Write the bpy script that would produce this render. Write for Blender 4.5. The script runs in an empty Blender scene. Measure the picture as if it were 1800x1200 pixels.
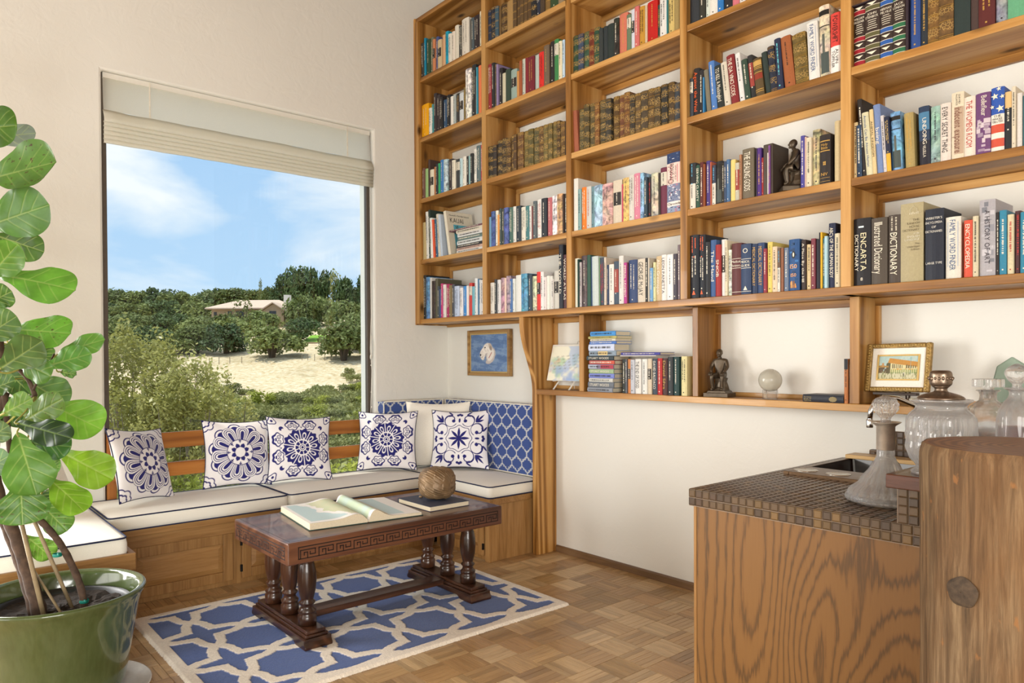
import bpy, bmesh, math, random
import numpy as np
from mathutils import Vector, Matrix, Euler

random.seed(7)
np.random.seed(7)
S = bpy.context.scene
COL = S.collection
PI = math.pi

# ------------------------------------------------------------------ camera, world, sun, large area lights, exposure
CAM = Vector((4.71206, -3.34730, 1.3))
FWD = Vector((-0.76089626, 0.648786, -0.01065888))
RGT = Vector((0.648856, 0.76089383, -0.00514513))
UPV = Vector((-0.00477219, 0.01083099, 0.99992996))
cd = bpy.data.cameras.new('camera')
cd.sensor_width = 36.0
cd.lens = 36.0 * 1268.64 / 1800.0
cd.shift_y = 39.76 / 1800.0
cd.clip_start = 0.05
cd.clip_end = 1000
cam = bpy.data.objects.new('camera', cd)
COL.objects.link(cam)
cam.matrix_world = Matrix(((RGT.x, UPV.x, -FWD.x, CAM.x), (RGT.y, UPV.y, -FWD.y, CAM.y), (RGT.z, UPV.z, -FWD.z, CAM.z), (0, 0, 0, 1)))
S.camera = cam

vs = S.view_settings
vs.view_transform = 'Standard'
vs.look = 'None'
vs.exposure = 0.43
vs.gamma = 1.0
vs.use_curve_mapping = False
S.display_settings.display_device = 'sRGB'
try:
    S.cycles.use_denoising = True
    S.cycles.max_bounces = 9
    S.cycles.diffuse_bounces = 4
    S.cycles.glossy_bounces = 4
    S.cycles.transmission_bounces = 8
    S.cycles.transparent_max_bounces = 16
    S.cycles.caustics_reflective = False
    S.cycles.caustics_refractive = False
    S.cycles.sample_clamp_indirect = 6.0
except Exception:
    pass


def lin(h):
    h = h.lstrip('#')
    c = [int(h[i:i + 2], 16) / 255.0 for i in (0, 2, 4)]
    return tuple(x / 12.92 if x <= 0.04045 else ((x + 0.055) / 1.055) ** 2.4 for x in c)


def L4(h, k=1.0):
    r, g, b = lin(h)
    return (min(r * k, 1), min(g * k, 1), min(b * k, 1), 1.0)


# sky: blue with streaky white cloud, the same all round
W = bpy.data.worlds.new('sky')
S.world = W
W.use_nodes = True
nt = W.node_tree
nt.nodes.clear()
N = lambda t, **k: nt.nodes.new(t)
wout = N('ShaderNodeOutputWorld'); wbg = N('ShaderNodeBackground')
wtc = N('ShaderNodeTexCoord'); wmp = N('ShaderNodeMapping')
wmp.inputs['Rotation'].default_value = (0.0, 0.62, 0.35)
wmp.inputs['Scale'].default_value = (1.6, 1.6, 4.4)
wn = N('ShaderNodeTexNoise'); wn.inputs['Scale'].default_value = 2.3; wn.inputs['Detail'].default_value = 7; wn.inputs['Roughness'].default_value = 0.52; wn.inputs['Distortion'].default_value = 0.35
wr = N('ShaderNodeValToRGB'); wr.color_ramp.elements[0].position = 0.39; wr.color_ramp.elements[1].position = 0.59
wsep = N('ShaderNodeSeparateXYZ')
wg = N('ShaderNodeValToRGB')
wg.color_ramp.elements[0].position = 0.0; wg.color_ramp.elements[0].color = (0.52, 0.73, 0.96, 1)
wg.color_ramp.elements[1].position = 0.6; wg.color_ramp.elements[1].color = (0.27, 0.50, 0.88, 1)
wmx = N('ShaderNodeMixRGB'); wmx.inputs['Color2'].default_value = (0.93, 0.96, 1.0, 1)
lk = nt.links.new
lk(wtc.outputs['Generated'], wmp.inputs['Vector']); lk(wmp.outputs['Vector'], wn.inputs['Vector']); lk(wn.outputs['Fac'], wr.inputs['Fac'])
lk(wtc.outputs['Generated'], wsep.inputs['Vector']); lk(wsep.outputs['Z'], wg.inputs['Fac'])
lk(wg.outputs['Color'], wmx.inputs['Color1']); lk(wr.outputs['Color'], wmx.inputs['Fac'])
lk(wmx.outputs['Color'], wbg.inputs['Color']); lk(wbg.outputs['Background'], wout.inputs['Surface'])
wbg.inputs['Strength'].default_value = 0.82


def light(name, kind, loc, rot, energy, color=(1, 1, 1), sx=1, sy=1, angle=None):
    d = bpy.data.lights.new(name, kind)
    d.energy = energy
    d.color = color
    if kind == 'AREA':
        d.shape = 'RECTANGLE'; d.size = sx; d.size_y = sy
    if angle is not None:
        d.angle = angle
    o = bpy.data.objects.new(name, d)
    COL.objects.link(o)
    o.location = loc
    o.rotation_euler = rot
    return o


# the sun stands high over the hill: it reaches no further into the room than the back of the window seat
sd = Vector((0.17, 0.30, -0.94)).normalized()
sun = light('sun', 'SUN', (0, 0, 30), (0, 0, 0), 2.8, (1.0, 0.94, 0.84), angle=0.009)
sun.rotation_euler = sd.to_track_quat('-Z', 'Y').to_euler()
# unseen area lamps added as fill light: window wall, behind the camera, right wall
light('side_fill_lamp', 'AREA', (0.04, -4.14, 1.25), (0, -PI / 2, 0), 160, (1.0, 0.995, 0.98), 1.9, 1.86)
light('rear_fill_lamp', 'AREA', (1.5, -6.42, 1.25), (PI / 2, 0, 0), 56, (1.0, 0.995, 0.97), 3.0, 1.9)
light('right_fill_lamp', 'AREA', (6.95, -4.6, 1.4), (0, PI / 2, 0), 205, (1.0, 0.995, 0.97), 2.0, 2.6)

# ------------------------------------------------------------------ helpers
def cam_pt(depth, lat, z):
    """a point out on the land, 'depth' metres ahead of the room and 'lat' metres to the side, at height z"""
    fh = Vector((FWD.x, FWD.y, 0)).normalized(); rh = Vector((RGT.x, RGT.y, 0)).normalized()
    p = Vector((CAM.x, CAM.y, 0)) + fh * depth + rh * lat
    return Vector((p.x, p.y, z))


class MB:
    def __init__(s):
        s.v = []; s.f = []; s.c = []; s.has_c = False

    def add(s, vs_, fs_, col=None):
        n = len(s.v)
        s.v.extend([tuple(p) for p in vs_])
        s.f.extend([tuple(i + n for i in f) for f in fs_])
        if col is not None:
            s.has_c = True
            if isinstance(col, np.ndarray) or (isinstance(col, list) and len(col) == len(vs_) and not isinstance(col[0], (float, int))):
                s.c.extend([tuple(c) for c in col])
            else:
                s.c.extend([tuple(col)] * len(vs_))
        else:
            s.c.extend([(1, 1, 1, 1)] * len(vs_))
        return s

    def box(s, x0, x1, y0, y1, z0, z1, col=None, M=None):
        p = [(x0, y0, z0), (x1, y0, z0), (x1, y1, z0), (x0, y1, z0), (x0, y0, z1), (x1, y0, z1), (x1, y1, z1), (x0, y1, z1)]
        if M is not None:
            p = [tuple(M @ Vector(q)) for q in p]
        return s.add(p, [(0, 3, 2, 1), (4, 5, 6, 7), (0, 1, 5, 4), (1, 2, 6, 5), (2, 3, 7, 6), (3, 0, 4, 7)], col)

    def lathe(s, prof, n=24, c=(0, 0, 0), col=None, M=None, ripple=None, capb=True, capt=True):
        v = []; f = []
        for (r, z) in prof:
            for k in range(n):
                a = 2 * PI * k / n
                rr = r if ripple is None else r * ripple(a, z)
                v.append((c[0] + rr * math.cos(a), c[1] + rr * math.sin(a), c[2] + z))
        m = len(prof)
        for i in range(m - 1):
            for k in range(n):
                f.append((i * n + k, i * n + (k + 1) % n, (i + 1) * n + (k + 1) % n, (i + 1) * n + k))
        if capb: f.append(tuple(reversed(range(n))))
        if capt: f.append(tuple((m - 1) * n + k for k in range(n)))
        if M is not None:
            v = [tuple(M @ Vector(q)) for q in v]
        return s.add(v, f, col)

    def tube(s, pts, rad, n=8, col=None, cap=True, closed=False):
        pts = [Vector(p) for p in pts]
        m = len(pts)
        if not isinstance(rad, (list, tuple)): rad = [rad] * m
        v = []; f = []
        prev = None
        for i, p in enumerate(pts):
            if closed:
                t = (pts[(i + 1) % m] - pts[i - 1])
            else:
                t = pts[min(i + 1, m - 1)] - pts[max(i - 1, 0)]
            if t.length < 1e-9: t = Vector((0, 0, 1))
            t.normalize()
            if prev is None:
                a = t.orthogonal().normalized()
            else:
                a = (prev - t * prev.dot(t))
                a = a.normalized() if a.length > 1e-6 else t.orthogonal().normalized()
            prev = a
            b = t.cross(a)
            for k in range(n):
                th = 2 * PI * k / n
                v.append(tuple(p + (a * math.cos(th) + b * math.sin(th)) * rad[i]))
        for i in range(m if closed else m - 1):
            j = (i + 1) % m
            for k in range(n):
                f.append((i * n + k, i * n + (k + 1) % n, j * n + (k + 1) % n, j * n + k))
        if cap and not closed:
            f.append(tuple(reversed(range(n)))); f.append(tuple((m - 1) * n + k for k in range(n)))
        return s.add(v, f, col)

    def prism(s, poly, axis, a0, a1, col=None, M=None):
        """poly: 2-D points; axis 'x','y' or 'z' along which it is extruded"""
        n = len(poly); v = []
        for a in (a0, a1):
            for (p, q) in poly:
                v.append({'x': (a, p, q), 'y': (p, a, q), 'z': (p, q, a)}[axis])
        if M is not None:
            v = [tuple(M @ Vector(q)) for q in v]
        f = [tuple(range(n)), tuple(range(2 * n - 1, n - 1, -1))]
        for k in range(n):
            f.append((k, k + n, (k + 1) % n + n, (k + 1) % n))
        return s.add(v, f, col)

    def ball(s, c, r, n=12, m=8, col=None, M=None):
        if not isinstance(r, (tuple, list)): r = (r, r, r)
        v = [(c[0], c[1], c[2] - r[2])]; f = []
        for i in range(1, m):
            th = PI * i / m
            for k in range(n):
                a = 2 * PI * k / n
                v.append((c[0] + r[0] * math.sin(th) * math.cos(a), c[1] + r[1] * math.sin(th) * math.sin(a), c[2] - r[2] * math.cos(th)))
        v.append((c[0], c[1], c[2] + r[2]))
        for k in range(n):
            f.append((0, 1 + (k + 1) % n, 1 + k))
        for i in range(m - 2):
            for k in range(n):
                f.append((1 + i * n + k, 1 + i * n + (k + 1) % n, 1 + (i + 1) * n + (k + 1) % n, 1 + (i + 1) * n + k))
        e = len(v) - 1
        for k in range(n):
            f.append((e, 1 + (m - 2) * n + k, 1 + (m - 2) * n + (k + 1) % n))
        if M is not None:
            v = [tuple(M @ Vector(q)) for q in v]
        return s.add(v, f, col)

    def mesh(s, name, off=(0, 0, 0), smooth=False):
        me = bpy.data.meshes.new(name)
        v = np.array(s.v, dtype=np.float64).reshape(-1, 3) - np.array(off)
        me.from_pydata(v.tolist(), [], s.f)
        if s.has_c:
            a = me.color_attributes.new('Col', 'FLOAT_COLOR', 'POINT')
            cc = np.array([c if len(c) == 4 else (c[0], c[1], c[2], 1.0) for c in s.c], dtype=np.float32)
            a.data.foreach_set('color', cc.ravel())
        if smooth:
            me.polygons.foreach_set('use_smooth', [True] * len(me.polygons))
        me.update()
        return me


def wloc(o):
    p = Vector((0, 0, 0))
    while o is not None:
        p = p + Vector(o.location); o = o.parent
    return p


def link(o):
    COL.objects.link(o)
    return o


def tag(o, label=None, cat=None, group=None, kind=None):
    if label: o['label'] = label
    if cat: o['category'] = cat
    if group: o['group'] = group
    if kind: o['kind'] = kind
    return o


def thing(name, loc, label, cat, group=None):
    o = bpy.data.objects.new(name, None)
    o.empty_display_size = 0.05
    link(o); o.location = loc
    return tag(o, label, cat, group)


def fix_normals(me):
    bm = bmesh.new(); bm.from_mesh(me)
    bmesh.ops.recalc_face_normals(bm, faces=bm.faces)
    bm.to_mesh(me); bm.free()


def part(name, mb, mat, parent=None, smooth=False, bevel=0, sub=0, auto=None, recalc=False, solid=0):
    """mesh object; mb is in world coordinates (parent's rotation must be zero)"""
    off = wloc(parent) if parent is not None else Vector((0, 0, 0))
    if parent is None:
        a = np.array(mb.v); off = Vector(((a[:, 0].min() + a[:, 0].max()) / 2, (a[:, 1].min() + a[:, 1].max()) / 2, a[:, 2].min()))
    me = mb.mesh(name, off, smooth)
    if recalc: fix_normals(me)
    if mat is not None: me.materials.append(mat)
    o = bpy.data.objects.new(name, me)
    link(o)
    if parent is not None: o.parent = parent
    else: o.location = off
    if solid:
        m = o.modifiers.new('t', 'SOLIDIFY'); m.thickness = solid; m.offset = 0
    if bevel:
        m = o.modifiers.new('b', 'BEVEL'); m.width = bevel; m.segments = 2; m.limit_method = 'ANGLE'; m.angle_limit = 0.7
        if smooth is False and auto is None:
            pass
    if sub:
        m = o.modifiers.new('s', 'SUBSURF'); m.levels = sub; m.render_levels = sub
    return o


def inst(o, parent=None, loc=None):
    """a copy that shares mesh data"""
    c = o.copy(); link(c)
    if parent is not None: c.parent = parent
    if loc is not None: c.location = loc
    return c


# value noise for printed patterns
def vnoise(x, y, scale, seed=0, octs=3):
    rs = np.random.RandomState(seed)
    out = np.zeros_like(x, dtype=float); amp = 1; tot = 0
    for o_ in range(octs):
        g = rs.rand(64, 64)
        xs = (x * scale * 2 ** o_) % 63; ys = (y * scale * 2 ** o_) % 63
        xi = np.floor(xs).astype(int); yi = np.floor(ys).astype(int)
        fx = xs - xi; fy = ys - yi
        fx = fx * fx * (3 - 2 * fx); fy = fy * fy * (3 - 2 * fy)
        a = g[xi, yi] * (1 - fx) + g[xi + 1, yi] * fx
        b = g[xi, yi + 1] * (1 - fx) + g[xi + 1, yi + 1] * fx
        out += amp * (a * (1 - fy) + b * fy); tot += amp; amp *= 0.5
    return out / tot

# ------------------------------------------------------------------ materials
class NT:
    def __init__(s, name):
        s.m = bpy.data.materials.new(name); s.m.use_nodes = True
        s.t = s.m.node_tree; s.t.nodes.clear()
        s.out = s.t.nodes.new('ShaderNodeOutputMaterial')

    def n(s, kind, ins=None, **kw):
        nd = s.t.nodes.new(kind)
        for k, v in kw.items(): setattr(nd, k, v)
        for k, v in (ins or {}).items():
            if isinstance(v, bpy.types.NodeSocket): s.t.links.new(v, nd.inputs[k])
            else: nd.inputs[k].default_value = v
        return nd

    def ramp(s, fac, stops, interp='LINEAR'):
        r = s.t.nodes.new('ShaderNodeValToRGB'); r.color_ramp.interpolation = interp
        e = r.color_ramp.elements
        while len(e) < len(stops): e.new(0.5)
        for k, (p, c) in enumerate(stops):
            e[k].position = p; e[k].color = c if len(c) == 4 else (c[0], c[1], c[2], 1)
        s.t.links.new(fac, r.inputs['Fac'])
        return r.outputs['Color']

    def math(s, op, a, b=0.0):
        nd = s.t.nodes.new('ShaderNodeMath'); nd.operation = op
        for i, v in enumerate((a, b)):
            if isinstance(v, bpy.types.NodeSocket): s.t.links.new(v, nd.inputs[i])
            else: nd.inputs[i].default_value = v
        return nd.outputs[0]

    def mix(s, fac, a, b, blend='MIX'):
        nd = s.t.nodes.new('ShaderNodeMixRGB'); nd.blend_type = blend
        for k, v in (('Fac', fac), ('Color1', a), ('Color2', b)):
            if isinstance(v, bpy.types.NodeSocket): s.t.links.new(v, nd.inputs[k])
            else: nd.inputs[k].default_value = v if not (isinstance(v, tuple) and len(v) == 3) else (v[0], v[1], v[2], 1)
        return nd.outputs['Color']

    def bump(s, h, strength=0.2, dist=0.01):
        return s.n('ShaderNodeBump', {'Height': h, 'Strength': strength, 'Distance': dist}).outputs['Normal']

    def bsdf(s, color, rough=0.5, metal=0.0, normal=None, spec=0.5, coat=0.0, sheen=0.0, trans=0.0, ior=1.45, alpha=None):
        b = s.t.nodes.new('ShaderNodeBsdfPrincipled')
        for k, v in (('Base Color', color), ('Roughness', rough), ('Metallic', metal), ('Specular IOR Level', spec), ('Coat Weight', coat), ('Sheen Weight', sheen), ('Transmission Weight', trans), ('IOR', ior)):
            if isinstance(v, bpy.types.NodeSocket): s.t.links.new(v, b.inputs[k])
            else: b.inputs[k].default_value = (v if not (isinstance(v, tuple) and len(v) == 3) else (v[0], v[1], v[2], 1))
        if normal is not None: s.t.links.new(normal, b.inputs['Normal'])
        return b

    def done(s, shader):
        s.t.links.new(shader.outputs[0] if hasattr(shader, 'outputs') else shader, s.out.inputs['Surface'])
        return s.m

    def coord(s, which='Object', scale=(1, 1, 1), rand=0.0, rot=(0, 0, 0)):
        tc = s.n('ShaderNodeTexCoord')
        v = tc.outputs[which]
        if rand:
            oi = s.n('ShaderNodeObjectInfo')
            cmb = s.n('ShaderNodeCombineXYZ', {'X': s.math('MULTIPLY', oi.outputs['Random'], rand), 'Y': s.math('MULTIPLY', oi.outputs['Random'], rand * 1.7), 'Z': s.math('MULTIPLY', oi.outputs['Random'], rand * 0.6)})
            v = s.n('ShaderNodeVectorMath', {0: v, 1: cmb.outputs[0]}, operation='ADD').outputs[0]
        mp = s.n('ShaderNodeMapping', {'Vector': v, 'Scale': scale, 'Rotation': rot})
        return mp.outputs[0]


def noise(t, vec, scale, detail=4, rough=0.55, dist=0.0):
    return t.n('ShaderNodeTexNoise', {'Vector': vec, 'Scale': scale, 'Detail': detail, 'Roughness': rough, 'Distortion': dist}).outputs['Fac']


def plain(name, h, rough=0.5, metal=0.0, vary=0.08, nscale=40, bump=0.0, spec=0.5, coat=0.0, sheen=0.0):
    t = NT(name)
    v = t.coord('Object', rand=3)
    nz = noise(t, v, nscale)
    c = lin(h)
    col = t.ramp(nz, [(0.3, tuple(x * (1 - vary) for x in c)), (0.7, tuple(min(1, x * (1 + vary)) for x in c))])
    nm = t.bump(nz, bump, 0.005) if bump else None
    return t.done(t.bsdf(col, rough, metal, nm, spec, coat, sheen))


def wood(name, dark, mid, light_, axis='z', fine=60, rough=0.42, ring=9.0, ringmix=0.5, knots=0.0, vary=0.25, bump=0.06, coat=0.1, stretch=0.06):
    """boards with the grain along one axis"""
    t = NT(name)
    sc = {'x': (stretch, 1, 1), 'y': (1, stretch, 1), 'z': (1, 1, stretch)}[axis]
    v = t.coord('Object', sc, rand=11.0)
    fine_n = noise(t, v, fine, 5, 0.6)
    big = noise(t, v, 3.2, 2, 0.4, 0.15)
    rings = t.math('SINE', t.math('MULTIPLY', big, ring * 6.283))
    rings = t.math('ADD', t.math('MULTIPLY', rings, 0.5), 0.5)
    f = t.math('ADD', t.math('MULTIPLY', rings, ringmix), t.math('MULTIPLY', fine_n, 1 - ringmix))
    col = t.ramp(f, [(0.18, lin(dark)), (0.5, lin(mid)), (0.82, lin(light_))])
    oi = t.n('ShaderNodeObjectInfo')
    k = t.math('ADD', t.math('MULTIPLY', oi.outputs['Random'], vary), 1 - vary * 0.6)
    col = t.mix(1.0, col, t.n('ShaderNodeCombineXYZ', {'X': k, 'Y': k, 'Z': k}).outputs[0], 'MULTIPLY')
    if knots:
        ksc = {'x': (0.45, 1, 1), 'y': (1, 0.45, 1), 'z': (1, 1, 0.45)}[axis]
        kv = t.coord('Object', ksc, rand=11.0)
        vo = t.n('ShaderNodeTexVoronoi', {'Vector': kv, 'Scale': knots, 'Randomness': 1.0})
        km = t.ramp(vo.outputs['Distance'], [(0.05, (1, 1, 1)), (0.15, (0, 0, 0))])
        col = t.mix(km, col, tuple(x * 0.35 for x in lin(dark)) + (1,))
    nm = t.bump(f, bump, 0.004)
    return t.done(t.bsdf(col, rough, 0, nm, 0.4, coat))


M = {}
PINE = ('784e1f', 'aa783b', 'c79a5c')
for ax in 'xyz':
    M['pine_' + ax] = wood('honey_pine_' + ax, *PINE, axis=ax, knots=6.0, ringmix=0.5, fine=75, ring=8, stretch=0.05, bump=0.1)
    M['oak_' + ax] = wood('bench_oak_' + ax, '7d5830', '9c7343', 'b08754', axis=ax, ringmix=0.16, fine=90, vary=0.2)
    M['rail_' + ax] = wood('rail_wood_' + ax, '8d5420', 'ab6a2c', 'bd7d3a', axis=ax, ringmix=0.4, fine=70, knots=3.0)
    M['dark_' + ax] = wood('carved_dark_wood_' + ax, '21130c', '3a2216', '573623', axis=ax, ringmix=0.35, fine=55, rough=0.3, coat=0.35)
M['tabletop'] = wood('polished_mahogany_top', '38231a', '543426', '704a34', axis='y', ringmix=0.35, fine=40, rough=0.32, coat=0.25)
M['strip_y'] = wood('walnut_baseboard', '5d4630', '7a5e42', '8f7150', axis='x', ringmix=0.3, fine=90, rough=0.45)


def oak_ply():
    t = NT('oak_veneer_panel')
    v = t.coord('Object', (1.0, 1.0, 0.26))
    jag = noise(t, t.coord('Object', (1.0, 1.0, 0.10)), 120, 2, 0.5)
    big = t.math('ADD', noise(t, v, 3.0, 1, 0.4, 0.2), t.math('MULTIPLY', jag, 0.028))
    rings = t.math('SINE', t.math('MULTIPLY', big, 140.0))
    rings = t.math('ADD', t.math('MULTIPLY', rings, 0.5), 0.5)
    rings = t.math('POWER', rings, 3.6)
    pv = t.coord('Object', (1.0, 1.0, 0.035))
    pores = noise(t, pv, 210, 3, 0.6)
    f = t.math('MULTIPLY', rings, t.math('ADD', 0.35, pores))
    col = t.ramp(f, [(0.0, lin('7f5a31')), (0.4, lin('73502b')), (0.95, lin('503a22'))])
    col = t.mix(t.math('MULTIPLY', pores, 0.32), col, lin('6b4b28') + (1,))
    return t.done(t.bsdf(col, 0.42, 0, t.bump(f, 0.05, 0.003), 0.4, 0.08))


M['oak_ply'] = oak_ply()


def wall_mat(name, h):
    t = NT(name)
    v = t.coord('Object')
    a = noise(t, v, 9, 5, 0.55, 0.6); b = noise(t, v, 60, 4, 0.6)
    r = t.ramp(a, [(0.42, (0, 0, 0)), (0.58, (1, 1, 1))])
    hgt = t.math('ADD', t.math('MULTIPLY', r, 0.7), t.math('MULTIPLY', b, 0.3))
    c = lin(h)
    col = t.ramp(noise(t, v, 1.3, 3), [(0.3, tuple(x * 0.97 for x in c)), (0.7, c)])
    return t.done(t.bsdf(col, 0.82, 0, t.bump(hgt, 0.16, 0.006), 0.25))


M['wall'] = wall_mat('cream_stucco', 'e4e2da')
M['ceiling'] = wood('cedar_ceiling', '5d3f22', '7d5730', '936a3e', axis='x')


def parquet():
    t = NT('oak_finger_parquet')
    at = t.n('ShaderNodeAttribute', attribute_name='Col')
    v = t.coord('Object', (1, 1, 1), rand=20)
    # the grain runs along x; the blocks laid the other way are turned with their own object
    vv = t.n('ShaderNodeMapping', {'Vector': v, 'Scale': (0.07, 1, 1)}).outputs[0]
    f = noise(t, vv, 130, 5, 0.65)
    g = noise(t, vv, 22, 3, 0.5, 0.4)
    f = t.math('ADD', t.math('MULTIPLY', f, 0.6), t.math('MULTIPLY', g, 0.4))
    k = t.ramp(f, [(0.3, (0.62, 0.58, 0.54)), (0.55, (0.95, 0.95, 0.95)), (0.75, (1.12, 1.1, 1.06))])
    col = t.mix(1.0, at.outputs['Color'], k, 'MULTIPLY')
    return t.done(t.bsdf(col, 0.36, 0, t.bump(f, 0.04, 0.002), 0.4, 0.12))


M['parquet'] = parquet()
M['grout'] = plain('floor_joint', '3a2a1a', 0.9)


def vcol(name, rough=0.6, spec=0.3, coat=0.0, sheen=0.0, nscale=0, nstr=0.0, mult=None, weave=False, trans=0.0):
    t = NT(name)
    at = t.n('ShaderNodeAttribute', attribute_name='Col')
    col = at.outputs['Color']
    nm = None
    v = t.coord('Object')
    if nscale:
        nz = noise(t, v, nscale, 3)
        nm = t.bump(nz, nstr, 0.003)
        col = t.mix(0.25, col, t.mix(1.0, col, t.ramp(nz, [(0.3, (0.7, 0.7, 0.7)), (0.7, (1.2, 1.2, 1.2))]), 'MULTIPLY'))
    b = t.bsdf(col, rough, 0, nm, spec, coat, sheen)
    return t.done(b)


M['book'] = vcol('book_cloth', 0.5, 0.35, nscale=160, nstr=0.05)
M['print'] = vcol('printed_ink', 0.45, 0.35)
M['fabric_print'] = vcol('printed_cotton', 0.85, 0.15, sheen=0.2, nscale=500, nstr=0.1)
M['rug'] = vcol('wool_pile', 0.95, 0.1, sheen=0.25, nscale=260, nstr=0.7)
M['paint'] = vcol('oil_paint', 0.4, 0.4, nscale=120, nstr=0.15)
M['tile'] = vcol('bronze_glazed_tile', 0.3, 0.5, coat=0.25, nscale=70, nstr=0.08)
M['paper'] = vcol('printed_paper', 0.6, 0.25)


def photo_jacket():
    t = NT('picture_dust_jacket')
    at = t.n('ShaderNodeAttribute', attribute_name='Col')
    v = t.coord('Object', (1, 1, 1), rand=30)
    nz = noise(t, v, 28, 4, 0.6, 1.0)
    n2 = t.n('ShaderNodeTexNoise', {'Vector': v, 'Scale': 16.0, 'Detail': 3.0})
    tint = t.mix(0.35, at.outputs['Color'], n2.outputs['Color'], 'OVERLAY')
    col = t.mix(1.0, tint, t.ramp(nz, [(0.32, (0.28, 0.28, 0.32)), (0.5, (0.95, 0.95, 0.95)), (0.66, (1.5, 1.45, 1.4))]), 'MULTIPLY')
    return t.done(t.bsdf(col, 0.35, 0, None, 0.4))


def old_leather():
    t = NT('gilt_tooled_leather')
    at = t.n('ShaderNodeAttribute', attribute_name='Col')
    v = t.coord('Object', (1, 1, 1), rand=30)
    nz = noise(t, v, 45, 4)
    base = t.mix(1.0, at.outputs['Color'], t.ramp(nz, [(0.3, (0.6, 0.6, 0.6)), (0.7, (1.25, 1.2, 1.1))]), 'MULTIPLY')
    vo = t.n('ShaderNodeTexVoronoi', {'Vector': v, 'Scale': 95.0}, feature='DISTANCE_TO_EDGE')
    wv = t.n('ShaderNodeTexWave', {'Vector': v, 'Scale': 5.2, 'Distortion': 2.0, 'Detail': 2.0, 'Detail Scale': 6.0}, bands_direction='Z')
    g = t.math('MULTIPLY', t.ramp(vo.outputs['Distance'], [(0.05, (1, 1, 1)), (0.12, (0, 0, 0))]), t.ramp(wv.outputs['Fac'], [(0.42, (0, 0, 0)), (0.6, (1, 1, 1))]))
    g = t.math('MULTIPLY', g, 0.75)
    col = t.mix(g, base, lin('b8975a') + (1,))
    return t.done(t.bsdf(col, 0.45, t.math('MULTIPLY', g, 0.3), t.bump(nz, 0.1, 0.003), 0.4))


M['photo'] = photo_jacket()
M['leather'] = old_leather()
M['pages'] = plain('page_edges', 'd8cbb0', 0.9, vary=0.1, nscale=300)
M['gilt'] = plain('gilt', 'b8923e', 0.35, 0.7, vary=0.15)
M['silver'] = plain('tarnished_silver', 'c4b8aa', 0.35, 0.6, vary=0.2, nscale=30)
M['bronze_lid'] = plain('aged_bronze_lid', '7d6c5c', 0.32, 0.85, vary=0.3, nscale=60, bump=0.1)
M['chrome'] = plain('chrome', 'd5d5d3', 0.12, 1.0, vary=0.03)
M['steel'] = plain('brushed_steel', 'c9c4ba', 0.25, 1.0, vary=0.06)
M['bronze'] = plain('dark_bronze', '55493a', 0.38, 0.45, vary=0.35, nscale=25, bump=0.15)
M['carved'] = plain('brown_patinated_carving', '7d6549', 0.45, 0.25, vary=0.35, nscale=18, bump=0.1)
M['iron'] = plain('black_iron', '1c1a18', 0.5, 0.5)
M['cream_canvas'] = plain('cream_outdoor_canvas', 'efebdf', 0.85, vary=0.03, nscale=350, bump=0.08, spec=0.15, sheen=0.15)
M['cream_linen'] = plain('cream_linen', 'f0ebdf', 0.9, vary=0.05, nscale=220, bump=0.2, spec=0.1, sheen=0.2)
M['navy_piping'] = plain('navy_piping', '1d2545', 0.8)
M['white_piping'] = plain('white_piping', 'ded8c8', 0.85)
M['window_metal'] = plain('bronze_window_frame', '5a5046', 0.45, 0.3)
M['white_paint'] = plain('white_paint', 'dcd8cd', 0.6, vary=0.02)
M['soil'] = plain('potting_soil', '2a211a', 1.0, vary=0.5, nscale=80, bump=0.6)
M['black_plastic'] = plain('black_nursery_pot', '17171a', 0.4)
M['teal_tie'] = plain('green_plant_tie', '0f7f72', 0.5)
M['bamboo'] = plain('bamboo_stake', '8d7a5c', 0.6, vary=0.25, nscale=20)
M['bark'] = plain('fig_bark', '4a382c', 0.85, vary=0.4, nscale=35, bump=0.4)
M['sink'] = plain('brown_enamel', '2a1e18', 0.16, vary=0.1, coat=0.6)
M['sink_rim'] = plain('bronze_sink_rim', '6a5138', 0.3, 0.5, vary=0.15)
M['board'] = wood('maple_board', 'a8844e', 'c19c63', 'd0ae78', axis='x', ringmix=0.3, fine=70)
M['ledge'] = wood('red_mahogany', '412519', '5c3626', '6e4432', axis='x', ringmix=0.25, fine=120, rough=0.25, coat=0.4)
M['caster'] = plain('clear_plastic_saucer', 'd4d2cc', 0.3)


def log_mat():
    t = NT('weathered_log')
    v = t.coord('Object', (1, 1, 0.07))
    f = noise(t, v, 38, 6, 0.65, 0.8)
    g = noise(t, t.coord('Object', (1, 1, 0.25)), 7, 4, 0.5, 0.6)
    col = t.ramp(f, [(0.28, lin('3d3022')), (0.5, lin('6b543b')), (0.72, lin('927a5b'))])
    col = t.mix(t.ramp(g, [(0.45, (0, 0, 0)), (0.7, (0.75, 0.75, 0.75))]), col, lin('6d4b2a') + (1,))
    f2 = noise(t, t.coord('Object', (1, 1, 0.05)), 170, 4, 0.7)
    col = t.mix(0.45, col, t.mix(1.0, col, t.ramp(f2, [(0.35, (0.45, 0.42, 0.4)), (0.6, (1.15, 1.15, 1.15))]), 'MULTIPLY'))
    f = t.math('ADD', f, t.math('MULTIPLY', f2, 0.5))
    sp = noise(t, t.coord('Object', (1, 1, 0.5)), 34, 3)
    col = t.mix(t.ramp(sp, [(0.66, (0, 0, 0)), (0.71, (0.7, 0.7, 0.7))]), col, lin('8f6238') + (1,))
    return t.done(t.bsdf(col, 0.7, 0, t.bump(f, 0.35, 0.008), 0.25))


M['log'] = log_mat()


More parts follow.
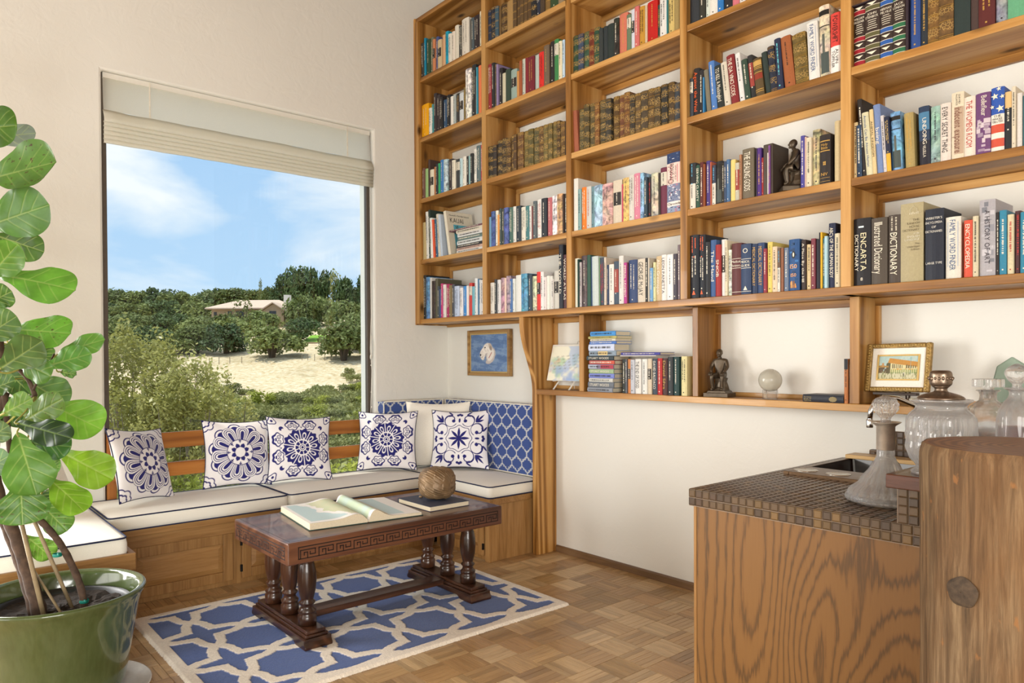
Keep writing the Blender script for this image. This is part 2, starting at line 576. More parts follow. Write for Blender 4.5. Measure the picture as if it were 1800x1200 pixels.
def rings_mat():
    t = NT('log_end_grain')
    tc = t.coord('Object', (1, 1, 1))
    wv = t.n('ShaderNodeTexWave', {'Vector': tc, 'Scale': 14.0, 'Distortion': 3.0, 'Detail': 3.0, 'Detail Scale': 2.0}, wave_type='RINGS', rings_direction='Z')
    col = t.ramp(wv.outputs['Fac'], [(0.2, lin('6a4524')), (0.8, lin('8a5e34'))])
    return t.done(t.bsdf(col, 0.5, 0, t.bump(wv.outputs['Fac'], 0.05, 0.003), 0.35, 0.1))


M['log_end'] = rings_mat()


def glaze():
    t = NT('green_celadon_glaze')
    v = t.coord('Object')
    n1 = noise(t, v, 5, 3); n2 = noise(t, t.coord('Object', (1, 1, 0.25)), 60, 3)
    col = t.ramp(n1, [(0.3, lin('3f4b29')), (0.6, lin('4a5634')), (0.8, lin('586443'))])
    col = t.mix(0.08, col, t.ramp(n2, [(0.35, lin('3d4a26')), (0.65, lin('7c8a5c'))]))
    return t.done(t.bsdf(col, 0.13, 0, t.bump(n1, 0.05, 0.01), 0.6, 0.5))


M['glaze'] = glaze()


def glass(name, color=(1, 1, 1), rough=0.0, ior=1.5, bump=0.0, bscale=60, vor=False, sparkle_white=0.0):
    t = NT(name)
    nm = None
    if bump:
        v = t.coord('Object')
        if vor:
            h = t.n('ShaderNodeTexVoronoi', {'Vector': v, 'Scale': bscale}, feature='DISTANCE_TO_EDGE').outputs['Distance']
        else:
            h = noise(t, v, bscale, 2)
        nm = t.bump(h, bump, 0.01)
    g = t.n('ShaderNodeBsdfGlass', {'Color': (color[0], color[1], color[2], 1), 'Roughness': rough, 'IOR': ior})
    if nm is not None: t.t.links.new(nm, g.inputs['Normal'])
    # light that falls through the glass is let through as in thin glass
    tr = t.n('ShaderNodeBsdfTransparent', {'Color': (color[0], color[1], color[2], 1)})
    mx = t.n('ShaderNodeMixShader', {0: 0.35, 1: g.outputs[0], 2: tr.outputs[0]})
    if sparkle_white:  # white mixed in to brighten the glass, standing for refracted light
        df = t.n('ShaderNodeBsdfTranslucent', {'Color': (0.95, 0.95, 0.95, 1)}); d2 = t.n('ShaderNodeBsdfDiffuse', {'Color': (0.9, 0.9, 0.9, 1)})
        mx = t.n('ShaderNodeMixShader', {0: sparkle_white, 1: mx.outputs[0], 2: t.n('ShaderNodeMixShader', {0: 0.5, 1: df.outputs[0], 2: d2.outputs[0]}).outputs[0]})
    return t.done(mx)


M['crystal'] = glass('cut_crystal', (1, 1, 1), 0.01, 1.48, sparkle_white=0.2)
M['clear'] = glass('clear_glass', (0.98, 0.98, 0.98), 0.0, 1.4, sparkle_white=0.06)
M['green_glass'] = glass('green_tinted_glass', (0.62, 0.70, 0.64), 0.02, 1.3)
M['cobalt'] = glass('cobalt_glass', (0.10, 0.14, 0.85), 0.02, 1.4)
M['whisky'] = glass('amber_spirit', (0.80, 0.36, 0.10), 0.02, 1.33)


def pane():
    t = NT('window_pane')
    g = t.n('ShaderNodeBsdfGlossy', {'Roughness': 0.01, 'Color': (1, 1, 1, 1)})
    tr = t.n('ShaderNodeBsdfTransparent', {'Color': (0.96, 0.98, 0.97, 1)})
    fr = t.n('ShaderNodeFresnel', {'IOR': 1.45})
    f = t.math('MULTIPLY', fr.outputs[0], 0.35)
    return t.done(t.n('ShaderNodeMixShader', {0: f, 1: tr.outputs[0], 2: g.outputs[0]}))


M['pane'] = pane()


def blind():
    t = NT('roman_blind_linen')
    v = t.coord('Object', (1, 1, 1))
    nz = noise(t, v, 300, 2)
    col = t.ramp(nz, [(0.3, lin('ebe7da')), (0.7, lin('f4f1e6'))])
    b = t.bsdf(col, 0.9, 0, t.bump(nz, 0.1, 0.002), 0.1)
    tr = t.n('ShaderNodeBsdfTranslucent', {'Color': lin('f8f4e8') + (1,)})
    return t.done(t.n('ShaderNodeMixShader', {0: 0.6, 1: b.outputs[0], 2: tr.outputs[0]}))


M['blind'] = blind()


def leaf(name, dark, light_, trans=0.35, rough=0.4, rnd=True):
    t = NT(name)
    oi = t.n('ShaderNodeObjectInfo')
    v = t.coord('Object')
    nz = noise(t, v, 7, 3)
    f = t.math('ADD', t.math('MULTIPLY', nz, 0.6), t.math('MULTIPLY', oi.outputs['Random'], 0.4)) if rnd else nz
    col = t.ramp(f, [(0.25, lin(dark)), (0.75, lin(light_))])
    b = t.bsdf(col, rough, 0, None, 0.4)
    tr = t.n('ShaderNodeBsdfTranslucent', {'Color': col})
    return t.done(t.n('ShaderNodeMixShader', {0: trans, 1: b.outputs[0], 2: tr.outputs[0]}))


def fig_leaf():
    t = NT('fig_leaf')
    at = t.n('ShaderNodeAttribute', attribute_name='Col')
    v = t.coord('Object')
    nz = noise(t, v, 14, 3)
    col = t.mix(1.0, at.outputs['Color'], t.ramp(nz, [(0.3, (0.8, 0.82, 0.8)), (0.7, (1.15, 1.12, 1.1))]), 'MULTIPLY')
    b = t.bsdf(col, 0.38, 0, t.bump(nz, 0.08, 0.005), 0.45)
    tr = t.n('ShaderNodeBsdfTranslucent', {'Color': col})
    return t.done(t.n('ShaderNodeMixShader', {0: 0.38, 1: b.outputs[0], 2: tr.outputs[0]}))


M['fig_leaf'] = fig_leaf()
M['oak_leaf'] = leaf('live_oak_foliage', '5c6a36', '8f9a58', 0.2, 0.6)
M['pine_leaf'] = leaf('dark_pine_foliage', '3f5430', '667a44', 0.15, 0.6)
M['scrub_leaf'] = leaf('sage_scrub', '6d7444', 'a8a868', 0.2, 0.6)
M['bright_leaf'] = leaf('yellow_green_scrub', '8a9238', 'b8bc50', 0.25, 0.6)
M['near_leaf'] = leaf('glossy_shrub_leaf', '8f8f42', 'd2cc86', 0.4, 0.35)
M['twig'] = plain('grey_twig', '8a7e6a', 0.9)
M['trunk'] = plain('oak_trunk', '4f453a', 0.9)
M['lawn'] = plain('mown_lawn', '7fae2e', 0.9, vary=0.15, nscale=3)
M['roof_tile'] = plain('clay_roof', 'd0b8a4', 0.8, vary=0.12, nscale=6)
M['render'] = plain('tan_render', 'b09a80', 0.85)
M['far_glass'] = plain('dark_far_window', '2e3438', 0.15)
M['chimney'] = plain('white_chimney', 'e6ded4', 0.8)


def hill():
    t = NT('dry_hillside')
    v = t.coord('Object')
    a = noise(t, v, 0.22, 5, 0.6, 0.4); b = noise(t, v, 3.0, 5, 0.65)
    col = t.ramp(b, [(0.3, lin('b29a72')), (0.5, lin('d5c3a0')), (0.72, lin('e6dcc4'))])
    col = t.mix(t.ramp(a, [(0.55, (0, 0, 0)), (0.72, (0.8, 0.8, 0.8))]), col, lin('9a8a66') + (1,))
    return t.done(t.bsdf(col, 0.95, 0, t.bump(b, 0.6, 0.2), 0.1))


M['hill'] = hill()
M['brush'] = plain('brushy_ground', '7d7a4c', 0.95, vary=0.3, nscale=1.5)

# ------------------------------------------------------------------ the room
def struct(name, mb, mat, **k):
    o = part(name, mb, mat, **k); o['kind'] = 'structure'
    return o


WY0, WY1, WZ0, WZ1 = -2.431, -0.660, 0.30, 2.968        # the picture window
RX1, RY0, RZ = 7.0, -6.5, 4.3
# window wall (x = 0), with the opening; it is solid further along, behind the added side lamp
b = MB()
ys, zs_w = [RY0, WY0, WY1, 0.2], [0, WZ0, WZ1, RZ]
for x in (-0.22, 0.0):
    for y in ys:
        for z in zs_w: b.v.append((x, y, z)); b.c.append((1, 1, 1, 1))
id_ = lambda i, j, k: i * 16 + j * 4 + k
for j in range(3):
    for k in range(3):
        if j == 1 and k == 1: continue
        b.f.append((id_(1, j, k), id_(1, j + 1, k), id_(1, j + 1, k + 1), id_(1, j, k + 1)))
        b.f.append((id_(0, j, k), id_(0, j, k + 1), id_(0, j + 1, k + 1), id_(0, j + 1, k)))
for j in range(3):
    b.f.append((id_(0, j, 0), id_(0, j + 1, 0), id_(1, j + 1, 0), id_(1, j, 0))); b.f.append((id_(0, j, 3), id_(1, j, 3), id_(1, j + 1, 3), id_(0, j + 1, 3)))
    b.f.append((id_(0, 0, j), id_(1, 0, j), id_(1, 0, j + 1), id_(0, 0, j + 1))); b.f.append((id_(0, 3, j), id_(0, 3, j + 1), id_(1, 3, j + 1), id_(1, 3, j)))
b.f.append((id_(0, 1, 1), id_(0, 1, 2), id_(1, 1, 2), id_(1, 1, 1))); b.f.append((id_(0, 2, 1), id_(1, 2, 1), id_(1, 2, 2), id_(0, 2, 2)))
b.f.append((id_(0, 1, 1), id_(1, 1, 1), id_(1, 2, 1), id_(0, 2, 1))); b.f.append((id_(0, 1, 2), id_(0, 2, 2), id_(1, 2, 2), id_(1, 1, 2)))
struct('wall_left', b, M['wall'], bevel=0.014)
b = MB(); b.box(-0.22, RX1 + 0.2, 0, 0.2, 0, RZ); wall_back = struct('wall_back', b, M['wall'])
b = MB(); b.box(RX1, RX1 + 0.2, RY0, 0, 0, RZ); struct('wall_right', b, M['wall'])
b = MB(); b.box(-0.22, RX1 + 0.2, RY0 - 0.2, RY0, 0, RZ); struct('wall_front', b, M['wall'])
b = MB(); b.box(-0.22, RX1 + 0.2, RY0 - 0.2, 0.2, RZ, RZ + 0.15); struct('ceiling', b, M['ceiling'])

# floor: sub-floor, and on it basket-weave parquet blocks of five fingers each
b = MB(); b.box(-0.22, RX1 + 0.2, RY0 - 0.2, 0.2, -0.15, -0.004)
floor = struct('floor', b, M['grout'])
PX, PY, PP = 2.182, -0.682, 0.1525
rs = random.Random(3)
TONES = ['b49266', 'c09f72', 'c7a87c', 'a98859', 'cfb287', 'b59164', 'af906a', 'c2a47a']


def finger_block(seed):
    r = random.Random(seed); mb = MB(); tone = TONES[seed % len(TONES)]
    h = PP / 2 - 0.0006; n = 5; w = 2 * h / n
    for i in range(n):
        y0 = -h + i * w; g = 0.00035
        c = L4(tone, r.uniform(0.93, 1.06) * (r.choice((1, 1, 1, 0.84))))
        dz = r.uniform(-0.0002, 0.0002)
        x0, x1, y1 = -h, h, y0 + w
        e = 0.0006
        v = [(x0, y0 + g, -0.006), (x1, y0 + g, -0.006), (x1, y1 - g, -0.006), (x0, y1 - g, -0.006),
             (x0 + e, y0 + g + e, dz), (x1 - e, y0 + g + e, dz), (x1 - e, y1 - g - e, dz), (x0 + e, y1 - g - e, dz)]
        mb.add(v, [(4, 5, 6, 7), (0, 1, 5, 4), (1, 2, 6, 5), (2, 3, 7, 6), (3, 0, 4, 7)], c)
    return mb


variants = []
for k in range(14):
    me = finger_block(k).mesh('parquet_block'); me.materials.append(M['parquet']); variants.append(me)


def blocked(x, y):
    if x < 0.45: return True
    if y > -0.45 and x < 1.12: return True
    if y < -2.6 and x < 1.0: return True
    return not (x < 6.9 and y < 0.05 and y > -6.4)


cand = []
for i in range(-12, 32):
    for j in range(-38, 6):
        x = PX + (i + 0.5) * PP; y = PY + (j + 0.5) * PP
        if blocked(x, y): continue
        d = Vector((x, y, 0)) - CAM
        z = d.dot(FWD)
        u = 900 + 1268.6 * d.dot(RGT) / z if z > 0.3 else -999
        vv = 640 - 1268.6 * d.dot(UPV) / z if z > 0.3 else 9999
        seen = z > 0.3 and -30 < u < 1240 and vv < 1240 and not (0.86 < x < 1.97 and -2.4 < y < -0.76)
        cand.append((0 if seen else 1, z, i, j, x, y))
cand.sort()
rest = [MB(), MB()]
for n_, (sn, z, i, j, x, y) in enumerate(cand):
    turned = (i + j) % 2
    k = rs.randrange(len(variants))
    if sn == 0 and n_ < 295:
        o = bpy.data.objects.new('parquet_block', variants[k]); link(o); o.parent = floor
        o.location = Vector((x, y, 0)) - Vector(floor.location)
        o.rotation_euler = (0, 0, (PI / 2 if turned else 0) + (PI if rs.random() < 0.5 else 0))
    else:
        fb = finger_block(rs.randrange(14))
        # the turned blocks are gathered in an object of their own that is turned, so their grain runs with their fingers
        R = Matrix.Translation((y, -x, 0)) if turned else Matrix.Translation((x, y, 0))
        rest[turned].add([tuple(R @ Vector(p)) for p in fb.v], fb.f, fb.c)
for q, mbq in enumerate(rest):
    me = mbq.mesh('parquet_field'); me.materials.append(M['parquet'])
    o = bpy.data.objects.new('parquet_field', me); link(o); o.parent = floor; o.location = -Vector(floor.location)
    o.rotation_euler = (0, 0, PI / 2 if q else 0); o['kind'] = 'stuff'

# baseboard on the book wall
b = MB(); b.prism([(-0.016, 0.0), (-0.016, 0.034), (-0.010, 0.042), (0.0, 0.042), (0.0, 0.0)], 'x', 1.245, 3.16)
struct('baseboard_back', b, M['strip_y'])

# window: thin bronze frame, pane
win = thing('window_1', (-0.1, (WY0 + WY1) / 2, WZ0), None, None); win['kind'] = 'structure'
b = MB(); xa, xb = -0.088, -0.05; e = 0.032
b.box(xa, xb, WY0, WY0 + e, WZ0, WZ1); b.box(xa, xb, WY1 - e, WY1, WZ0, WZ1); b.box(xa, xb, WY0 + e, WY1 - e, WZ1 - e, WZ1); b.box(xa, xb, WY0 + e, WY1 - e, WZ0, WZ0 + e)
part('window_frame', b, M['window_metal'], win, bevel=0.002)
b = MB(); b.box(-0.074, -0.070, WY0 + e, WY1 - e, WZ0 + e, WZ1 - e)
part('glass_pane', b, M['pane'], win)

# window-like frames set round the added fill lamps, all out of view
def frame_only(name, axis, pos, a0, a1, z0, z1, t_=0.05):
    w_ = thing(name, {'x': (pos, (a0 + a1) / 2, z0), 'y': ((a0 + a1) / 2, pos, z0)}[axis], None, None); w_['kind'] = 'structure'
    mb = MB(); am = (a0 + a1) / 2
    for (p0, p1, q0, q1) in ((a0 - t_, a0, z0 - t_, z1 + t_), (a1, a1 + t_, z0 - t_, z1 + t_), (a0, a1, z0 - t_, z0), (a0, a1, z1, z1 + t_), (am - 0.015, am + 0.015, z0, z1)):
        if axis == 'x': mb.box(pos - 0.025, pos + 0.025, p0, p1, q0, q1)
        else: mb.box(p0, p1, pos - 0.025, pos + 0.025, q0, q1)
    part('window_frame', mb, M['window_metal'], w_)


frame_only('side_lamp_frame', 'x', 0.04, -5.10, -3.18, 0.3, 2.2)
frame_only('rear_lamp_frame', 'y', -6.42, 0.0, 3.0, 0.3, 2.2)
frame_only('right_lamp_frame', 'x', 6.95, -5.9, -3.3, 0.4, 2.4)

# roman blind, drawn up under the head of the window
bl = thing('roman_blind', (-0.02, (WY0 + WY1) / 2, 2.55), 'off-white linen roman blind folded up at the top of the picture window', 'blind')
ya, yb = WY0 + 0.012, WY1 - 0.012
def sheet(prof, y0, y1, n=20, wob=0.004, seed=1, tap=0.0):
    mb = MB(); v = []; f = []; r = random.Random(seed)
    off = [r.uniform(-wob, wob) for _ in range(n + 1)]
    for i in range(n + 1):
        t_ = i / n; y = y0 + (y1 - y0) * t_
        for (x, z) in prof:
            v.append((x + off[i] * 0.6, y, z + off[i] * 0.5))
    m = len(prof)
    for i in range(n):
        for j in range(m - 1):
            f.append((i * m + j, (i + 1) * m + j, (i + 1) * m + j + 1, i * m + j + 1))
    return mb.add(v, f)
part('blind_panel', sheet([(-0.035, 2.962), (-0.03, 2.88), (-0.022, 2.78), (-0.016, 2.742)], ya, yb, 26, 0.003), M['blind'], bl, smooth=True)
part('blind_fold', sheet([(-0.016, 2.742), (0.004, 2.715), (0.018, 2.69), (0.02, 2.672), (0.006, 2.664)], ya - 0.004, yb + 0.004, 26, 0.003, 2), M['blind'], bl, smooth=True, solid=0.0025)
for k in range(5):
    z = 2.664 - k * 0.024
    part('blind_fold', sheet([(-0.005, z + 0.008), (0.014 - k * 0.002, z + 0.002), (0.017 - k * 0.002, z - 0.012), (0.006, z - 0.02), (-0.008, z - 0.018)], ya - 0.004, yb + 0.004, 22, 0.0025, 5 + k), M['blind'], bl, smooth=True, solid=0.002)
for yy in (-2.17, -0.86):
    b = MB(); b.box(-0.0215, -0.0185, yy - 0.004, yy + 0.004, 2.745, 2.958); part('seam', b, M['white_piping'], bl)
b = MB(); b.box(-0.05, -0.03, ya, yb, 2.935, 2.966); part('head_rail', b, M['white_paint'], bl)
# cord on the right-hand reveal
cp = [(-0.03, WY1 - 0.014, 2.56), (-0.028, WY1 - 0.012, 1.6), (-0.03, WY1 - 0.02, 1.36), (-0.025, WY1 - 0.012, 1.2), (-0.03, WY1 - 0.018, 0.95), (-0.028, WY1 - 0.022, 0.87)]
b = MB(); b.tube(cp, 0.0028, 6)
co = thing('blind_cord', (-0.03, WY1 - 0.014, 0.87), 'thin white blind cord hanging down beside the window frame near the corner', 'cord')
part('cord', b, M['white_paint'], co)
b = MB(); b.ball((-0.026, WY1 - 0.018, 1.3), (0.008, 0.008, 0.02), 8, 6)
for zz in (1.24, 1.04, 0.93): b.ball((-0.026, WY1 - 0.016, zz), 0.006, 8, 6)
part('cord_knot', b, M['white_paint'], co, smooth=True)
b = MB(); b.tube([(-0.02, WY1 - 0.014, 1.46), (-0.014, WY1 - 0.02, 1.4), (-0.016, WY1 - 0.016, 1.33), (-0.026, WY1 - 0.01, 1.3), (-0.022, WY1 - 0.02, 1.36), (-0.02, WY1 - 0.012, 1.45)], 0.0026, 6, closed=True)
part('cord_cleat_coil', b, M['white_paint'], co)

# ------------------------------------------------------------------ bookcase
D = -0.2938; TB = 0.0335
V = [(0.0, 0.0588), (0.8225, 0.8674), (1.6349, 1.678), (2.46, 2.5026), (3.2827, 3.3265), (4.45, 4.494)]
V[0] = (0.018, 0.0588)
SZ = [1.5878, 2.0400, 2.5037, 2.9684, 3.4215, 3.885]         # tops of the shelf boards, lowest first
case = thing('bookcase', (2.2, -0.147, 1.55), 'honey pine bookcase built along the whole wall above the window seat and bar', 'bookcase')
for i, (a, c) in enumerate(V):
    b = MB(); b.box(a, c, D + 0.001 if i else D - 0.012, -0.001, 1.5523, 3.885 - TB)
    part('upright', b, M['pine_z'], case, bevel=0.0025)
for k, z in enumerate(SZ):
    if k == 0:
        b = MB(); b.box(0.018, 4.494, D - 0.002, -0.001, z - 0.0355, z); part('bottom_shelf', b, M['pine_x'], case, bevel=0.003); continue
    if k == 5:
        b = MB(); b.box(0.018, 4.494, D - 0.002, -0.001, z - TB, z); part('top_board', b, M['pine_x'], case, bevel=0.003); continue
    for i in range(5):
        b = MB(); b.box(V[i][1], V[i + 1][0], D + 0.003, -0.001, z - TB, z)
        part('shelf', b, M['pine_x'], case, bevel=0.0025)
for i in range(5):
    for k in range(1, 6):
        z = SZ[k] - TB
        b = MB(); b.box(V[i][1], V[i + 1][0], -0.022, -0.002, z - 0.034, z - 0.0002); part('back_cleat', b, M['pine_x'], case, bevel=0.0015)
        b = MB(); b.box(V[i][1], V[i][1] + 0.02, -0.026, -0.002, SZ[k - 1] + 0.0002, z - 0.034); part('side_cleat', b, M['pine_z'], case, bevel=0.0015)
b = MB(); b.box(0.0, 0.02, D - 0.012, -0.002, 1.545, 3.885); part('side_trim', b, M['pine_z'], case, bevel=0.003)
b = MB(); b.box(0.02, 1.2, -0.024, -0.002, 1.532, 1.5523); part('lower_cleat', b, M['pine_x'], case, bevel=0.002)
b = MB(); b.box(1.245, 4.49, -0.022, -0.002, 1.518, 1.5523); part('lower_cleat', b, M['pine_x'], case, bevel=0.002)

# the shaped end panel that carries the case, and the ledge below the case
XP = 1.2199; D2 = -0.1822
prof = [(-0.002, 0.0), (-0.002, 1.5523), (-0.292, 1.5523), (-0.291, 1.50), (-0.286, 1.455), (-0.275, 1.405), (-0.260, 1.355), (-0.243, 1.31), (-0.224, 1.26), (-0.206, 1.21), (-0.192, 1.165), (-0.184, 1.12), (-0.181, 1.08), (-0.18, 0.0)]
b = MB(); b.prism([(p, q) for p, q in prof], 'x', 1.2, 1.24)
part('end_panel', b, M['pine_z'], case, bevel=0.003, recalc=True)
LZ = 1.0858
b = MB(); b.box(1.24, 4.494, D2, -0.002, LZ - 0.0335, LZ); part('lower_ledge', b, M['pine_x'], case, bevel=0.003)
for x0, x1 in ((1.629, 1.668), (2.452, 2.487), (3.27, 3.312)):
    b = MB(); b.box(x0, x1, D2 + 0.002, -0.002, LZ + 0.0002, 1.5523); part('divider', b, M['pine_z'], case, bevel=0.0025)
    b = MB(); b.box(x1, x1 + 0.02, -0.024, -0.002, LZ + 0.0002, 1.518); part('side_cleat', b, M['pine_z'], case, bevel=0.0015)
b = MB(); b.box(1.24, 1.262, -0.024, -0.002, LZ + 0.0002, 1.518); part('side_cleat', b, M['pine_z'], case, bevel=0.0015)
b = MB(); b.box(1.262, 4.45, -0.014, -0.002, LZ + 0.0002, LZ + 0.022); part('ledge_lip', b, M['pine_x'], case, bevel=0.0015)
b = MB(); b.box(4.454, 4.494, D2 + 0.002, -0.002, LZ + 0.0002, 1.5523); part('divider', b, M['pine_z'], case, bevel=0.0025)

# ------------------------------------------------------------------ window seat: three oak benches in a U
SEAT = 0.40


def panel_door(name, parent, axis, pos, a0, a1, z0, z1, out=1, hinge=None):
    """raised-panel door in the plane axis=pos facing 'out'; a runs along the other axis"""
    mb = MB(); fr = 0.055; t0, t1 = pos, pos + 0.018 * out
    def bx(m, p0, p1, q0, q1, d0, d1):
        lo, hi = min(d0, d1), max(d0, d1)
        if axis == 'x': m.box(lo, hi, p0, p1, q0, q1)
        else: m.box(p0, p1, lo, hi, q0, q1)
    bx(mb, a0, a0 + fr, z0, z1, t0, t1); bx(mb, a1 - fr, a1, z0, z1, t0, t1)
    bx(mb, a0 + fr, a1 - fr, z0, z0 + fr, t0, t1); bx(mb, a0 + fr, a1 - fr, z1 - fr, z1, t0, t1)
    d = part(name, mb, M['oak_z'], parent, bevel=0.003)
    # raised centre
    mb = MB(); f2 = fr - 0.002; bev = 0.03
    p0, p1, q0, q1 = a0 + f2, a1 - f2, z0 + f2, z1 - f2
    lo, hi = pos + 0.006 * out, pos + 0.017 * out
    ring = [(p0, q0, lo), (p1, q0, lo), (p1, q1, lo), (p0, q1, lo), (p0 + bev, q0 + bev, hi), (p1 - bev, q0 + bev, hi), (p1 - bev, q1 - bev, hi), (p0 + bev, q1 - bev, hi)]
    v = [(w, p, q) if axis == 'x' else (p, w, q) for (p, q, w) in ring]
    mb.add(v, [(4, 5, 6, 7), (0, 1, 5, 4), (1, 2, 6, 5), (2, 3, 7, 6), (3, 0, 4, 7), (0, 3, 2, 1)])
    part('raised_panel', mb, M['oak_x'] if axis == 'y' else M['oak_y'], d, recalc=True)
    if hinge is not None:
        for zz in (z0 + 0.06, z1 - 0.06):
            mb = MB(); bx(mb, hinge - 0.006, hinge + 0.006, zz - 0.02, zz + 0.02, pos + 0.012 * out, pos + 0.023 * out)
            part('hinge', mb, M['iron'], d, bevel=0.001)
    return d


bA = thing('window_bench', (0.27, -1.5, 0), 'long oak bench under the picture window with raised-panel cupboard doors', 'bench')
b = MB(); b.box(0.002, 0.525, -2.53, -0.525, 0.0, 0.362); part('carcass', b, M['oak_z'], bA, bevel=0.002)
b = MB(); b.box(0.525, 0.545, -2.53, -0.53, 0.30, SEAT); b.box(0.545, 0.556, -2.53, -0.53, 0.365, SEAT); part('front_rail', b, M['oak_y'], bA, bevel=0.003)
b = MB(); b.box(0.002, 0.525, -2.53, -0.525, 0.362, SEAT - 0.002); part('seat_board', b, M['oak_y'], bA)
for a0, a1, h in ((-2.45, -1.895, None), (-1.845, -1.29, -1.848), (-1.24, -0.69, -0.687)):
    panel_door('cupboard_door', bA, 'x', 0.5255, a0, a1, 0.03, 0.30, 1, h)
for z0, z1 in ((0.755, 0.850), (0.583, 0.667)):
    b = MB(); b.box(0.004, 0.03, WY0 + 0.03, WY1 - 0.06, z0, z1); part('back_slat', b, M['rail_y'], bA, bevel=0.004)
for y in (-2.424, -0.735):
    b = MB(); b.box(-0.03, 0.004, y, y + 0.05, SEAT, 0.872); part('back_post', b, M['rail_z'], bA, bevel=0.004)

bB = thing('corner_bench', (0.85, -0.26, 0), 'short oak bench under the bookcase with a plain end panel facing the bar', 'bench')
b = MB(); b.box(0.556, 1.165, -0.50, -0.003, 0.0, 0.362); part('carcass', b, M['oak_z'], bB, bevel=0.003)
b = MB(); b.box(0.56, 1.18, -0.525, -0.50, 0.315, SEAT); b.box(1.165, 1.18, -0.50, -0.182, 0.362, SEAT); part('front_rail', b, M['oak_x'], bB, bevel=0.003)
b = MB(); b.box(0.56, 1.165, -0.50, -0.003, 0.362, SEAT - 0.002); part('seat_board', b, M['oak_x'], bB)
panel_door('cupboard_door', bB, 'y', -0.5005, 0.64, 1.10, 0.03, 0.31, -1, 1.10)
b = MB(); b.box(1.125, 1.168, -0.522, -0.50, 0.0, 0.315); part('corner_stile', b, M['oak_z'], bB, bevel=0.003)

bC = thing('side_bench', (0.55, -2.85, 0), 'oak side bench behind the green plant pot with a raised wooden edge', 'bench')
b = MB(); b.box(0.002, 1.05, -3.15, -2.545, 0.0, 0.35); part('carcass', b, M['oak_z'], bC, bevel=0.003)
b = MB(); b.box(0.002, 1.05, -3.15, -2.545, 0.35, 0.378); part('seat_board', b, M['oak_x'], bC)
b = MB(); b.box(1.05, 1.072, -3.15, -2.52, 0.33, 0.408); b.box(0.558, 1.05, -2.545, -2.52, 0.33, 0.408); part('front_rail', b, M['oak_y'], bC, bevel=0.003)
panel_door('cupboard_door', bC, 'x', 1.0505, -3.1, -2.6, 0.03, 0.32, 1, -2.597)


def cushion(name, x0, x1, y0, y1, z0, z1, label, mat, pipe, crown=0.016, holes=None, r=0.03, group=None, prnt=None):
    """box cushion: soft crowned top, boxed side, piping round top and bottom edge"""
    t = thing(name, ((x0 + x1) / 2, (y0 + y1) / 2, z0), label, 'cushion', group)
    n, m = 28, 28
    mb = MB()
    def outline(z_, grow):
        # rounded rectangle
        pts = []
        for (cx, cy, a0) in ((x1 - r, y1 - r, 0), (x0 + r, y1 - r, PI / 2), (x0 + r, y0 + r, PI), (x1 - r, y0 + r, 1.5 * PI)):
            for k in range(5):
                a = a0 + PI / 2 * k / 4
                pts.append((cx + (r + grow) * math.cos(a), cy + (r + grow) * math.sin(a), z_))
        return pts
    hz = z1 - crown
    rings = [outline(z0, 0), outline(z0 + (hz - z0) * 0.35, 0.006), outline(z0 + (hz - z0) * 0.7, 0.006), outline(hz, 0)]
    k = len(rings[0])
    v = [p for R in rings for p in R]; f = []
    for i in range(3):
        for j in range(k): f.append((i * k + j, i * k + (j + 1) % k, (i + 1) * k + (j + 1) % k, (i + 1) * k + j))
    f.append(tuple(reversed(range(k))))
    # crowned top
    c = ((x0 + x1) / 2, (y0 + y1) / 2)
    base = 3 * k
    prev = list(range(base, base + k))
    for q, s_ in enumerate((0.93, 0.8, 0.55, 0.25)):
        zz = hz + crown * (1 - s_ ** 3)
        st = len(v)
        for p in rings[3]:
            dx, dy = p[0] - c[0], p[1] - c[1]
            # move in by an equal margin on all sides
            mar = (1 - s_) * min(x1 - x0, y1 - y0) / 2
            v.append((p[0] - math.copysign(min(mar, abs(dx)), dx), p[1] - math.copysign(min(mar, abs(dy)), dy), zz))
        cur = list(range(st, st + k))
        for j in range(k): f.append((prev[j], prev[(j + 1) % k], cur[(j + 1) % k], cur[j]))
        prev = cur
    f.append(tuple(prev))
    mb.add(v, f)
    part('cushion_cover', mb, mat, t, smooth=True)
    for zz in (hz, z0 + 0.004):
        mb = MB(); mb.tube([(p[0], p[1], zz) for p in outline(zz, 0.001)], 0.0042, 6, closed=True)
        part('piping', mb, pipe, t, smooth=True)
    return t


cushion('seat_cushion', 0.01, 0.56, -2.53, -1.572, SEAT, 0.492, 'cream seat cushion on the window bench, the half nearer the plant', M['cream_canvas'], M['navy_piping'])
cushion('seat_cushion', 0.01, 0.56, -1.560, -0.53, SEAT, 0.492, 'cream seat cushion on the window bench, the half nearer the corner', M['cream_canvas'], M['navy_piping'])
cushion('seat_cushion', 0.04, 1.165, -0.515, -0.02, SEAT, 0.490, 'cream seat cushion on the corner bench below the dog painting', M['cream_canvas'], M['navy_piping'])
cushion('seat_cushion', 0.02, 1.045, -3.12, -2.55, 0.379, 0.492, 'cream seat cushion on the side bench behind the plant pot', M['cream_canvas'], M['navy_piping'])


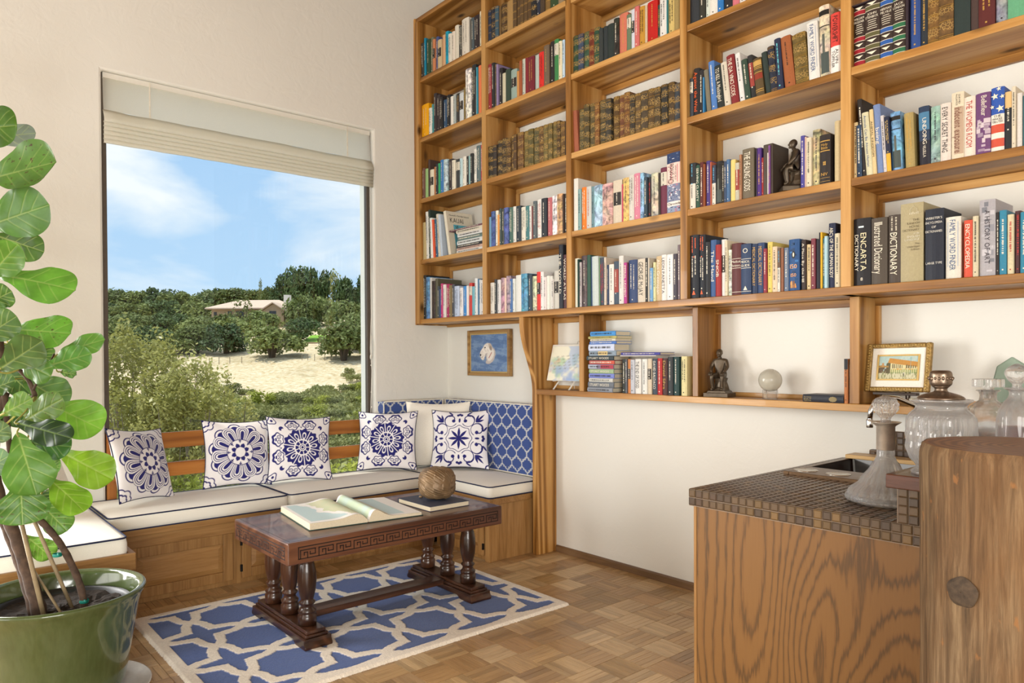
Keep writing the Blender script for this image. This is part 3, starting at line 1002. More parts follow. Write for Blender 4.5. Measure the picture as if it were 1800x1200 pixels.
# ---- trellis-print back cushions
def trellis(u, v, Wd=0.104, Hd=0.142):
    """stepped ogee trellis: True where the pale line runs; u across, v up (metres)"""
    def g(s):
        a = np.abs(s); sm = lambda e0, e1: np.clip((a - e0) / (e1 - e0), 0, 1) ** 2 * (3 - 2 * np.clip((a - e0) / (e1 - e0), 0, 1))
        return np.sign(s) * (0.26 * sm(0.0, 0.09) + 0.02 * a + 0.72 * sm(0.14, 0.62))
    out = np.zeros_like(u, bool)
    t = (v / Hd) % 1.0
    s = np.where(t < 0.5, (t - 0.25) / 0.25, (0.75 - t) / 0.25)
    w = 0.5 + 0.5 * g(s)                       # half-width of the even columns' shape, 0..1
    e = 1e-3
    t2 = ((v + e) / Hd) % 1.0
    s2 = np.where(t2 < 0.5, (t2 - 0.25) / 0.25, (0.75 - t2) / 0.25)
    slope = (0.5 * g(s2) - 0.5 * g(s)) / e * Wd / 2
    x = (u / Wd) % 1.0
    x = np.minimum(x, 1 - x) * Wd              # distance from even column axis, 0..Wd/2
    d = np.abs(x - w * Wd / 2) / np.sqrt(1 + slope ** 2)
    out = d < 0.0056
    return out


def grid_cushion(name, origin, eu, ev, en, w, h, thick, label, corner_r=0.03, res=0.004):
    """upright box cushion: printed front in the eu/ev plane facing en"""
    t = thing(name, origin, label, 'cushion')
    nu, nv = int(w / res), int(h / res)
    U, Vv = np.meshgrid(np.linspace(0, w, nu + 1), np.linspace(0, h, nv + 1), indexing='ij')
    puff = thick + 0.012 * (1 - np.abs(2 * U / w - 1) ** 4) * (1 - np.abs(2 * Vv / h - 1) ** 4)
    o_ = np.array(origin); eu, ev, en = np.array(eu, float), np.array(ev, float), np.array(en, float)
    P = o_ + U[..., None] * eu + Vv[..., None] * ev + puff[..., None] * en
    line = trellis(U - w / 2, Vv)
    blue = np.array(L4('3c518c')); pale = np.array(L4('bfc2c4'))
    c = np.where(line[..., None], pale, blue)
    idx = np.arange((nu + 1) * (nv + 1)).reshape(nu + 1, nv + 1)
    f = np.stack([idx[:-1, :-1], idx[1:, :-1], idx[1:, 1:], idx[:-1, 1:]], -1).reshape(-1, 4)
    mb = MB(); mb.add(P.reshape(-1, 3).tolist(), f.tolist(), c.reshape(-1, 4).tolist())
    # boxed sides and back
    def strip(a, b_, na, dirn):
        k = max(2, int(np.linalg.norm(np.array(b_) - np.array(a)) / res)); kk = int(thick / res)
        A = np.array(a)[None, None] + (np.array(b_) - np.array(a))[None, None] * np.linspace(0, 1, k + 1)[:, None, None] + en[None, None] * (np.linspace(0, thick, kk + 1)[None, :, None])
        uu = np.linspace(0, np.linalg.norm(np.array(b_) - np.array(a)), k + 1)[:, None] + np.zeros((1, kk + 1))
        ww = np.zeros((k + 1, 1)) + np.linspace(0, thick, kk + 1)[None]
        ln = trellis(uu - w / 2, ww + h) if dirn == 'h' else trellis(ww, uu)
        cc = np.where(ln[..., None], pale, blue)
        ix = np.arange((k + 1) * (kk + 1)).reshape(k + 1, kk + 1)
        ff = np.stack([ix[:-1, :-1], ix[1:, :-1], ix[1:, 1:], ix[:-1, 1:]], -1).reshape(-1, 4)
        mb.add(A.reshape(-1, 3).tolist(), ff.tolist(), cc.reshape(-1, 4).tolist())
    p00, p10, p11, p01 = o_, o_ + w * eu, o_ + w * eu + h * ev, o_ + h * ev
    strip(p01, p11, 0, 'h'); strip(p00, p01, 0, 'v'); strip(p10, p11, 0, 'v'); strip(p00, p10, 0, 'h')
    mb.add([tuple(p) for p in (p00, p10, p11, p01)], [(0, 1, 2, 3)], L4('3c518c'))
    part('cushion_cover', mb, M['fabric_print'], t, smooth=False)
    for dd in (thick, 0.006):
        e = 0.012
        def pt(a, b_): return tuple(o_ + a * eu + b_ * ev + dd * en)
        loop = [pt(e, 0), pt(w - e, 0), pt(w - 0.003, 0.003), pt(w, e), pt(w, h - e), pt(w - 0.003, h - 0.003), pt(w - e, h), pt(e, h), pt(0.003, h - 0.003), pt(0, h - e), pt(0, e), pt(0.003, 0.003)]
        m2 = MB(); m2.tube(loop, 0.0048, 6, closed=True); part('piping', m2, M['white_piping'], t, smooth=True)
    return t


grid_cushion('back_cushion', (0.004, -0.645, 0.494), (0, 1, 0), (0, 0, 1), (1, 0, 0), 0.52, 0.478, 0.095, 'blue trellis-print back cushion against the strip of wall beside the window')
grid_cushion('back_cushion', (0.108, -0.006, 0.494), (1, 0, 0), (0, 0, 1), (0, -1, 0), 1.085, 0.478, 0.098, 'wide blue trellis-print back cushion below the framed dog painting')

# ------------------------------------------------------------------ printed pillows
NAVY = np.array(L4('2a2a72')); WHITE = np.array(L4('f3f1f4'))


def pat_lotus(X, Y):
    r = np.hypot(X, Y); th = np.arctan2(Y, X); m = np.zeros_like(X, bool)
    for k in range(8):
        a = 2 * PI * (k + 0.5) / 8
        u = X * np.cos(a) + Y * np.sin(a); w = -X * np.sin(a) + Y * np.cos(a)
        m |= (np.abs(w) < 0.062 - np.maximum(0, u - 0.22) * 0.9) & (u > 0.145) & (u < 0.275)
        a = 2 * PI * k / 8
        u = X * np.cos(a) + Y * np.sin(a); w = -X * np.sin(a) + Y * np.cos(a)
        m |= (np.abs(w) < 0.016) & (np.abs(u - 0.335) < 0.05)
        m |= (np.abs(w) < 0.045) & (np.abs(u - 0.345) < 0.014)
    m |= (r > 0.375) & (r < 0.395)
    n = 10
    a = ((th * n / (2 * PI) + 0.25) % 1 - 0.5) * 2
    q = np.sqrt(a ** 2 + (np.clip((r - 0.40) / 0.46, 0, 9)) ** 5)
    inpet = (r > 0.395) & (q < 1.0)
    m |= inpet & ((q < 0.30) | ((q > 0.44) & (q < 0.54)) | ((q > 0.66) & (q < 0.75)) | (q > 0.93))
    a2 = ((th * n / (2 * PI) + 0.75) % 1 - 0.5) * 2
    q2 = np.sqrt((a2 * 1.1) ** 2 + ((r - 0.70) / 0.24) ** 2)
    out = (r > 0.395) & (q >= 1.0) & (q2 < 1.0)
    m |= out & ((q2 > 0.86) | (q2 < 0.62))
    for sx in (-1, 1):
        for sy in (-1, 1):
            dx, dy = (X - sx * 1.0) * -sx, (Y - sy * 1.0) * -sy
            d = np.hypot(dx, dy); ph = np.arctan2(dy, dx)
            pr = 0.30 + 0.05 * np.abs(np.cos(ph * 4))
            m |= (np.abs(d - pr) < 0.016) | ((np.abs(d - pr * 0.62) < 0.02)) | (d < 0.06)
    return m


def pat_rosette(X, Y):
    r = np.hypot(X, Y); th = np.arctan2(Y, X); m = np.zeros_like(X, bool)
    m |= (r < 0.04) | ((r > 0.065) & (r < 0.085))
    a = ((th * 9 / (2 * PI)) % 1 - 0.5) * 2
    m |= (r > 0.115) & (r < 0.215) & (np.abs(a) < 0.78)
    n = 10
    a = ((th * n / (2 * PI) + 0.3) % 1 - 0.5) * 2
    rm = 0.60 + 0.03 * np.cos(a * PI * 2.0) - 0.05 * np.abs(a) ** 3
    pet = (r > 0.26) & (r < rm)
    pet &= np.abs(a) < 1 - 0.045 / np.maximum(r, 0.1)
    q = (a / 0.5) ** 2 + ((r - 0.37) / 0.125) ** 2
    m |= pet & ~((q > 0.34) & (q < 1.0))
    for k in range(4):
        ca, sa = math.cos(k * PI / 2), math.sin(k * PI / 2)
        Xr, Yr = X * ca + Y * sa, -X * sa + Y * ca
        for s in (-1, 1):
            u, w = (Xr - s * 0.27), (Yr - 0.75)
            d = np.hypot(u, w * 1.15); ph = np.arctan2(w, u)
            rb = 0.215 + 0.018 * np.cos(ph * 6)
            thick = 0.035 + 0.05 * np.clip(np.sin(ph), 0, 1)
            m |= (d < rb) & (d > rb - thick)
            for e in (-1, 1):
                dd = np.hypot(u - e * 0.075, w + 0.035)
                m |= (np.abs(dd - 0.052) < 0.011) | (dd < 0.016)
            m |= (np.abs(u) < 0.05) & (np.abs(w - 0.06) < 0.022)
        m |= (np.hypot(Xr - 0.62, Yr - 0.62) < 0.075) & (np.hypot(Xr - 0.57, Yr - 0.57) > 0.05)
        m |= (np.hypot(Xr, Yr - 0.66) < 0.022) | (np.hypot(Xr - 0.03, Yr - 0.70) < 0.015) | (np.hypot(Xr + 0.03, Yr - 0.70) < 0.015)
        d = np.hypot(Xr - 0.87, Yr - 0.87)
        m |= (np.abs(d - 0.115 - 0.02 * np.cos(3 * np.arctan2(Yr - 0.87, Xr - 0.87))) < 0.015) | (d < 0.04)
    return m


def pat_star(X, Y):
    r = np.hypot(X, Y); th = np.arctan2(Y, X); m = np.zeros_like(X, bool)
    a = ((th * 8 / (2 * PI) + 0.5) % 1 - 0.5) * 2
    rl = 0.37
    m |= (r < rl) & (np.abs(a) * r * 0.39 < 0.042 * np.sin(PI * np.clip(r / rl, 0, 1)) + 0.004)
    ro = 0.40 + 0.055 * np.abs(np.cos(4 * th)) ** 3
    m |= np.abs(r - ro) < 0.012
    for k in range(4):
        ca, sa = math.cos(k * PI / 2), math.sin(k * PI / 2)
        Xr, Yr = X * ca + Y * sa, -X * sa + Y * ca
        for s in (-1, 1):
            u, w = (Xr - s * 0.30) * s, Yr - 0.62
            d = np.hypot(u, w); ph = np.arctan2(w, u)
            rad = 0.215
            wd = 0.010 + 0.020 * (0.5 + 0.5 * np.sin(ph))
            m |= (np.abs(d - rad) < wd) & ~((u < -0.06) & (w > -0.10))
            m |= np.hypot(u + 0.10, w - 0.00) < 0.062
            m |= (np.abs(np.hypot(u + 0.01, w - 0.08) - 0.115) < 0.018) & (w > 0.05) & (u < 0.06)
            # leaf pair beside the scroll
            uu = (u - 0.02) * 0.8 + (w - 0.30) * 0.6; ww = -(u - 0.02) * 0.6 + (w - 0.30) * 0.8
            m |= ((uu / 0.10) ** 2 + (ww / 0.03) ** 2 < 1)
        m |= ((Xr / 0.035) ** 2 + ((Yr - 0.64) / 0.085) ** 2 < 1)
        for e in (-0.06, 0, 0.06):
            m |= np.hypot(Xr - e, Yr - (0.88 - abs(e) * 0.5)) < 0.048
        for an in (-0.5, 0, 0.5):
            c0, s0 = math.cos(PI / 4 + an), math.sin(PI / 4 + an)
            px, py = Xr - 0.56, Yr - 0.56
            uu = px * c0 + py * s0; ww = -px * s0 + py * c0
            L_ = 0.40 if an == 0 else 0.30
            m |= (uu > 0) & (uu < L_) & (np.abs(ww) < 0.04 * np.sin(PI * np.clip(uu / L_, 0, 1)))
        d = np.hypot(Xr - 1, Yr - 1)
        m |= np.abs(d - 0.12) < 0.02
    return m


def pillow(label, P, n, lean, size, T, pattern, mat, group=None, roll=0.0, pipe='navy_piping', res=210, flange=0.0, k=0.095):
    n = Vector(n).normalized(); up = Vector((0, 0, 1))
    eu = up.cross(n).normalized()
    ev = (up * math.cos(lean) - n * math.sin(lean)).normalized()
    en = eu.cross(ev).normalized()
    if roll:
        Rm = Matrix.Rotation(roll, 3, en); eu = Rm @ eu; ev = Rm @ ev
    P = Vector(P)
    t = thing('throw_pillow', P, label, 'pillow', group)
    half = size / 2
    C0 = P + ev * half * 0.985 + en * T * 0.55
    def surf(m, sgn):
        u, v = np.meshgrid(np.linspace(-1, 1, m + 1), np.linspace(-1, 1, m + 1), indexing='ij')
        x = u * (1 - k * (1 - v ** 2) * np.abs(u)); y = v * (1 - k * (1 - u ** 2) * np.abs(v))
        z = sgn * T * (np.clip(1 - u ** 2, 0, 1) ** 0.55) * (np.clip(1 - v ** 2, 0, 1) ** 0.55)
        z = z + 0.004 * (vnoise(u + 2, v + 2, 1.7, 3) - 0.5) * (1 - u ** 2) * (1 - v ** 2)
        Pw = np.array(C0) + half * (x[..., None] * np.array(eu) + y[..., None] * np.array(ev)) + z[..., None] * np.array(en)
        ix = np.arange((m + 1) ** 2).reshape(m + 1, m + 1)
        f = np.stack([ix[:-1, :-1], ix[1:, :-1], ix[1:, 1:], ix[:-1, 1:]], -1).reshape(-1, 4)
        if sgn < 0: f = f[:, ::-1]
        return u, v, Pw.reshape(-1, 3), f
    mb = MB()
    u, v, Pw, f = surf(res, 1)
    if pattern:
        q = 0.5 / res; mk = sum(pattern(u + a, v + b_).astype(float) for a, b_ in ((-q, -q), (q, -q), (-q, q), (q, q))) / 4
        c = (NAVY * mk[..., None] + WHITE * (1 - mk[..., None])).reshape(-1, 4)
    else: c = None
    mb.add(Pw.tolist(), f.tolist(), c.tolist() if c is not None else None)
    u, v, Pw, f = surf(24, -1)
    mb.add(Pw.tolist(), f.tolist(), tuple(WHITE) if pattern else None)
    part('pillow_cover', mb, mat, t, smooth=True)
    loop = []
    q = np.linspace(-1, 1, 15)[:-1]
    for (a, b_) in [(x, -1) for x in q] + [(1, x) for x in q] + [(-x, 1) for x in q] + [(-1, -x) for x in q]:
        x = a * (1 - k * (1 - b_ ** 2) * abs(a)); y = b_ * (1 - k * (1 - a ** 2) * abs(b_))
        loop.append(C0 + eu * float(half * x) + ev * float(half * y))
    m2 = MB(); m2.tube(loop, 0.0032, 6, closed=True)
    part('piping', m2, M[pipe], t, smooth=True)
    return t, C0, eu, ev, en


ZC = 0.493
FP = M['fabric_print']
t0, c0, eu, ev, en = pillow('white and navy lotus-print pillow leaning in the seat corner beside the fig leaves', (0.27, -2.30, ZC), (0.80, 0.60, 0), 0.30, 0.42, 0.068, pat_lotus, FP, roll=-0.10)
t1, c1, eu1, ev1, en1 = pillow('white and navy lotus-print pillow partly covered by the scroll-print pillow beside it', (0.155, -1.735, ZC), (1, -0.04, 0), 0.20, 0.42, 0.065, pat_lotus, FP, roll=-0.04)
pillow('white and navy rosette pillow overlapping the lotus pillow on the window bench', (0.235, -1.36, ZC), (0.98, -0.12, 0), 0.24, 0.425, 0.065, pat_rosette, FP, roll=-0.05)
pillow('white and navy rosette pillow at the corner, its edge over the cream pillow', (0.235, -0.70, ZC), (0.80, -0.62, 0), 0.26, 0.425, 0.065, pat_rosette, FP, roll=0.0)
pillow('white and navy star-tile pillow leaning on the wide blue back cushion', (0.545, -0.285, ZC), (0.68, -0.73, 0), 0.24, 0.43, 0.065, pat_star, FP, roll=0.01)
pillow('plain cream pillow with turned-out edges wedged in the seat corner', (0.33, -0.34, ZC), (0.70, -0.71, 0), 0.20, 0.48, 0.06, None, M['cream_linen'], pipe='cream_linen', k=0.09)
pillow('plain cream pillow on the side bench half hidden by fig leaves', (0.36, -2.80, ZC + 0.002), (0.75, 0.5, 0), 0.45, 0.40, 0.075, None, M['cream_linen'], pipe='cream_linen')

# ------------------------------------------------------------------ rug
rx0, rx1, ry0, ry1 = 0.79, 2.045, -2.482, -0.688
rug = thing('rug', ((rx0 + rx1) / 2, (ry0 + ry1) / 2, 0), 'blue wool rug with a raised cream star lattice under the carved table', 'rug')
nu, nv = 300, 420
X, Y = np.meshgrid(np.linspace(rx0, rx1, nu + 1), np.linspace(ry0, ry1, nv + 1), indexing='ij')
wob = (vnoise(X + 5, Y + 5, 3.0, 4) - 0.5) * 0.02
wob2 = (vnoise(X + 9, Y + 3, 3.0, 8) - 0.5) * 0.02
PXr, PYr = 0.3725, 0.355
u = ((X + wob - 1.032) / PXr + 0.5) % 1 - 0.5; v = ((Y + wob2 + 2.09) / PYr + 0.5) % 1 - 0.5
u *= PXr; v *= PYr * PXr / PYr
R_ = PXr / 2
f1 = (np.abs(u) + np.abs(v)) / math.sqrt(2) - R_ / math.sqrt(2)
f2 = np.maximum(np.abs(u), np.abs(v)) - R_ * 0.735
# star arms bow a little, like the knotted lattice
sd_ = np.minimum(f1, f2) + 0.010 * np.cos(8 * np.arctan2(v, u)) * 0.6
edge = np.minimum(np.minimum(X - rx0, rx1 - X), np.minimum(Y - ry0, ry1 - Y))
cream = (np.abs(sd_) < 0.021) | (edge < 0.05)
hgt = 0.0095 + 0.0045 * cream
hgt = hgt * np.clip(edge / 0.008, 0, 1) ** 0.5
hgt += (np.random.rand(*X.shape) - 0.5) * 0.0012 + (vnoise(X, Y, 6, 5) - 0.5) * 0.002
cc = np.where(cream[..., None], np.array(L4('e8dfcf')), np.array(L4('3c5896')))
kk = (1 + (np.random.rand(*X.shape) - 0.5) * 0.22)[..., None]
cc = cc * np.concatenate([kk, kk, kk, np.ones_like(kk)], -1)
ix = np.arange((nu + 1) * (nv + 1)).reshape(nu + 1, nv + 1)
ff = np.stack([ix[:-1, :-1], ix[1:, :-1], ix[1:, 1:], ix[:-1, 1:]], -1).reshape(-1, 4)
jit = np.where(edge < 0.004, (np.random.rand(*X.shape) - 0.5) * 0.006, 0)
P = np.stack([X + jit, Y + jit[::-1], hgt + 0.0005], -1)
mb = MB(); mb.add(P.reshape(-1, 3).tolist(), ff.tolist(), cc.reshape(-1, 4).tolist())
part('pile', mb, M['rug'], rug, smooth=True)
mb = MB(); mb.box(rx0 + 0.006, rx1 - 0.006, ry0 + 0.006, ry1 - 0.006, 0.0003, 0.006); part('backing', mb, M['white_piping'], rug)

# ------------------------------------------------------------------ carved trestle table
RG = 0.0125
tx0, tx1, ty0, ty1 = 1.095, 1.735, -2.08, -0.885
tcx = (tx0 + tx1) / 2
tab = thing('coffee_table', (tcx, (ty0 + ty1) / 2, RG), 'low dark wooden trestle table with carved key border and turned legs', 'table')
mb = MB(); mb.box(tx0, tx1, ty0, ty1, 0.402, 0.5); part('tabletop', mb, M['tabletop'], tab, bevel=0.006)
m2 = MB(); w = 0.0016
for (a, b_, c_, d_) in ((tx0 + 0.02, tx1 - 0.02, ty0 + 0.02, ty0 + 0.02 + w), (tx0 + 0.02, tx1 - 0.02, ty1 - 0.02 - w, ty1 - 0.02), (tx0 + 0.02, tx0 + 0.02 + w, ty0 + 0.02, ty1 - 0.02), (tx1 - 0.02 - w, tx1 - 0.02, ty0 + 0.02, ty1 - 0.02)):
    m2.box(a, b_, c_, d_, 0.4995, 0.5003)
groove = plain('groove_shade_and_inlay', '1c0e08', 0.7)  # serves the key's painted groove shade and the inlaid border line
part('inlaid_line', m2, groove, tab)


def key_lines(length, z0, z1):
    """polyline segments of a running key, (s0,z0,s1,z1)"""
    seg = [(0, z0, length, z0), (0, z1, length, z1), (0, z0, 0, z1), (length, z0, length, z1)]
    n = max(1, round(length / 0.083)); w_ = length / n; h = z1 - z0
    for k in range(n):
        s = k * w_
        p = [(s + 0.10 * w_, 0.0), (s + 0.10 * w_, 0.72), (s + 0.90 * w_, 0.72), (s + 0.90 * w_, 0.28), (s + 0.62 * w_, 0.28), (s + 0.62 * w_, 0.50)]
        p2 = [(s + 0.30 * w_, 0.28), (s + 0.30 * w_, 0.50), (s + 0.48 * w_, 0.50), (s + 0.48 * w_, 0.0)]
        for q in (p, p2):
            for (a, b_) in zip(q[:-1], q[1:]):
                seg.append((a[0], z0 + a[1] * h, b_[0], z0 + b_[1] * h))
    return seg


def carve(axis, pos, a0, a1, out):  # dark raised strips stand in for carved grooves; shade is in their colour
    m_ = MB(); g = 0.0023
    for (s0, q0, s1, q1) in key_lines(a1 - a0, 0.425, 0.476):
        lo, hi = min(s0, s1) - g + a0, max(s0, s1) + g + a0
        zl, zh = min(q0, q1) - g, max(q0, q1) + g
        d0, d1 = sorted((pos - 0.0004 * out, pos + 0.0005 * out))
        if axis == 'x': m_.box(d0, d1, lo, hi, zl, zh)
        else: m_.box(lo, hi, d0, d1, zl, zh)
    return m_


part('key_shade_strips', carve('x', tx1, ty0 + 0.05, ty1 - 0.03, 1), groove, tab)
part('key_shade_strips', carve('y', ty0, tx0 + 0.03, tx1 - 0.03, -1), groove, tab)
LP = [(0.030, 0.0), (0.041, 0.004), (0.042, 0.045), (0.036, 0.050), (0.040, 0.060), (0.041, 0.066), (0.030, 0.076), (0.028, 0.090), (0.036, 0.098), (0.037, 0.104), (0.027, 0.112), (0.031, 0.125), (0.039, 0.160), (0.0425, 0.200), (0.041, 0.240), (0.034, 0.275), (0.028, 0.290), (0.034, 0.297), (0.035, 0.304), (0.034, 0.317)]
for yy in (-1.935, -1.02):
    for xx in (1.235, 1.43, 1.62):
        mb = MB(); mb.lathe(LP, 22, (xx - 0.012, yy, RG + 0.0735))
        part('leg', mb, M['dark_z'], tab, smooth=True)
    mb = MB(); xa, xb = 1.105, 1.725; y0, y1 = yy - 0.066, yy + 0.066
    pr = [(xa, 0.0), (xa + 0.10, 0.0), (xa + 0.13, 0.018), (xb - 0.13, 0.018), (xb - 0.10, 0.0), (xb, 0.0), (xb + 0.004, 0.012), (xb - 0.008, 0.03), (xb - 0.010, 0.045), (xa + 0.010, 0.045), (xa + 0.008, 0.03), (xa - 0.004, 0.012)]
    mb.prism([(p, q + RG) for p, q in pr], 'y', y0, y1)
    ft = part('trestle_foot', mb, M['dark_x'], tab, bevel=0.003, recalc=True)
    mb = MB(); mb.box(xa + 0.018, xb - 0.018, y0 + 0.012, y1 - 0.012, RG + 0.045, RG + 0.058); mb.box(xa + 0.026, xb - 0.026, y0 + 0.02, y1 - 0.02, RG + 0.058, RG + 0.074)
    part('moulding', mb, M['dark_x'], ft, bevel=0.003)
mb = MB(); mb.box(1.375, 1.475, -1.87, -1.085, RG + 0.044, RG + 0.073); part('stretcher', mb, M['dark_y'], tab, bevel=0.003)

# ---- open atlas
atl = thing('open_atlas', (1.37, -1.60, 0.5), 'large open atlas showing pale coastal maps on the carved table', 'book')
ang = math.radians(-7.0)
e_up = Vector((-math.cos(ang), -math.sin(ang), 0)); e_ac = Vector((-math.sin(ang) * -1, -math.cos(ang), 0)) * -1
# e_up: towards the top of the page (away from the camera side); e_ac: from the left page to the right one
e_up = Vector((-0.991, 0.125, 0)).normalized(); e_ac = Vector((0.125, 0.991, 0)).normalized()
sp0 = Vector((1.612, -1.622, 0.5))
HH, WWd = 0.475, 0.285


def page_h(s):
    # height of the page surface over the cover, s = -1 (outer left) .. 1 (outer right)
    if s < 0:
        t_ = -s
        return 0.030 + 0.016 * math.exp(-((t_ - 0.22) / 0.2) ** 2) - 0.022 * math.exp(-(t_ / 0.07) ** 2)
    return 0.012 + 0.040 * math.exp(-((s - 0.14) / 0.17) ** 2) - 0.03 * math.exp(-(s / 0.05) ** 2) + 0.004 * math.sin(3 * s)


def page_grid(s0, s1, n, m, colour):
    mb_ = MB(); v = []; c = []; f = []
    for i in range(n + 1):
        s = s0 + (s1 - s0) * i / n
        for j in range(m + 1):
            q = j / m
            p = sp0 + e_ac * s * WWd + e_up * q * HH
            v.append((p.x, p.y, 0.504 + page_h(s)))
            c.append(colour(s, q))
    for i in range(n):
        for j in range(m):
            f.append((i * (m + 1) + j, (i + 1) * (m + 1) + j, (i + 1) * (m + 1) + j + 1, i * (m + 1) + j + 1))
    return mb_.add(v, f, c)


NS, NQ = 70, 90
sn_, qn_ = np.meshgrid(np.linspace(-1, 1, 2 * NS + 1), np.linspace(0, 1, NQ + 1), indexing='ij')
coast = vnoise(sn_ + 1, qn_, 2.2, 21, 4); relief = vnoise(sn_ + 1, qn_, 9, 22, 3)
paper = L4('f4f1ea'); sea = L4('c3d8d8'); land = L4('c9d6b0'); land2 = L4('dcd6b4')


def map_col(s, q):
    i = int(round((s + 1) * NS)); j = int(round(q * NQ))
    if s < 0:
        if s < -0.93 or q < 0.07 or q > 0.95: return paper
        edge_ = -0.62 + 0.5 * q * -0.4 + (coast[i, j] - 0.5) * 0.55 + 0.25 * (1 - q)
        if s < edge_: return sea
        if s < edge_ + 0.10: return paper
        k = relief[i, j]
        return tuple(np.array(land) * (1 - k) + np.array(land2) * k)
    if q < 0.06 or q > 0.96 or s > 0.95: return paper
    if s < 0.30:
        k = relief[i, j]; return tuple(np.array(land) * (1 - k) + np.array(sea) * k)
    if s < 0.42: return L4('d8cfae')
    return sea if s < 0.72 else paper


part('left_pages', page_grid(-1, 0, NS, NQ, map_col), M['paper'], atl, smooth=True)
part('right_pages', page_grid(0, 1, NS, NQ, map_col), M['paper'], atl, smooth=True)
for nm, s0, s1 in (('page_block', -1, -0.005), ('page_block', 0.005, 1)):
    mb = MB(); v = []; f = []
    n = 30
    for q in (0.0, 1.0):
        for i in range(n + 1):
            s = s0 + (s1 - s0) * i / n; p = sp0 + e_ac * s * WWd + e_up * q * HH
            v.append((p.x, p.y, 0.5035)); v.append((p.x, p.y, 0.5035 + page_h(s)))
    o2 = 2 * (n + 1)
    for i in range(n):
        f.append((2 * i, 2 * i + 2, 2 * i + 3, 2 * i + 1)); f.append((o2 + 2 * i, o2 + 2 * i + 1, o2 + 2 * i + 3, o2 + 2 * i + 2))
    f.append((0, 1, o2 + 1, o2)); f.append((2 * n, o2 + 2 * n, o2 + 2 * n + 1, 2 * n + 1))
    mb.add(v, f); part(nm, mb, M['pages'], atl)
for s0, s1 in ((-1.02, -0.02), (0.02, 1.02)):
    mb = MB(); Mx = Matrix(((e_ac.x, e_up.x, 0, sp0.x), (e_ac.y, e_up.y, 0, sp0.y), (0, 0, 1, 0), (0, 0, 0, 1)))
    mb.box(s0 * WWd, s1 * WWd, -0.006, HH + 0.006, 0.5003, 0.5032, M=Mx)
    part('cover_board', mb, plain('dark_green_cover', '20403a', 0.5), atl)

# ---- blue book with the carved bronze on it
bb = thing('hardback_book', (1.46, -1.13, 0.5), 'slate-blue hardback book lying on the table under the carved bronze', 'book')
mb = MB()
mb.box(1.30, 1.612, -1.264, -1.010, 0.5003, 0.5028); mb.box(1.30, 1.612, -1.264, -1.010, 0.5243, 0.5268); mb.box(1.298, 1.3015, -1.264, -1.010, 0.5003, 0.5268)
part('cover', mb, plain('slate_cloth', '3c4152', 0.6), bb, bevel=0.0008)
mb = MB(); mb.box(1.302, 1.608, -1.260, -1.014, 0.5028, 0.5243); part('page_block', mb, M['pages'], bb)

cb = thing('carved_bronze', (1.46, -1.115, 0.527), 'squat round bronze carved with overlapping leaves on the slate-blue book', 'sculpture')
nA, nB = 200, 100
v = []; f = []
ax = Vector((0.72, 0.62, -0.05)).normalized(); a1 = ax.cross(Vector((0, 0, 1))).normalized(); a2 = ax.cross(a1)
for i in range(nB + 1):
    ph = -PI / 2 + PI * i / nB
    for k in range(nA):
        th = 2 * PI * k / nA
        pw = lambda c_, e_: math.copysign(abs(c_) ** e_, c_)
        p = Vector((0.1 * pw(math.cos(ph), 0.62) * math.cos(th), 0.1 * pw(math.cos(ph), 0.62) * math.sin(th), 0.084 * pw(math.sin(ph), 0.72)))
        d = p.normalized(); psi = math.acos(max(-1, min(1, d.dot(ax)))); al = math.atan2(d.dot(a2), d.dot(a1))
        row = psi / 0.50; ri = math.floor(row); fr = row - ri
        lobes = 9 + (2 if 1 <= ri <= 4 else 0)
        s_ = ((al + psi * 0.5) * lobes / (2 * PI) + 0.5 * (ri % 2)) % 1 - 0.5
        h = 0.0065 * (1 - abs(s_) * 2) ** 0.6 * (0.3 + 0.7 * fr) + 0.0012 * math.cos(s_ * 2 * PI * 4)
        p = p + d * (h - 0.003)
        v.append((1.46 + p.x, -1.115 + p.y, 0.527 + 0.088 + p.z))
for i in range(nB):
    for k in range(nA):
        f.append((i * nA + k, i * nA + (k + 1) % nA, (i + 1) * nA + (k + 1) % nA, (i + 1) * nA + k))
mb = MB(); mb.add(v, f); part('body', mb, M['carved'], cb, smooth=True)
mb = MB(); mb.ball((1.375, -1.165, 0.5335), (0.014, 0.010, 0.0068), 10, 6); part('foot', mb, M['carved'], cb, smooth=True)

# ---- dog portrait on the book wall
pt_ = thing('framed_painting', (0.555, -0.018, 1.33), 'framed oil painting of a white terrier on blue above the corner bench', 'painting')
px0, px1, pz0, pz1 = 0.305, 0.80, 1.157, 1.497


def frame_part(name, parent, x0, x1, z0, z1, y0, y1, w, mat, bevel=0.003):
    for (a, b_, c_, d_, m_) in ((x0, x0 + w, z0, z1, 'z'), (x1 - w, x1, z0, z1, 'z'), (x0 + w, x1 - w, z0, z0 + w, 'x'), (x0 + w, x1 - w, z1 - w, z1, 'x')):
        mb_ = MB(); mb_.box(a, b_, y0, y1, c_, d_); part(name, mb_, mat, parent, bevel=bevel)


FRM = wood('gilt_walnut_frame', '6b4a24', '94703e', 'b3905a', axis='x', ringmix=0.3, fine=60)
frame_part('frame_rail', pt_, px0, px1, pz0, pz1, -0.038, -0.003, 0.022, FRM)
frame_part('frame_slip', pt_, px0 + 0.022, px1 - 0.022, pz0 + 0.022, pz1 - 0.022, -0.03, -0.006, 0.012, plain('gold_slip', 'b79a63', 0.45, 0.2), 0.002)


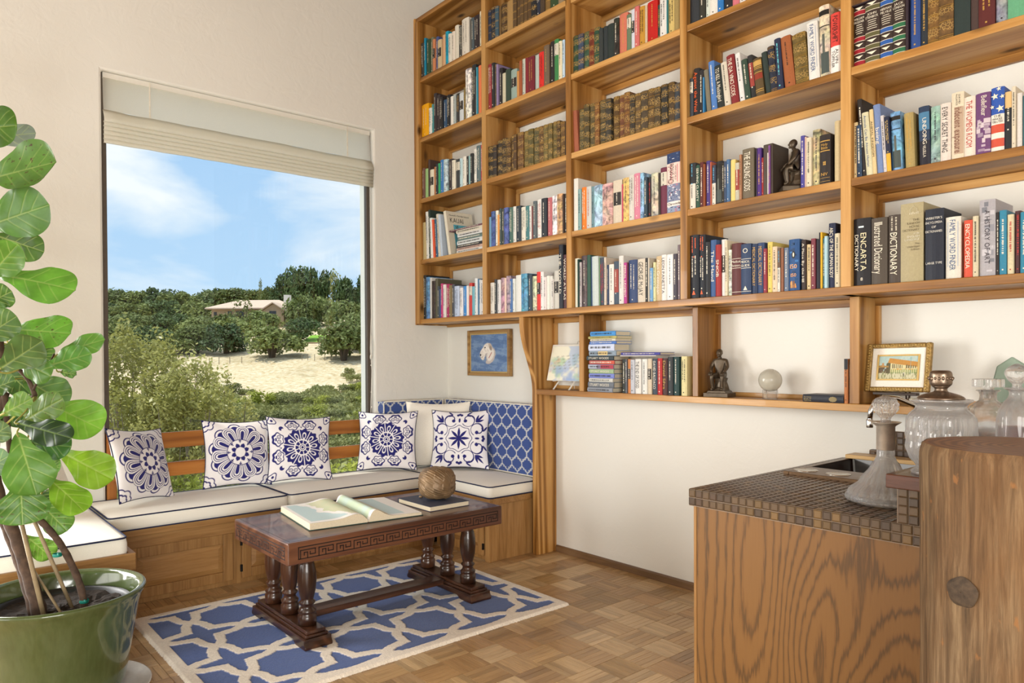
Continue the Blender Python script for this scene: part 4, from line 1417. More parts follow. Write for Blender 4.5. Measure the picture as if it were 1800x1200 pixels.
def canvas(x0, x1, z0, z1, y, nx, nz, colour, name, parent, mat):
    U, Vv = np.meshgrid(np.linspace(0, 1, nx + 1), np.linspace(0, 1, nz + 1), indexing='ij')
    c = colour(U, Vv)
    P = np.stack([x0 + U * (x1 - x0), np.full_like(U, y), z0 + Vv * (z1 - z0)], -1)
    ix = np.arange((nx + 1) * (nz + 1)).reshape(nx + 1, nz + 1)
    f = np.stack([ix[:-1, :-1], ix[1:, :-1], ix[1:, 1:], ix[:-1, 1:]], -1).reshape(-1, 4)
    m_ = MB(); m_.add(P.reshape(-1, 3).tolist(), f.tolist(), c.reshape(-1, 4).tolist())
    return part(name, m_, mat, parent)


def rgb(h): return np.array(L4(h))


def lay(c, mask, col):
    mask = np.clip(mask, 0, 1)[..., None]
    return c * (1 - mask) + np.array(col) * mask


def soft(d, w=0.012): return np.clip(0.5 - d / w, 0, 1)


def dog(U, Vv):
    x = U * 1.44; y = Vv
    n = vnoise(x, y, 6, 31, 4); n2 = vnoise(x * 0.5 + y, y * 2, 5, 33, 3)
    c = np.ones(U.shape + (4,)) * rgb('5d7aa6')
    c = lay(c, (n > 0.52) * 0.5, rgb('7d98ba')); c = lay(c, (n2 < 0.42) * 0.5, rgb('47648f')); c = lay(c, (n2 > 0.62) * 0.35, rgb('8ea6bd'))
    fur = (vnoise(x, y, 22, 35, 3) - 0.5) * 0.05
    E = lambda cx, cy, rx, ry, rot=0: np.sqrt((((x - cx) * math.cos(rot) + (y - cy) * math.sin(rot)) / rx) ** 2 + ((-(x - cx) * math.sin(rot) + (y - cy) * math.cos(rot)) / ry) ** 2) - 1 + fur * 3
    head = E(0.68, 0.63, 0.17, 0.135, 0.15); muz = E(0.52, 0.535, 0.19, 0.10, 0.75); beard = E(0.475, 0.42, 0.085, 0.11, 0.15); neck = E(0.80, 0.44, 0.17, 0.22, -0.55); chest = E(0.76, 0.29, 0.16, 0.075, 0.35)
    w = rgb('e9e2d8'); sh = rgb('c3b9b2')
    for d_ in (neck, chest): c = lay(c, soft(d_, 0.2), sh)
    c = lay(c, soft(E(0.60, 0.47, 0.09, 0.07), 0.3) * 0.7, sh)
    for d_ in (head, muz, beard): c = lay(c, soft(d_, 0.2), w)
    stro = vnoise(x + y, y * 0.4 - x * 0.3 + 2, 30, 37, 2)
    c = lay(c, soft(np.minimum(np.minimum(head, muz), np.minimum(beard, neck)), 0.2) * (stro > 0.60) * 0.45, rgb('b5a49a'))
    c = lay(c, soft(E(0.79, 0.45, 0.12, 0.18, -0.55), 0.25) * 0.85, w)
    c = lay(c, soft(E(0.79, 0.665, 0.06, 0.105, 0.45), 0.3), rgb('bdae9f')); c = lay(c, soft(E(0.80, 0.63, 0.04, 0.065, 0.4), 0.4), rgb('96897f'))
    c = lay(c, soft(E(0.575, 0.645, 0.028, 0.022), 0.3), rgb('2a2422')); c = lay(c, soft(E(0.395, 0.445, 0.03, 0.032), 0.3), rgb('252226'))
    c = lay(c, soft(E(0.47, 0.395, 0.06, 0.010, 0.5), 0.5) * 0.6, rgb('8a7a74'))
    col = np.abs((x - 0.80) * 0.85 - (y - 0.44) * 0.55) ; c = lay(c, ((np.abs((x - 0.79) * 0.80 - (y - 0.45) * 0.60) < 0.012) & (np.hypot(x - 0.78, y - 0.44) < 0.10)) * 0.9, rgb('9c3a34'))
    return c


canvas(px0 + 0.034, px1 - 0.034, pz0 + 0.034, pz1 - 0.034, -0.026, 130, 90, dog, 'painted_canvas', pt_, M['paint'])
mb = MB(); mb.box(px0 + 0.012, px1 - 0.012, -0.0255, -0.003, pz0 + 0.012, pz1 - 0.012); part('backing', mb, M['white_paint'], pt_)

BOOKS = [  # bay, row, x0, x1, height, colour, finish, lean, title, own object
 (1,5,0.0598,0.0995,0.2626,'3b3a36','d',0.0,'',0),
 (1,5,0.1001,0.1214,0.2915,'1f86a8','d',0.0,'',0),
 (1,5,0.1220,0.1749,0.2690,'2f4a35','d',0.0,'',1),
 (1,5,0.1755,0.2102,0.2718,'74745c','d',0.0,'',0),
 (1,5,0.2108,0.2438,0.2426,'c8835c','b',0.0,'',0),
 (1,5,0.2444,0.2784,0.2521,'4a5688','d',0.0,'',0),
 (1,5,0.2790,0.3297,0.2133,'c9b48f','b',0.0,'',0),
 (1,5,0.3303,0.3682,0.2362,'d2a882','-',0.0,'',0),
 (1,5,0.3688,0.4075,0.2469,'1e9cba','d',0.0,'',0),
 (1,5,0.4081,0.4487,0.2161,'dcd8cc','k',0.0,'',0),
 (1,5,0.4493,0.4860,0.2196,'e0d6c8','k',0.0,'',0),
 (1,5,0.4866,0.5319,0.2491,'d8d2c2','-',0.0,'',1),
 (1,5,0.5325,0.5807,0.2325,'4a4a46','d',0.0,'',1),
 (1,5,0.5813,0.6619,0.2561,'d9d3c6','k',0.0,'',1),
 (1,5,0.6625,0.6859,0.2341,'5b5a55','-',0.0,'',0),
 (1,5,0.6865,0.7163,0.2342,'4d5a60','d',0.0,'',0),
 (1,5,0.7169,0.7774,0.2341,'352d2f','d',0.0,'',1),
 (1,5,0.7780,0.8111,0.2460,'e0d8be','k',0.0,'',0),
 (1,4,0.0609,0.1543,0.2461,'e8a60e','w',0.0,'',1),
 (1,4,0.1586,0.1984,0.1988,'e2dfd8','k',0.0,'',0),
 (1,4,0.1992,0.2236,0.2184,'4f8f92','d',0.0,'',0),
 (1,4,0.2247,0.2613,0.2906,'3a3234','d',0.0,'',0),
 (1,4,0.2619,0.3018,0.2693,'3a3234','d',0.0,'',0),
 (1,4,0.3024,0.3369,0.2415,'2b2a2b','d',0.0,'',0),
 (1,4,0.3375,0.3825,0.2131,'34506f','d',0.0,'',0),
 (1,4,0.3832,0.4300,0.2347,'26282b','w',0.0,'',0),
 (1,4,0.4306,0.4732,0.2119,'e2dfd6','-',0.0,'',0),
 (1,4,0.4739,0.4998,0.2125,'a9b4b2','k',0.0,'',0),
 (1,4,0.5005,0.5423,0.2130,'3a3a3a','g',0.0,'',0),
 (1,4,0.5429,0.5909,0.2036,'c7cdd0','b',0.0,'',0),
 (1,4,0.5917,0.6157,0.2333,'7a6a3e','g',0.0,'',0),
 (1,4,0.6170,0.6803,0.3495,'e3e1da','p',0.0,'',1),
 (1,4,0.6811,0.7292,0.3618,'2b2d30','d',0.0,'',1),
 (1,4,0.7298,0.7453,0.2736,'d9dcd8','-',0.0,'',0),
 (1,4,0.7459,0.7613,0.3273,'3a8fa5','-',0.0,'',0),
 (1,4,0.7619,0.8005,0.3318,'d9784e','-',0.0,'',1),
 (1,3,0.0598,0.0984,0.2337,'6b4a42','d',0.0,'',0),
 (1,3,0.0990,0.1372,0.2223,'93b57a','-',0.0,'',0),
 (1,3,0.1378,0.1629,0.2842,'4b3b36','-',0.0,'',0),
 (1,3,0.1635,0.2137,0.2016,'ddd5bf','b',0.0,'',0),
 (1,3,0.2143,0.2351,0.2162,'b5764c','-',0.0,'',0),
 (1,3,0.2357,0.2687,0.2318,'2c3038','d',0.0,'',0),
 (1,3,0.2693,0.2972,0.2289,'3aa06a','d',0.0,'',0),
 (1,3,0.2978,0.3437,0.2470,'3f78b5','w',0.0,'',0),
 (1,3,0.3443,0.3944,0.2389,'b9cdd3','p',0.0,'',1),
 (1,3,0.3950,0.4479,0.2315,'3a3436','d',0.0,'',1),
 (1,3,0.4485,0.4912,0.2124,'ddd7c4','k',0.0,'',0),
 (1,3,0.4918,0.5444,0.2112,'3c3f41','b',0.0,'',1),
 (1,3,0.5450,0.5752,0.2058,'b5cfd3','p',0.0,'',0),
 (1,3,0.5758,0.6170,0.2115,'e2ded2','k',0.0,'',0),
 (1,3,0.6176,0.6483,0.2071,'2a2c30','d',0.0,'',0),
 (1,3,0.6489,0.6661,0.2059,'8fb5b5','-',0.0,'',0),
 (1,3,0.6667,0.6980,0.2152,'2f3133','d',0.0,'',0),
 (1,3,0.6986,0.7362,0.2393,'e5e2d8','k',0.0,'',0),
 (1,3,0.7368,0.7825,0.2529,'5b6b6e','d',0.0,'',1),
 (1,3,0.7831,0.8210,0.2489,'c4585a','w',0.0,'',1),
 (1,2,0.0598,0.1115,0.2846,'b9a87a','-',0.0,'',1),
 (1,2,0.1121,0.1464,0.3592,'dcdcd6','k',1.8,'',0),
 (1,2,0.1470,0.1720,0.3686,'2f3f3a','d',1.7,'',0),
 (1,2,0.1726,0.2050,0.3032,'e3e4df','k',2.7,'',0),
 (1,2,0.2056,0.2277,0.2887,'e0603e','-',3.9,'',0),
 (1,2,0.2283,0.2626,0.2877,'2d5f7f','d',3.9,'',0),
 (1,2,0.2632,0.2972,0.3220,'cfcabc','k',4.7,'',0),
 (1,2,0.2978,0.3241,0.3141,'b9c6d4','-',5.7,'',0),
 (1,1,0.0598,0.1012,0.3352,'2a2b2b','w',0.0,'',1),
 (1,1,0.1018,0.1504,0.3166,'5f8fc0','p',0.0,'',1),
 (1,1,0.1510,0.1734,0.3098,'d0d0cc','-',0.0,'',0),
 (1,1,0.1740,0.2204,0.2817,'3a2d27','p',0.0,'',1),
 (1,1,0.2210,0.2530,0.2961,'5c5a48','-',0.0,'',0),
 (1,1,0.2536,0.2803,0.2369,'444a52','d',0.0,'',0),
 (1,1,0.2809,0.2952,0.2141,'33548a','-',0.0,'',0),
 (1,1,0.2958,0.3246,0.2531,'b83a72','w',0.0,'',0),
 (1,1,0.3252,0.3611,0.2434,'dcd8d0','k',0.0,'',0),
 (1,1,0.3617,0.4019,0.2430,'a92a5c','w',0.0,'',0),
 (1,1,0.4025,0.4399,0.2329,'7d6a48','p',0.0,'',0),
 (1,1,0.4405,0.4728,0.2355,'4a4e57','d',0.0,'',0),
 (1,1,0.4734,0.5285,0.2197,'b9c5da','d',0.0,'',1),
 (1,1,0.5291,0.5674,0.2044,'e4e0de','k',0.0,'',0),
 (1,1,0.5680,0.6114,0.2133,'3d86c9','w',0.0,'',0),
 (1,1,0.6120,0.6360,0.2139,'e6dcd6','-',0.0,'',0),
 (1,1,0.6366,0.6714,0.2308,'c2403a','b',0.0,'',0),
 (1,1,0.6720,0.7021,0.2035,'6fa6b3','-',0.0,'',0),
 (1,1,0.7027,0.7357,0.2571,'dcdedd','k',0.0,'',0),
 (1,1,0.7363,0.7583,0.2513,'4d7290','-',0.0,'',0),
 (1,1,0.7589,0.7743,0.2443,'d5d6d6','k',0.0,'',0),
 (1,1,0.7749,0.8093,0.2408,'e8e6e4','d',0.0,'',0),
 (2,5,0.8684,0.9008,0.2186,'2b3448','o',0.0,'',0),
 (2,5,0.9014,0.9517,0.2251,'26303f','o',0.0,'',1),
 (2,5,0.9523,0.9888,0.2117,'3f5663','o',0.0,'',0),
 (2,5,0.9894,1.0096,0.2038,'6b5537','-',0.0,'',0),
 (2,5,1.0102,1.0724,0.2097,'4d3b2a','o',0.0,'',1),
 (2,5,1.0730,1.1309,0.2007,'a08050','-',0.0,'',1),
 (2,5,1.1315,1.1677,0.2038,'5a462f','o',0.0,'',0),
 (2,5,1.1683,1.2041,0.2237,'5a462f','o',0.0,'',0),
 (2,5,1.2047,1.2392,0.2273,'5c4830','o',0.0,'',0),
 (2,5,1.2398,1.2738,0.2289,'5a462f','o',0.0,'',0),
 (2,5,1.2744,1.3072,0.2333,'58442e','o',0.0,'',0),
 (2,5,1.3078,1.3578,0.2272,'26292f','o',0.0,'',1),
 (2,5,1.3584,1.3945,0.2327,'2b3140','d',0.0,'',0),
 (2,5,1.3951,1.4343,0.2059,'4a3d30','-',0.0,'',0),
 (2,5,1.4349,1.4794,0.2190,'7a5f36','o',0.0,'',0),
 (2,5,1.4800,1.5544,0.2333,'33492f','d',0.0,'',1),
 (2,5,1.5550,1.6041,0.2245,'8a7a60','-',0.0,'',0),
 (2,4,0.8684,0.9078,0.3073,'8e2f38','w',0.0,'',1),
 (2,4,0.9084,0.9392,0.3051,'2c2e2f','d',0.0,'',1),
 (2,4,0.9398,0.9624,0.2900,'5b5040','o',0.0,'',0),
 (2,4,0.9630,0.9823,0.2799,'8a7ba0','-',0.0,'',0),
 (2,4,0.9829,1.0169,0.2493,'2a2728','w',0.0,'',1),
 (2,4,1.0175,1.0560,0.2034,'c3bda3','-',0.0,'',0),
 (2,4,1.0570,1.1046,0.2147,'36453a','-',0.0,'',1),
 (2,4,1.1071,1.1671,0.1976,'8fa39a','b',0.0,'',1),
 (2,4,1.1686,1.1904,0.1726,'c08a50','-',0.0,'',0),
 (2,4,1.1922,1.2157,0.2319,'9a5535','-',0.0,'',0),
 (2,4,1.2173,1.2470,0.2351,'b9bdb0','d',0.0,'',0),
 (2,4,1.2485,1.2788,0.2312,'7d2b32','-',0.0,'',0),
 (2,4,1.2804,1.3370,0.2229,'6e2530','g',0.0,'',1),
 (2,4,1.3386,1.3785,0.2189,'a9b3ab','-',0.0,'',1),
 (2,4,1.3809,1.4271,0.2220,'cf2f2a','k',0.0,'',1),
 (2,4,1.4287,1.4759,0.2472,'6b5b4b','g',0.0,'',1),
 (2,4,1.4774,1.5196,0.2579,'2c2a2a','w',0.0,'',1),
 (2,4,1.5211,1.5585,0.2556,'3f7f4c','b',0.0,'',1),
 (2,4,1.5608,1.5888,0.2325,'ddd2b2','k',0.0,'',1),
 (2,4,1.5902,1.6115,0.2323,'b9cfe0','k',0.0,'',0),
 (2,3,0.8684,0.9191,0.2161,'2c2926','o',0.0,'',1),
 (2,3,0.9197,0.9606,0.2137,'3a3430','o',0.0,'',0),
 (2,3,0.9612,1.0094,0.2348,'37302a','o',0.0,'',1),
 (2,3,1.0100,1.0565,0.2392,'37302a','o',0.0,'',1),
 (2,3,1.0571,1.1009,0.2277,'54402d','o',0.0,'',1),
 (2,3,1.1015,1.1371,0.2366,'54402d','o',0.0,'',1),
 (2,3,1.1379,1.1656,0.2349,'54402d','o',0.0,'',0),
 (2,3,1.1672,1.2251,0.2396,'6a4d33','o',0.0,'',1),
 (2,3,1.2286,1.2718,0.2358,'6c6038','o',0.0,'',1),
 (2,3,1.2734,1.3231,0.2362,'5a5434','o',0.0,'',1),
 (2,3,1.3246,1.3709,0.2332,'55523a','o',0.0,'',1),
 (2,3,1.3724,1.4153,0.2308,'5e472e','o',0.0,'',1),
 (2,3,1.4168,1.4548,0.2293,'6a603c','o',0.0,'',1),
 (2,3,1.4563,1.4947,0.2282,'655a38','o',0.0,'',1),
 (2,3,1.4962,1.5340,0.2299,'655a38','o',0.0,'',1),
 (2,3,1.5355,1.5654,0.2257,'4a3a2a','o',0.0,'',1),
 (2,3,1.5668,1.6053,0.2122,'6b5030','o',0.0,'',1),
 (2,3,1.6067,1.6182,0.2056,'2b2520','-',0.0,'',0),
 (2,2,0.8684,0.8946,0.2058,'6e9ab5','-',0.0,'',0),
 (2,2,0.8952,0.9344,0.2390,'4d5f95','p',0.0,'',1),
 (2,2,0.9350,0.9636,0.2398,'e3dfcf','k',0.0,'',0),
 (2,2,0.9642,0.9876,0.2071,'d8924a','-',0.0,'',0),
 (2,2,0.9882,1.0094,0.2443,'43504f','p',0.0,'',0),
 (2,2,1.0100,1.0321,0.2407,'4b4f45','p',0.0,'',0),
 (2,2,1.0327,1.0788,0.2412,'5463a0','p',0.0,'',1),
 (2,2,1.0794,1.1153,0.2375,'4b6a60','w',0.0,'',1),
 (2,2,1.1161,1.1497,0.2379,'d9d8d0','k',0.0,'',0),
 (2,2,1.1513,1.1975,0.2343,'2f3a42','d',0.0,'',1),
 (2,2,1.2009,1.2464,0.2202,'ddd8c8','k',0.0,'',1),
 (2,2,1.2479,1.2846,0.2194,'47797a','w',0.0,'',1),
 (2,2,1.2861,1.3053,0.2135,'e0deda','k',0.0,'',0),
 (2,2,1.3068,1.3188,0.2107,'7a4a48','-',0.0,'',0),
 (2,2,1.3204,1.3500,0.2381,'5a6468','d',0.0,'',0),
 (2,2,1.3515,1.3939,0.2425,'e4e1da','r',0.0,'',1),
 (2,2,1.3963,1.4458,0.2414,'2d3238','w',0.0,'',1),
 (2,2,1.4481,1.4849,0.2384,'b5666a','w',0.0,'',1),
 (2,2,1.4864,1.5327,0.2438,'e4dfe0','p',0.0,'',1),
 (2,2,1.5342,1.5814,0.2452,'c09a72','p',0.0,'',1),
 (2,2,1.5828,1.5968,0.2385,'403028','-',0.0,'',0),
 (2,2,1.5983,1.6235,0.2377,'43423f','w',0.0,'',0),
 (2,1,0.8728,0.9193,0.2123,'d9d3c7','k',0.0,'',1),
 (2,1,0.9211,0.9468,0.2316,'3c4044','w',0.0,'',0),
 (2,1,0.9484,0.9849,0.2269,'d9d6d4','k',0.0,'',0),
 (2,1,0.9865,1.0245,0.2363,'b08a92','p',0.0,'',1),
 (2,1,1.0261,1.0441,0.2325,'e2c8b8','-',0.0,'',0),
 (2,1,1.0458,1.0908,0.2433,'a08a92','p',0.0,'',1),
 (2,1,1.0923,1.1176,0.2203,'4a6fa5','w',0.0,'',0),
 (2,1,1.1191,1.1423,0.2193,'d9dcd8','k',0.0,'',0),
 (2,1,1.1440,1.2015,0.2390,'dcdcd6','-',0.0,'',1),
 (2,1,1.2031,1.2650,0.2427,'4f8fb0','p',0.0,'',1),
 (2,1,1.2665,1.3021,0.2340,'3b4650','w',0.0,'',1),
 (2,1,1.3036,1.3423,0.2197,'c9c8a5','p',0.0,'',1),
 (2,1,1.3439,1.3820,0.2430,'d33a34','b',0.0,'',1),
 (2,1,1.3835,1.4117,0.2398,'e6e2de','k',0.0,'',0),
 (2,1,1.4130,1.4366,0.2049,'ded3d0','k',0.0,'',0),
 (2,1,1.4381,1.4648,0.2096,'e0dfd4','-',0.0,'',0),
 (2,1,1.4663,1.4903,0.2072,'dad8cf','-',0.0,'',0),
 (2,1,1.4917,1.5079,0.1867,'cfcac4','k',0.0,'',0),
 (2,1,1.5095,1.5522,0.2332,'c6c2b8','b',0.0,'',1),
 (2,1,1.5541,1.5888,0.3872,'262b35','w',0.0,'THE WORLD',1),
 (2,1,1.5908,1.6243,0.3230,'55363a','w',0.0,'WORLD ATLAS',1),
 (3,4,1.6790,1.7193,0.2219,'2d4638','o',0.0,'',1),
 (3,4,1.7199,1.7619,0.2186,'3b4a63','o',0.0,'',1),
 (3,4,1.7625,1.8046,0.2176,'3a5544','o',0.0,'',1),
 (3,4,1.8052,1.8445,0.2168,'6e3426','o',0.0,'',1),
 (3,4,1.8451,1.8881,0.2130,'2c4c3c','o',0.0,'',1),
 (3,4,1.8887,1.9188,0.1955,'343a3a','-',0.0,'',1),
 (3,4,1.9194,1.9505,0.1968,'2f3638','-',0.0,'',1),
 (3,4,1.9511,1.9974,0.1971,'2b3533','-',0.0,'',1),
 (3,4,1.9980,2.0344,0.2127,'33352f','p',0.0,'',1),
 (3,4,2.0350,2.0948,0.2234,'c8735c','g',0.0,'',1),
 (3,4,2.0954,2.1278,0.1985,'66785f','b',0.0,'',1),
 (3,4,2.1284,2.1504,0.2139,'c8ccd6','b',0.0,'',1),
 (3,4,2.1510,2.1820,0.2216,'c66a66','w',0.0,'',1),
 (3,4,2.1826,2.2178,0.2115,'b98a36','k',0.0,'',1),
 (3,4,2.2184,2.2333,0.2094,'c7b394','-',0.0,'',0),
 (3,4,2.2339,2.3004,0.2160,'b5211d','g',0.0,'',1),
 (3,4,2.3010,2.3203,0.1800,'2f4038','g',0.0,'',0),
 (3,4,2.3209,2.3632,0.1973,'d9d7d2','k',0.0,'',1),
 (3,4,2.3638,2.3698,0.1830,'3d7f86','-',0.0,'',0),
 (3,4,2.3704,2.4096,0.1816,'c9b16e','k',0.0,'',1),
 (3,4,2.4102,2.4463,0.1800,'9a8655','-',0.0,'',1),
 (3,3,1.6797,1.7206,0.2501,'9a5a42','-',4.2,'',1),
 (3,3,1.7235,1.7630,0.2450,'565038','o',0.0,'',1),
 (3,3,1.7644,1.8071,0.2602,'4e4630','o',0.0,'',1),
 (3,3,1.8085,1.8482,0.2553,'5a5036','o',0.0,'',1),
 (3,3,1.8504,1.8851,0.2502,'7a5230','o',0.0,'',1),
 (3,3,1.8865,1.9309,0.2526,'4a4434','o',0.0,'',1),
 (3,3,1.9330,1.9752,0.2482,'3c3a34','o',0.0,'',1),
 (3,3,1.9900,2.0299,0.2461,'5a4428','o',0.0,'',1),
 (3,3,2.0312,2.0692,0.2428,'6b4530','o',0.0,'',1),
 (3,3,2.0712,2.1112,0.2460,'6e4a2e','o',0.0,'',1),
 (3,3,2.1132,2.1479,0.2205,'3a3630','o',0.0,'',1),
 (3,3,2.1499,2.1874,0.2176,'5b4a34','o',0.0,'',1),
 (3,3,2.1894,2.2379,0.2177,'4c4234','o',0.0,'',1),
 (3,3,2.2398,2.2811,0.2171,'54422c','o',0.0,'',1),
 (3,3,2.2830,2.3223,0.2126,'4a3f30','o',0.0,'',1),
 (3,3,2.3242,2.3659,0.2153,'2f2f2e','o',0.0,'',1),
 (3,3,2.3677,2.4069,0.2154,'4b3d2c','o',0.0,'',1),
 (3,3,2.4087,2.4479,0.1986,'3a424c','o',0.0,'',1),
 (3,2,1.6790,1.7165,0.3101,'dcd9d0','-',0.0,'',1),
 (3,2,1.7171,1.7439,0.2422,'7fa0a0','k',0.0,'',1),
 (3,2,1.7445,1.7811,0.2475,'e57a28','w',0.0,'',1),
 (3,2,1.7817,1.8193,0.2461,'c5c5c0','r',0.0,'',1),
 (3,2,1.8199,1.8428,0.2403,'6a8a92','k',0.0,'',0),
 (3,2,1.8434,1.9089,0.2401,'a5c3d8','p',0.0,'',1),
 (3,2,1.9095,1.9849,0.2349,'c7a29a','p',0.0,'',1),
 (3,2,1.9855,2.0504,0.2412,'cfc2ad','b',0.0,'',1),
 (3,2,2.0510,2.0621,0.2117,'b84a5e','-',0.0,'',0),
 (3,2,2.0627,2.1061,0.2419,'d0b06a','p',0.0,'',1),
 (3,2,2.1067,2.1412,0.2482,'cfccc2','k',0.0,'',1),
 (3,2,2.1418,2.1837,0.2507,'cf7f94','w',0.0,'',1),
 (3,2,2.1843,2.2100,0.2463,'8ab0cc','p',0.0,'',1),
 (3,2,2.2106,2.2321,0.2186,'3a4a55','w',0.0,'',1),
 (3,2,2.2327,2.2604,0.2136,'2d2a2c','r',0.0,'',1),
 (3,2,2.2610,2.3054,0.2290,'b5b0a2','p',0.0,'',1),
 (3,2,2.3060,2.3179,0.2233,'3b3530','-',0.0,'',0),
 (3,2,2.3185,2.3618,0.2472,'6b3346','b',0.0,'',1),
 (3,2,2.3624,2.4585,0.3105,'d9b8ae','C',0.0,'Chronicle',1),
 (3,1,1.6790,1.7134,0.2916,'d9d8c6','-',0.0,'',1),
 (3,1,1.7140,1.7213,0.2836,'2f4a42','-',0.0,'',0),
 (3,1,1.7219,1.7393,0.2654,'b8b0b0','k',0.0,'',0),
 (3,1,1.7399,1.7889,0.3008,'4a3a3a','p',0.0,'',1),
 (3,1,1.7895,1.8172,0.2993,'2f5244','-',0.0,'',1),
 (3,1,1.8178,1.8301,0.2887,'31466a','-',0.0,'',0),
 (3,1,1.8307,1.8788,0.2863,'bfc9c6','-',0.6,'',1),
 (3,1,1.8794,1.8854,0.2762,'6f8f6a','-',0.0,'',0),
 (3,1,1.8860,1.9236,0.2740,'3f4654','r',1.2,'',1),
 (3,1,1.9242,1.9395,0.2718,'cdbfae','k',0.0,'',0),
 (3,1,1.9401,1.9504,0.2284,'2f4060','w',0.0,'',0),
 (3,1,1.9510,1.9939,0.2293,'dedad2','k',0.0,'',1),
 (3,1,1.9945,2.0305,0.2412,'42505f','R',0.0,'',1),
 (3,1,2.0311,2.0645,0.2681,'d8d5cf','k',0.0,'',1),
 (3,1,2.0651,2.0913,0.2279,'b23c86','w',0.0,'IMPERIAL JUDGMENT',1),
 (3,1,2.0919,2.1008,0.2260,'5a2030','-',0.0,'',0),
 (3,1,2.1014,2.1599,0.2369,'34456b','w',0.0,'',1),
 (3,1,2.1605,2.2150,0.2368,'cfc4b2','k',0.0,'GEORGE McJAY',1),
 (3,1,2.2156,2.2370,0.2377,'333333','w',0.0,'',1),
 (3,1,2.2376,2.2460,0.2359,'c8bfae','-',0.0,'',0),
 (3,1,2.2466,2.2664,0.1811,'6d9cc8','w',0.0,'',0),
 (3,1,2.2670,2.2835,0.2095,'d0cfa0','k',0.0,'',0),
 (3,1,2.2841,2.3236,0.2390,'c4ad88','w',0.0,'Alan Greenspan',1),
 (3,1,2.3242,2.3544,0.2425,'e0dcd8','k',0.0,'LEON PANETTA',1),
 (3,1,2.3550,2.4011,0.2405,'e8e6e2','k',0.0,'',1),
 (3,1,2.4027,2.4260,0.2389,'4a4650','w',0.0,'',1),
 (3,1,2.4303,2.4486,0.2824,'7a6a70','w',0.0,'',1),
 (4,4,2.5040,2.5668,0.2405,'33373b','-',0.0,'',1),
 (4,4,2.5686,2.6002,0.2051,'35362f','w',0.0,'',1),
 (4,4,2.6014,2.6227,0.2211,'ccd4c8','d',0.0,'',0),
 (4,4,2.6244,2.6692,0.2111,'dedad0','k',0.0,'',1),
 (4,4,2.6709,2.7038,0.2245,'2f73b5','w',0.0,'',1),
 (4,4,2.7054,2.7508,0.2258,'2c2c30','w',0.0,'',1),
 (4,4,2.7524,2.7872,0.2006,'c9707a','-',0.0,'',1),
 (4,4,2.7888,2.8225,0.2098,'d8d4cf','k',0.0,'',1),
 (4,4,2.8241,2.8622,0.2126,'5c6a70','w',0.0,'',1),
 (4,4,2.8638,2.9108,0.2412,'c9b48f','k',0.0,'',1),
 (4,4,2.9124,2.9537,0.2345,'3a3f48','d',0.0,'',1),
 (4,4,2.9553,3.0050,0.2072,'7e3a34','g',0.0,'',1),
 (4,4,3.0065,3.0461,0.2359,'d5d0c5','k',0.0,'',1),
 (4,4,3.0476,3.0997,0.2062,'34423a','d',0.0,'',1),
 (4,3,2.5036,2.5248,0.1984,'3e444c','b',0.0,'',1),
 (4,3,2.5254,2.5587,0.2404,'2c2a2b','O',0.0,'Against the Wind',1),
 (4,3,2.5595,2.5852,0.2214,'2d2b2d','w',0.0,'',1),
 (4,3,2.5863,2.5940,0.1800,'3a7fb0','-',0.0,'',0),
 (4,3,2.6066,2.6306,0.2146,'76705f','-',5.0,'',1),
 (4,3,2.6323,2.6642,0.2479,'4f7ab8','w',4.6,'',1),
 (4,3,2.6675,2.7084,0.2152,'2c3230','w',5.9,'TO KILL A Mockingbird',1),
 (4,3,2.7122,2.7440,0.2175,'cfc7b5','k',6.5,'',1),
 (4,3,2.7461,2.7862,0.2438,'7e2c2e','w',7.2,'THE DA VINCI CODE',1),
 (4,3,2.7929,2.8180,0.2398,'dcdad6','k',6.9,'',1),
 (4,3,2.8197,2.8485,0.1992,'35483c','w',6.3,'',1),
 (4,3,2.8501,2.8746,0.2105,'2f3030','R',6.1,'',1),
 (4,3,2.8772,2.9183,0.1827,'5a4a30','G',6.0,'',1),
 (4,3,2.9261,2.9531,0.2023,'2f3a36','-',7.4,'',1),
 (4,3,2.9547,2.9859,0.2146,'2a3142','o',5.6,'',1),
 (4,3,2.9875,3.0160,0.2379,'2a3048','c',4.4,'',1),
 (4,3,3.0217,3.0704,0.2362,'9a5b36','k',6.4,'',1),
 (4,3,3.0742,3.1344,0.2271,'6b5a30','o',5.1,'',1),
 (4,3,3.1376,3.1846,0.2545,'dcd9d2','n',2.7,'FAMILY WORD FINDER',1),
 (4,3,3.1860,3.2299,0.3102,'c9bfa5','P',1.5,'',1),
 (4,3,3.2318,3.2763,0.2578,'d0443c','X',0.0,'POWERSHIFT',1),
 (4,2,2.5036,2.5401,0.2320,'2f3032','B',0.0,'',1),
 (4,2,2.5407,2.5650,0.2160,'2f4f40','w',0.0,'SERVING CLARITY',1),
 (4,2,2.5661,2.5878,0.2251,'5b2a28','w',0.0,'',1),
 (4,2,2.5890,2.6000,0.2121,'8a4a2a','-',0.0,'',0),
 (4,2,2.6017,2.6242,0.2247,'4a3a78','w',0.0,'',1),
 (4,2,2.6254,2.6324,0.2167,'b05a40','p',0.0,'',0),
 (4,2,2.6336,2.6541,0.1973,'3a3f50','B',0.0,'',1),
 (4,2,2.6558,2.6917,0.2106,'2b2a2a','P',0.0,'',1),
 (4,2,2.6928,2.7049,0.1975,'33302a','w',0.0,'',0),
 (4,2,2.7060,2.7170,0.2018,'3f4f6a','w',0.0,'',0),
 (4,2,2.7182,2.7364,0.2077,'4a6a90','w',0.0,'',1),
 (4,2,2.7381,2.7639,0.2018,'e2c87a','-',0.0,'',1),
 (4,2,2.7655,2.7890,0.1813,'b8b4a2','R',0.0,'',1),
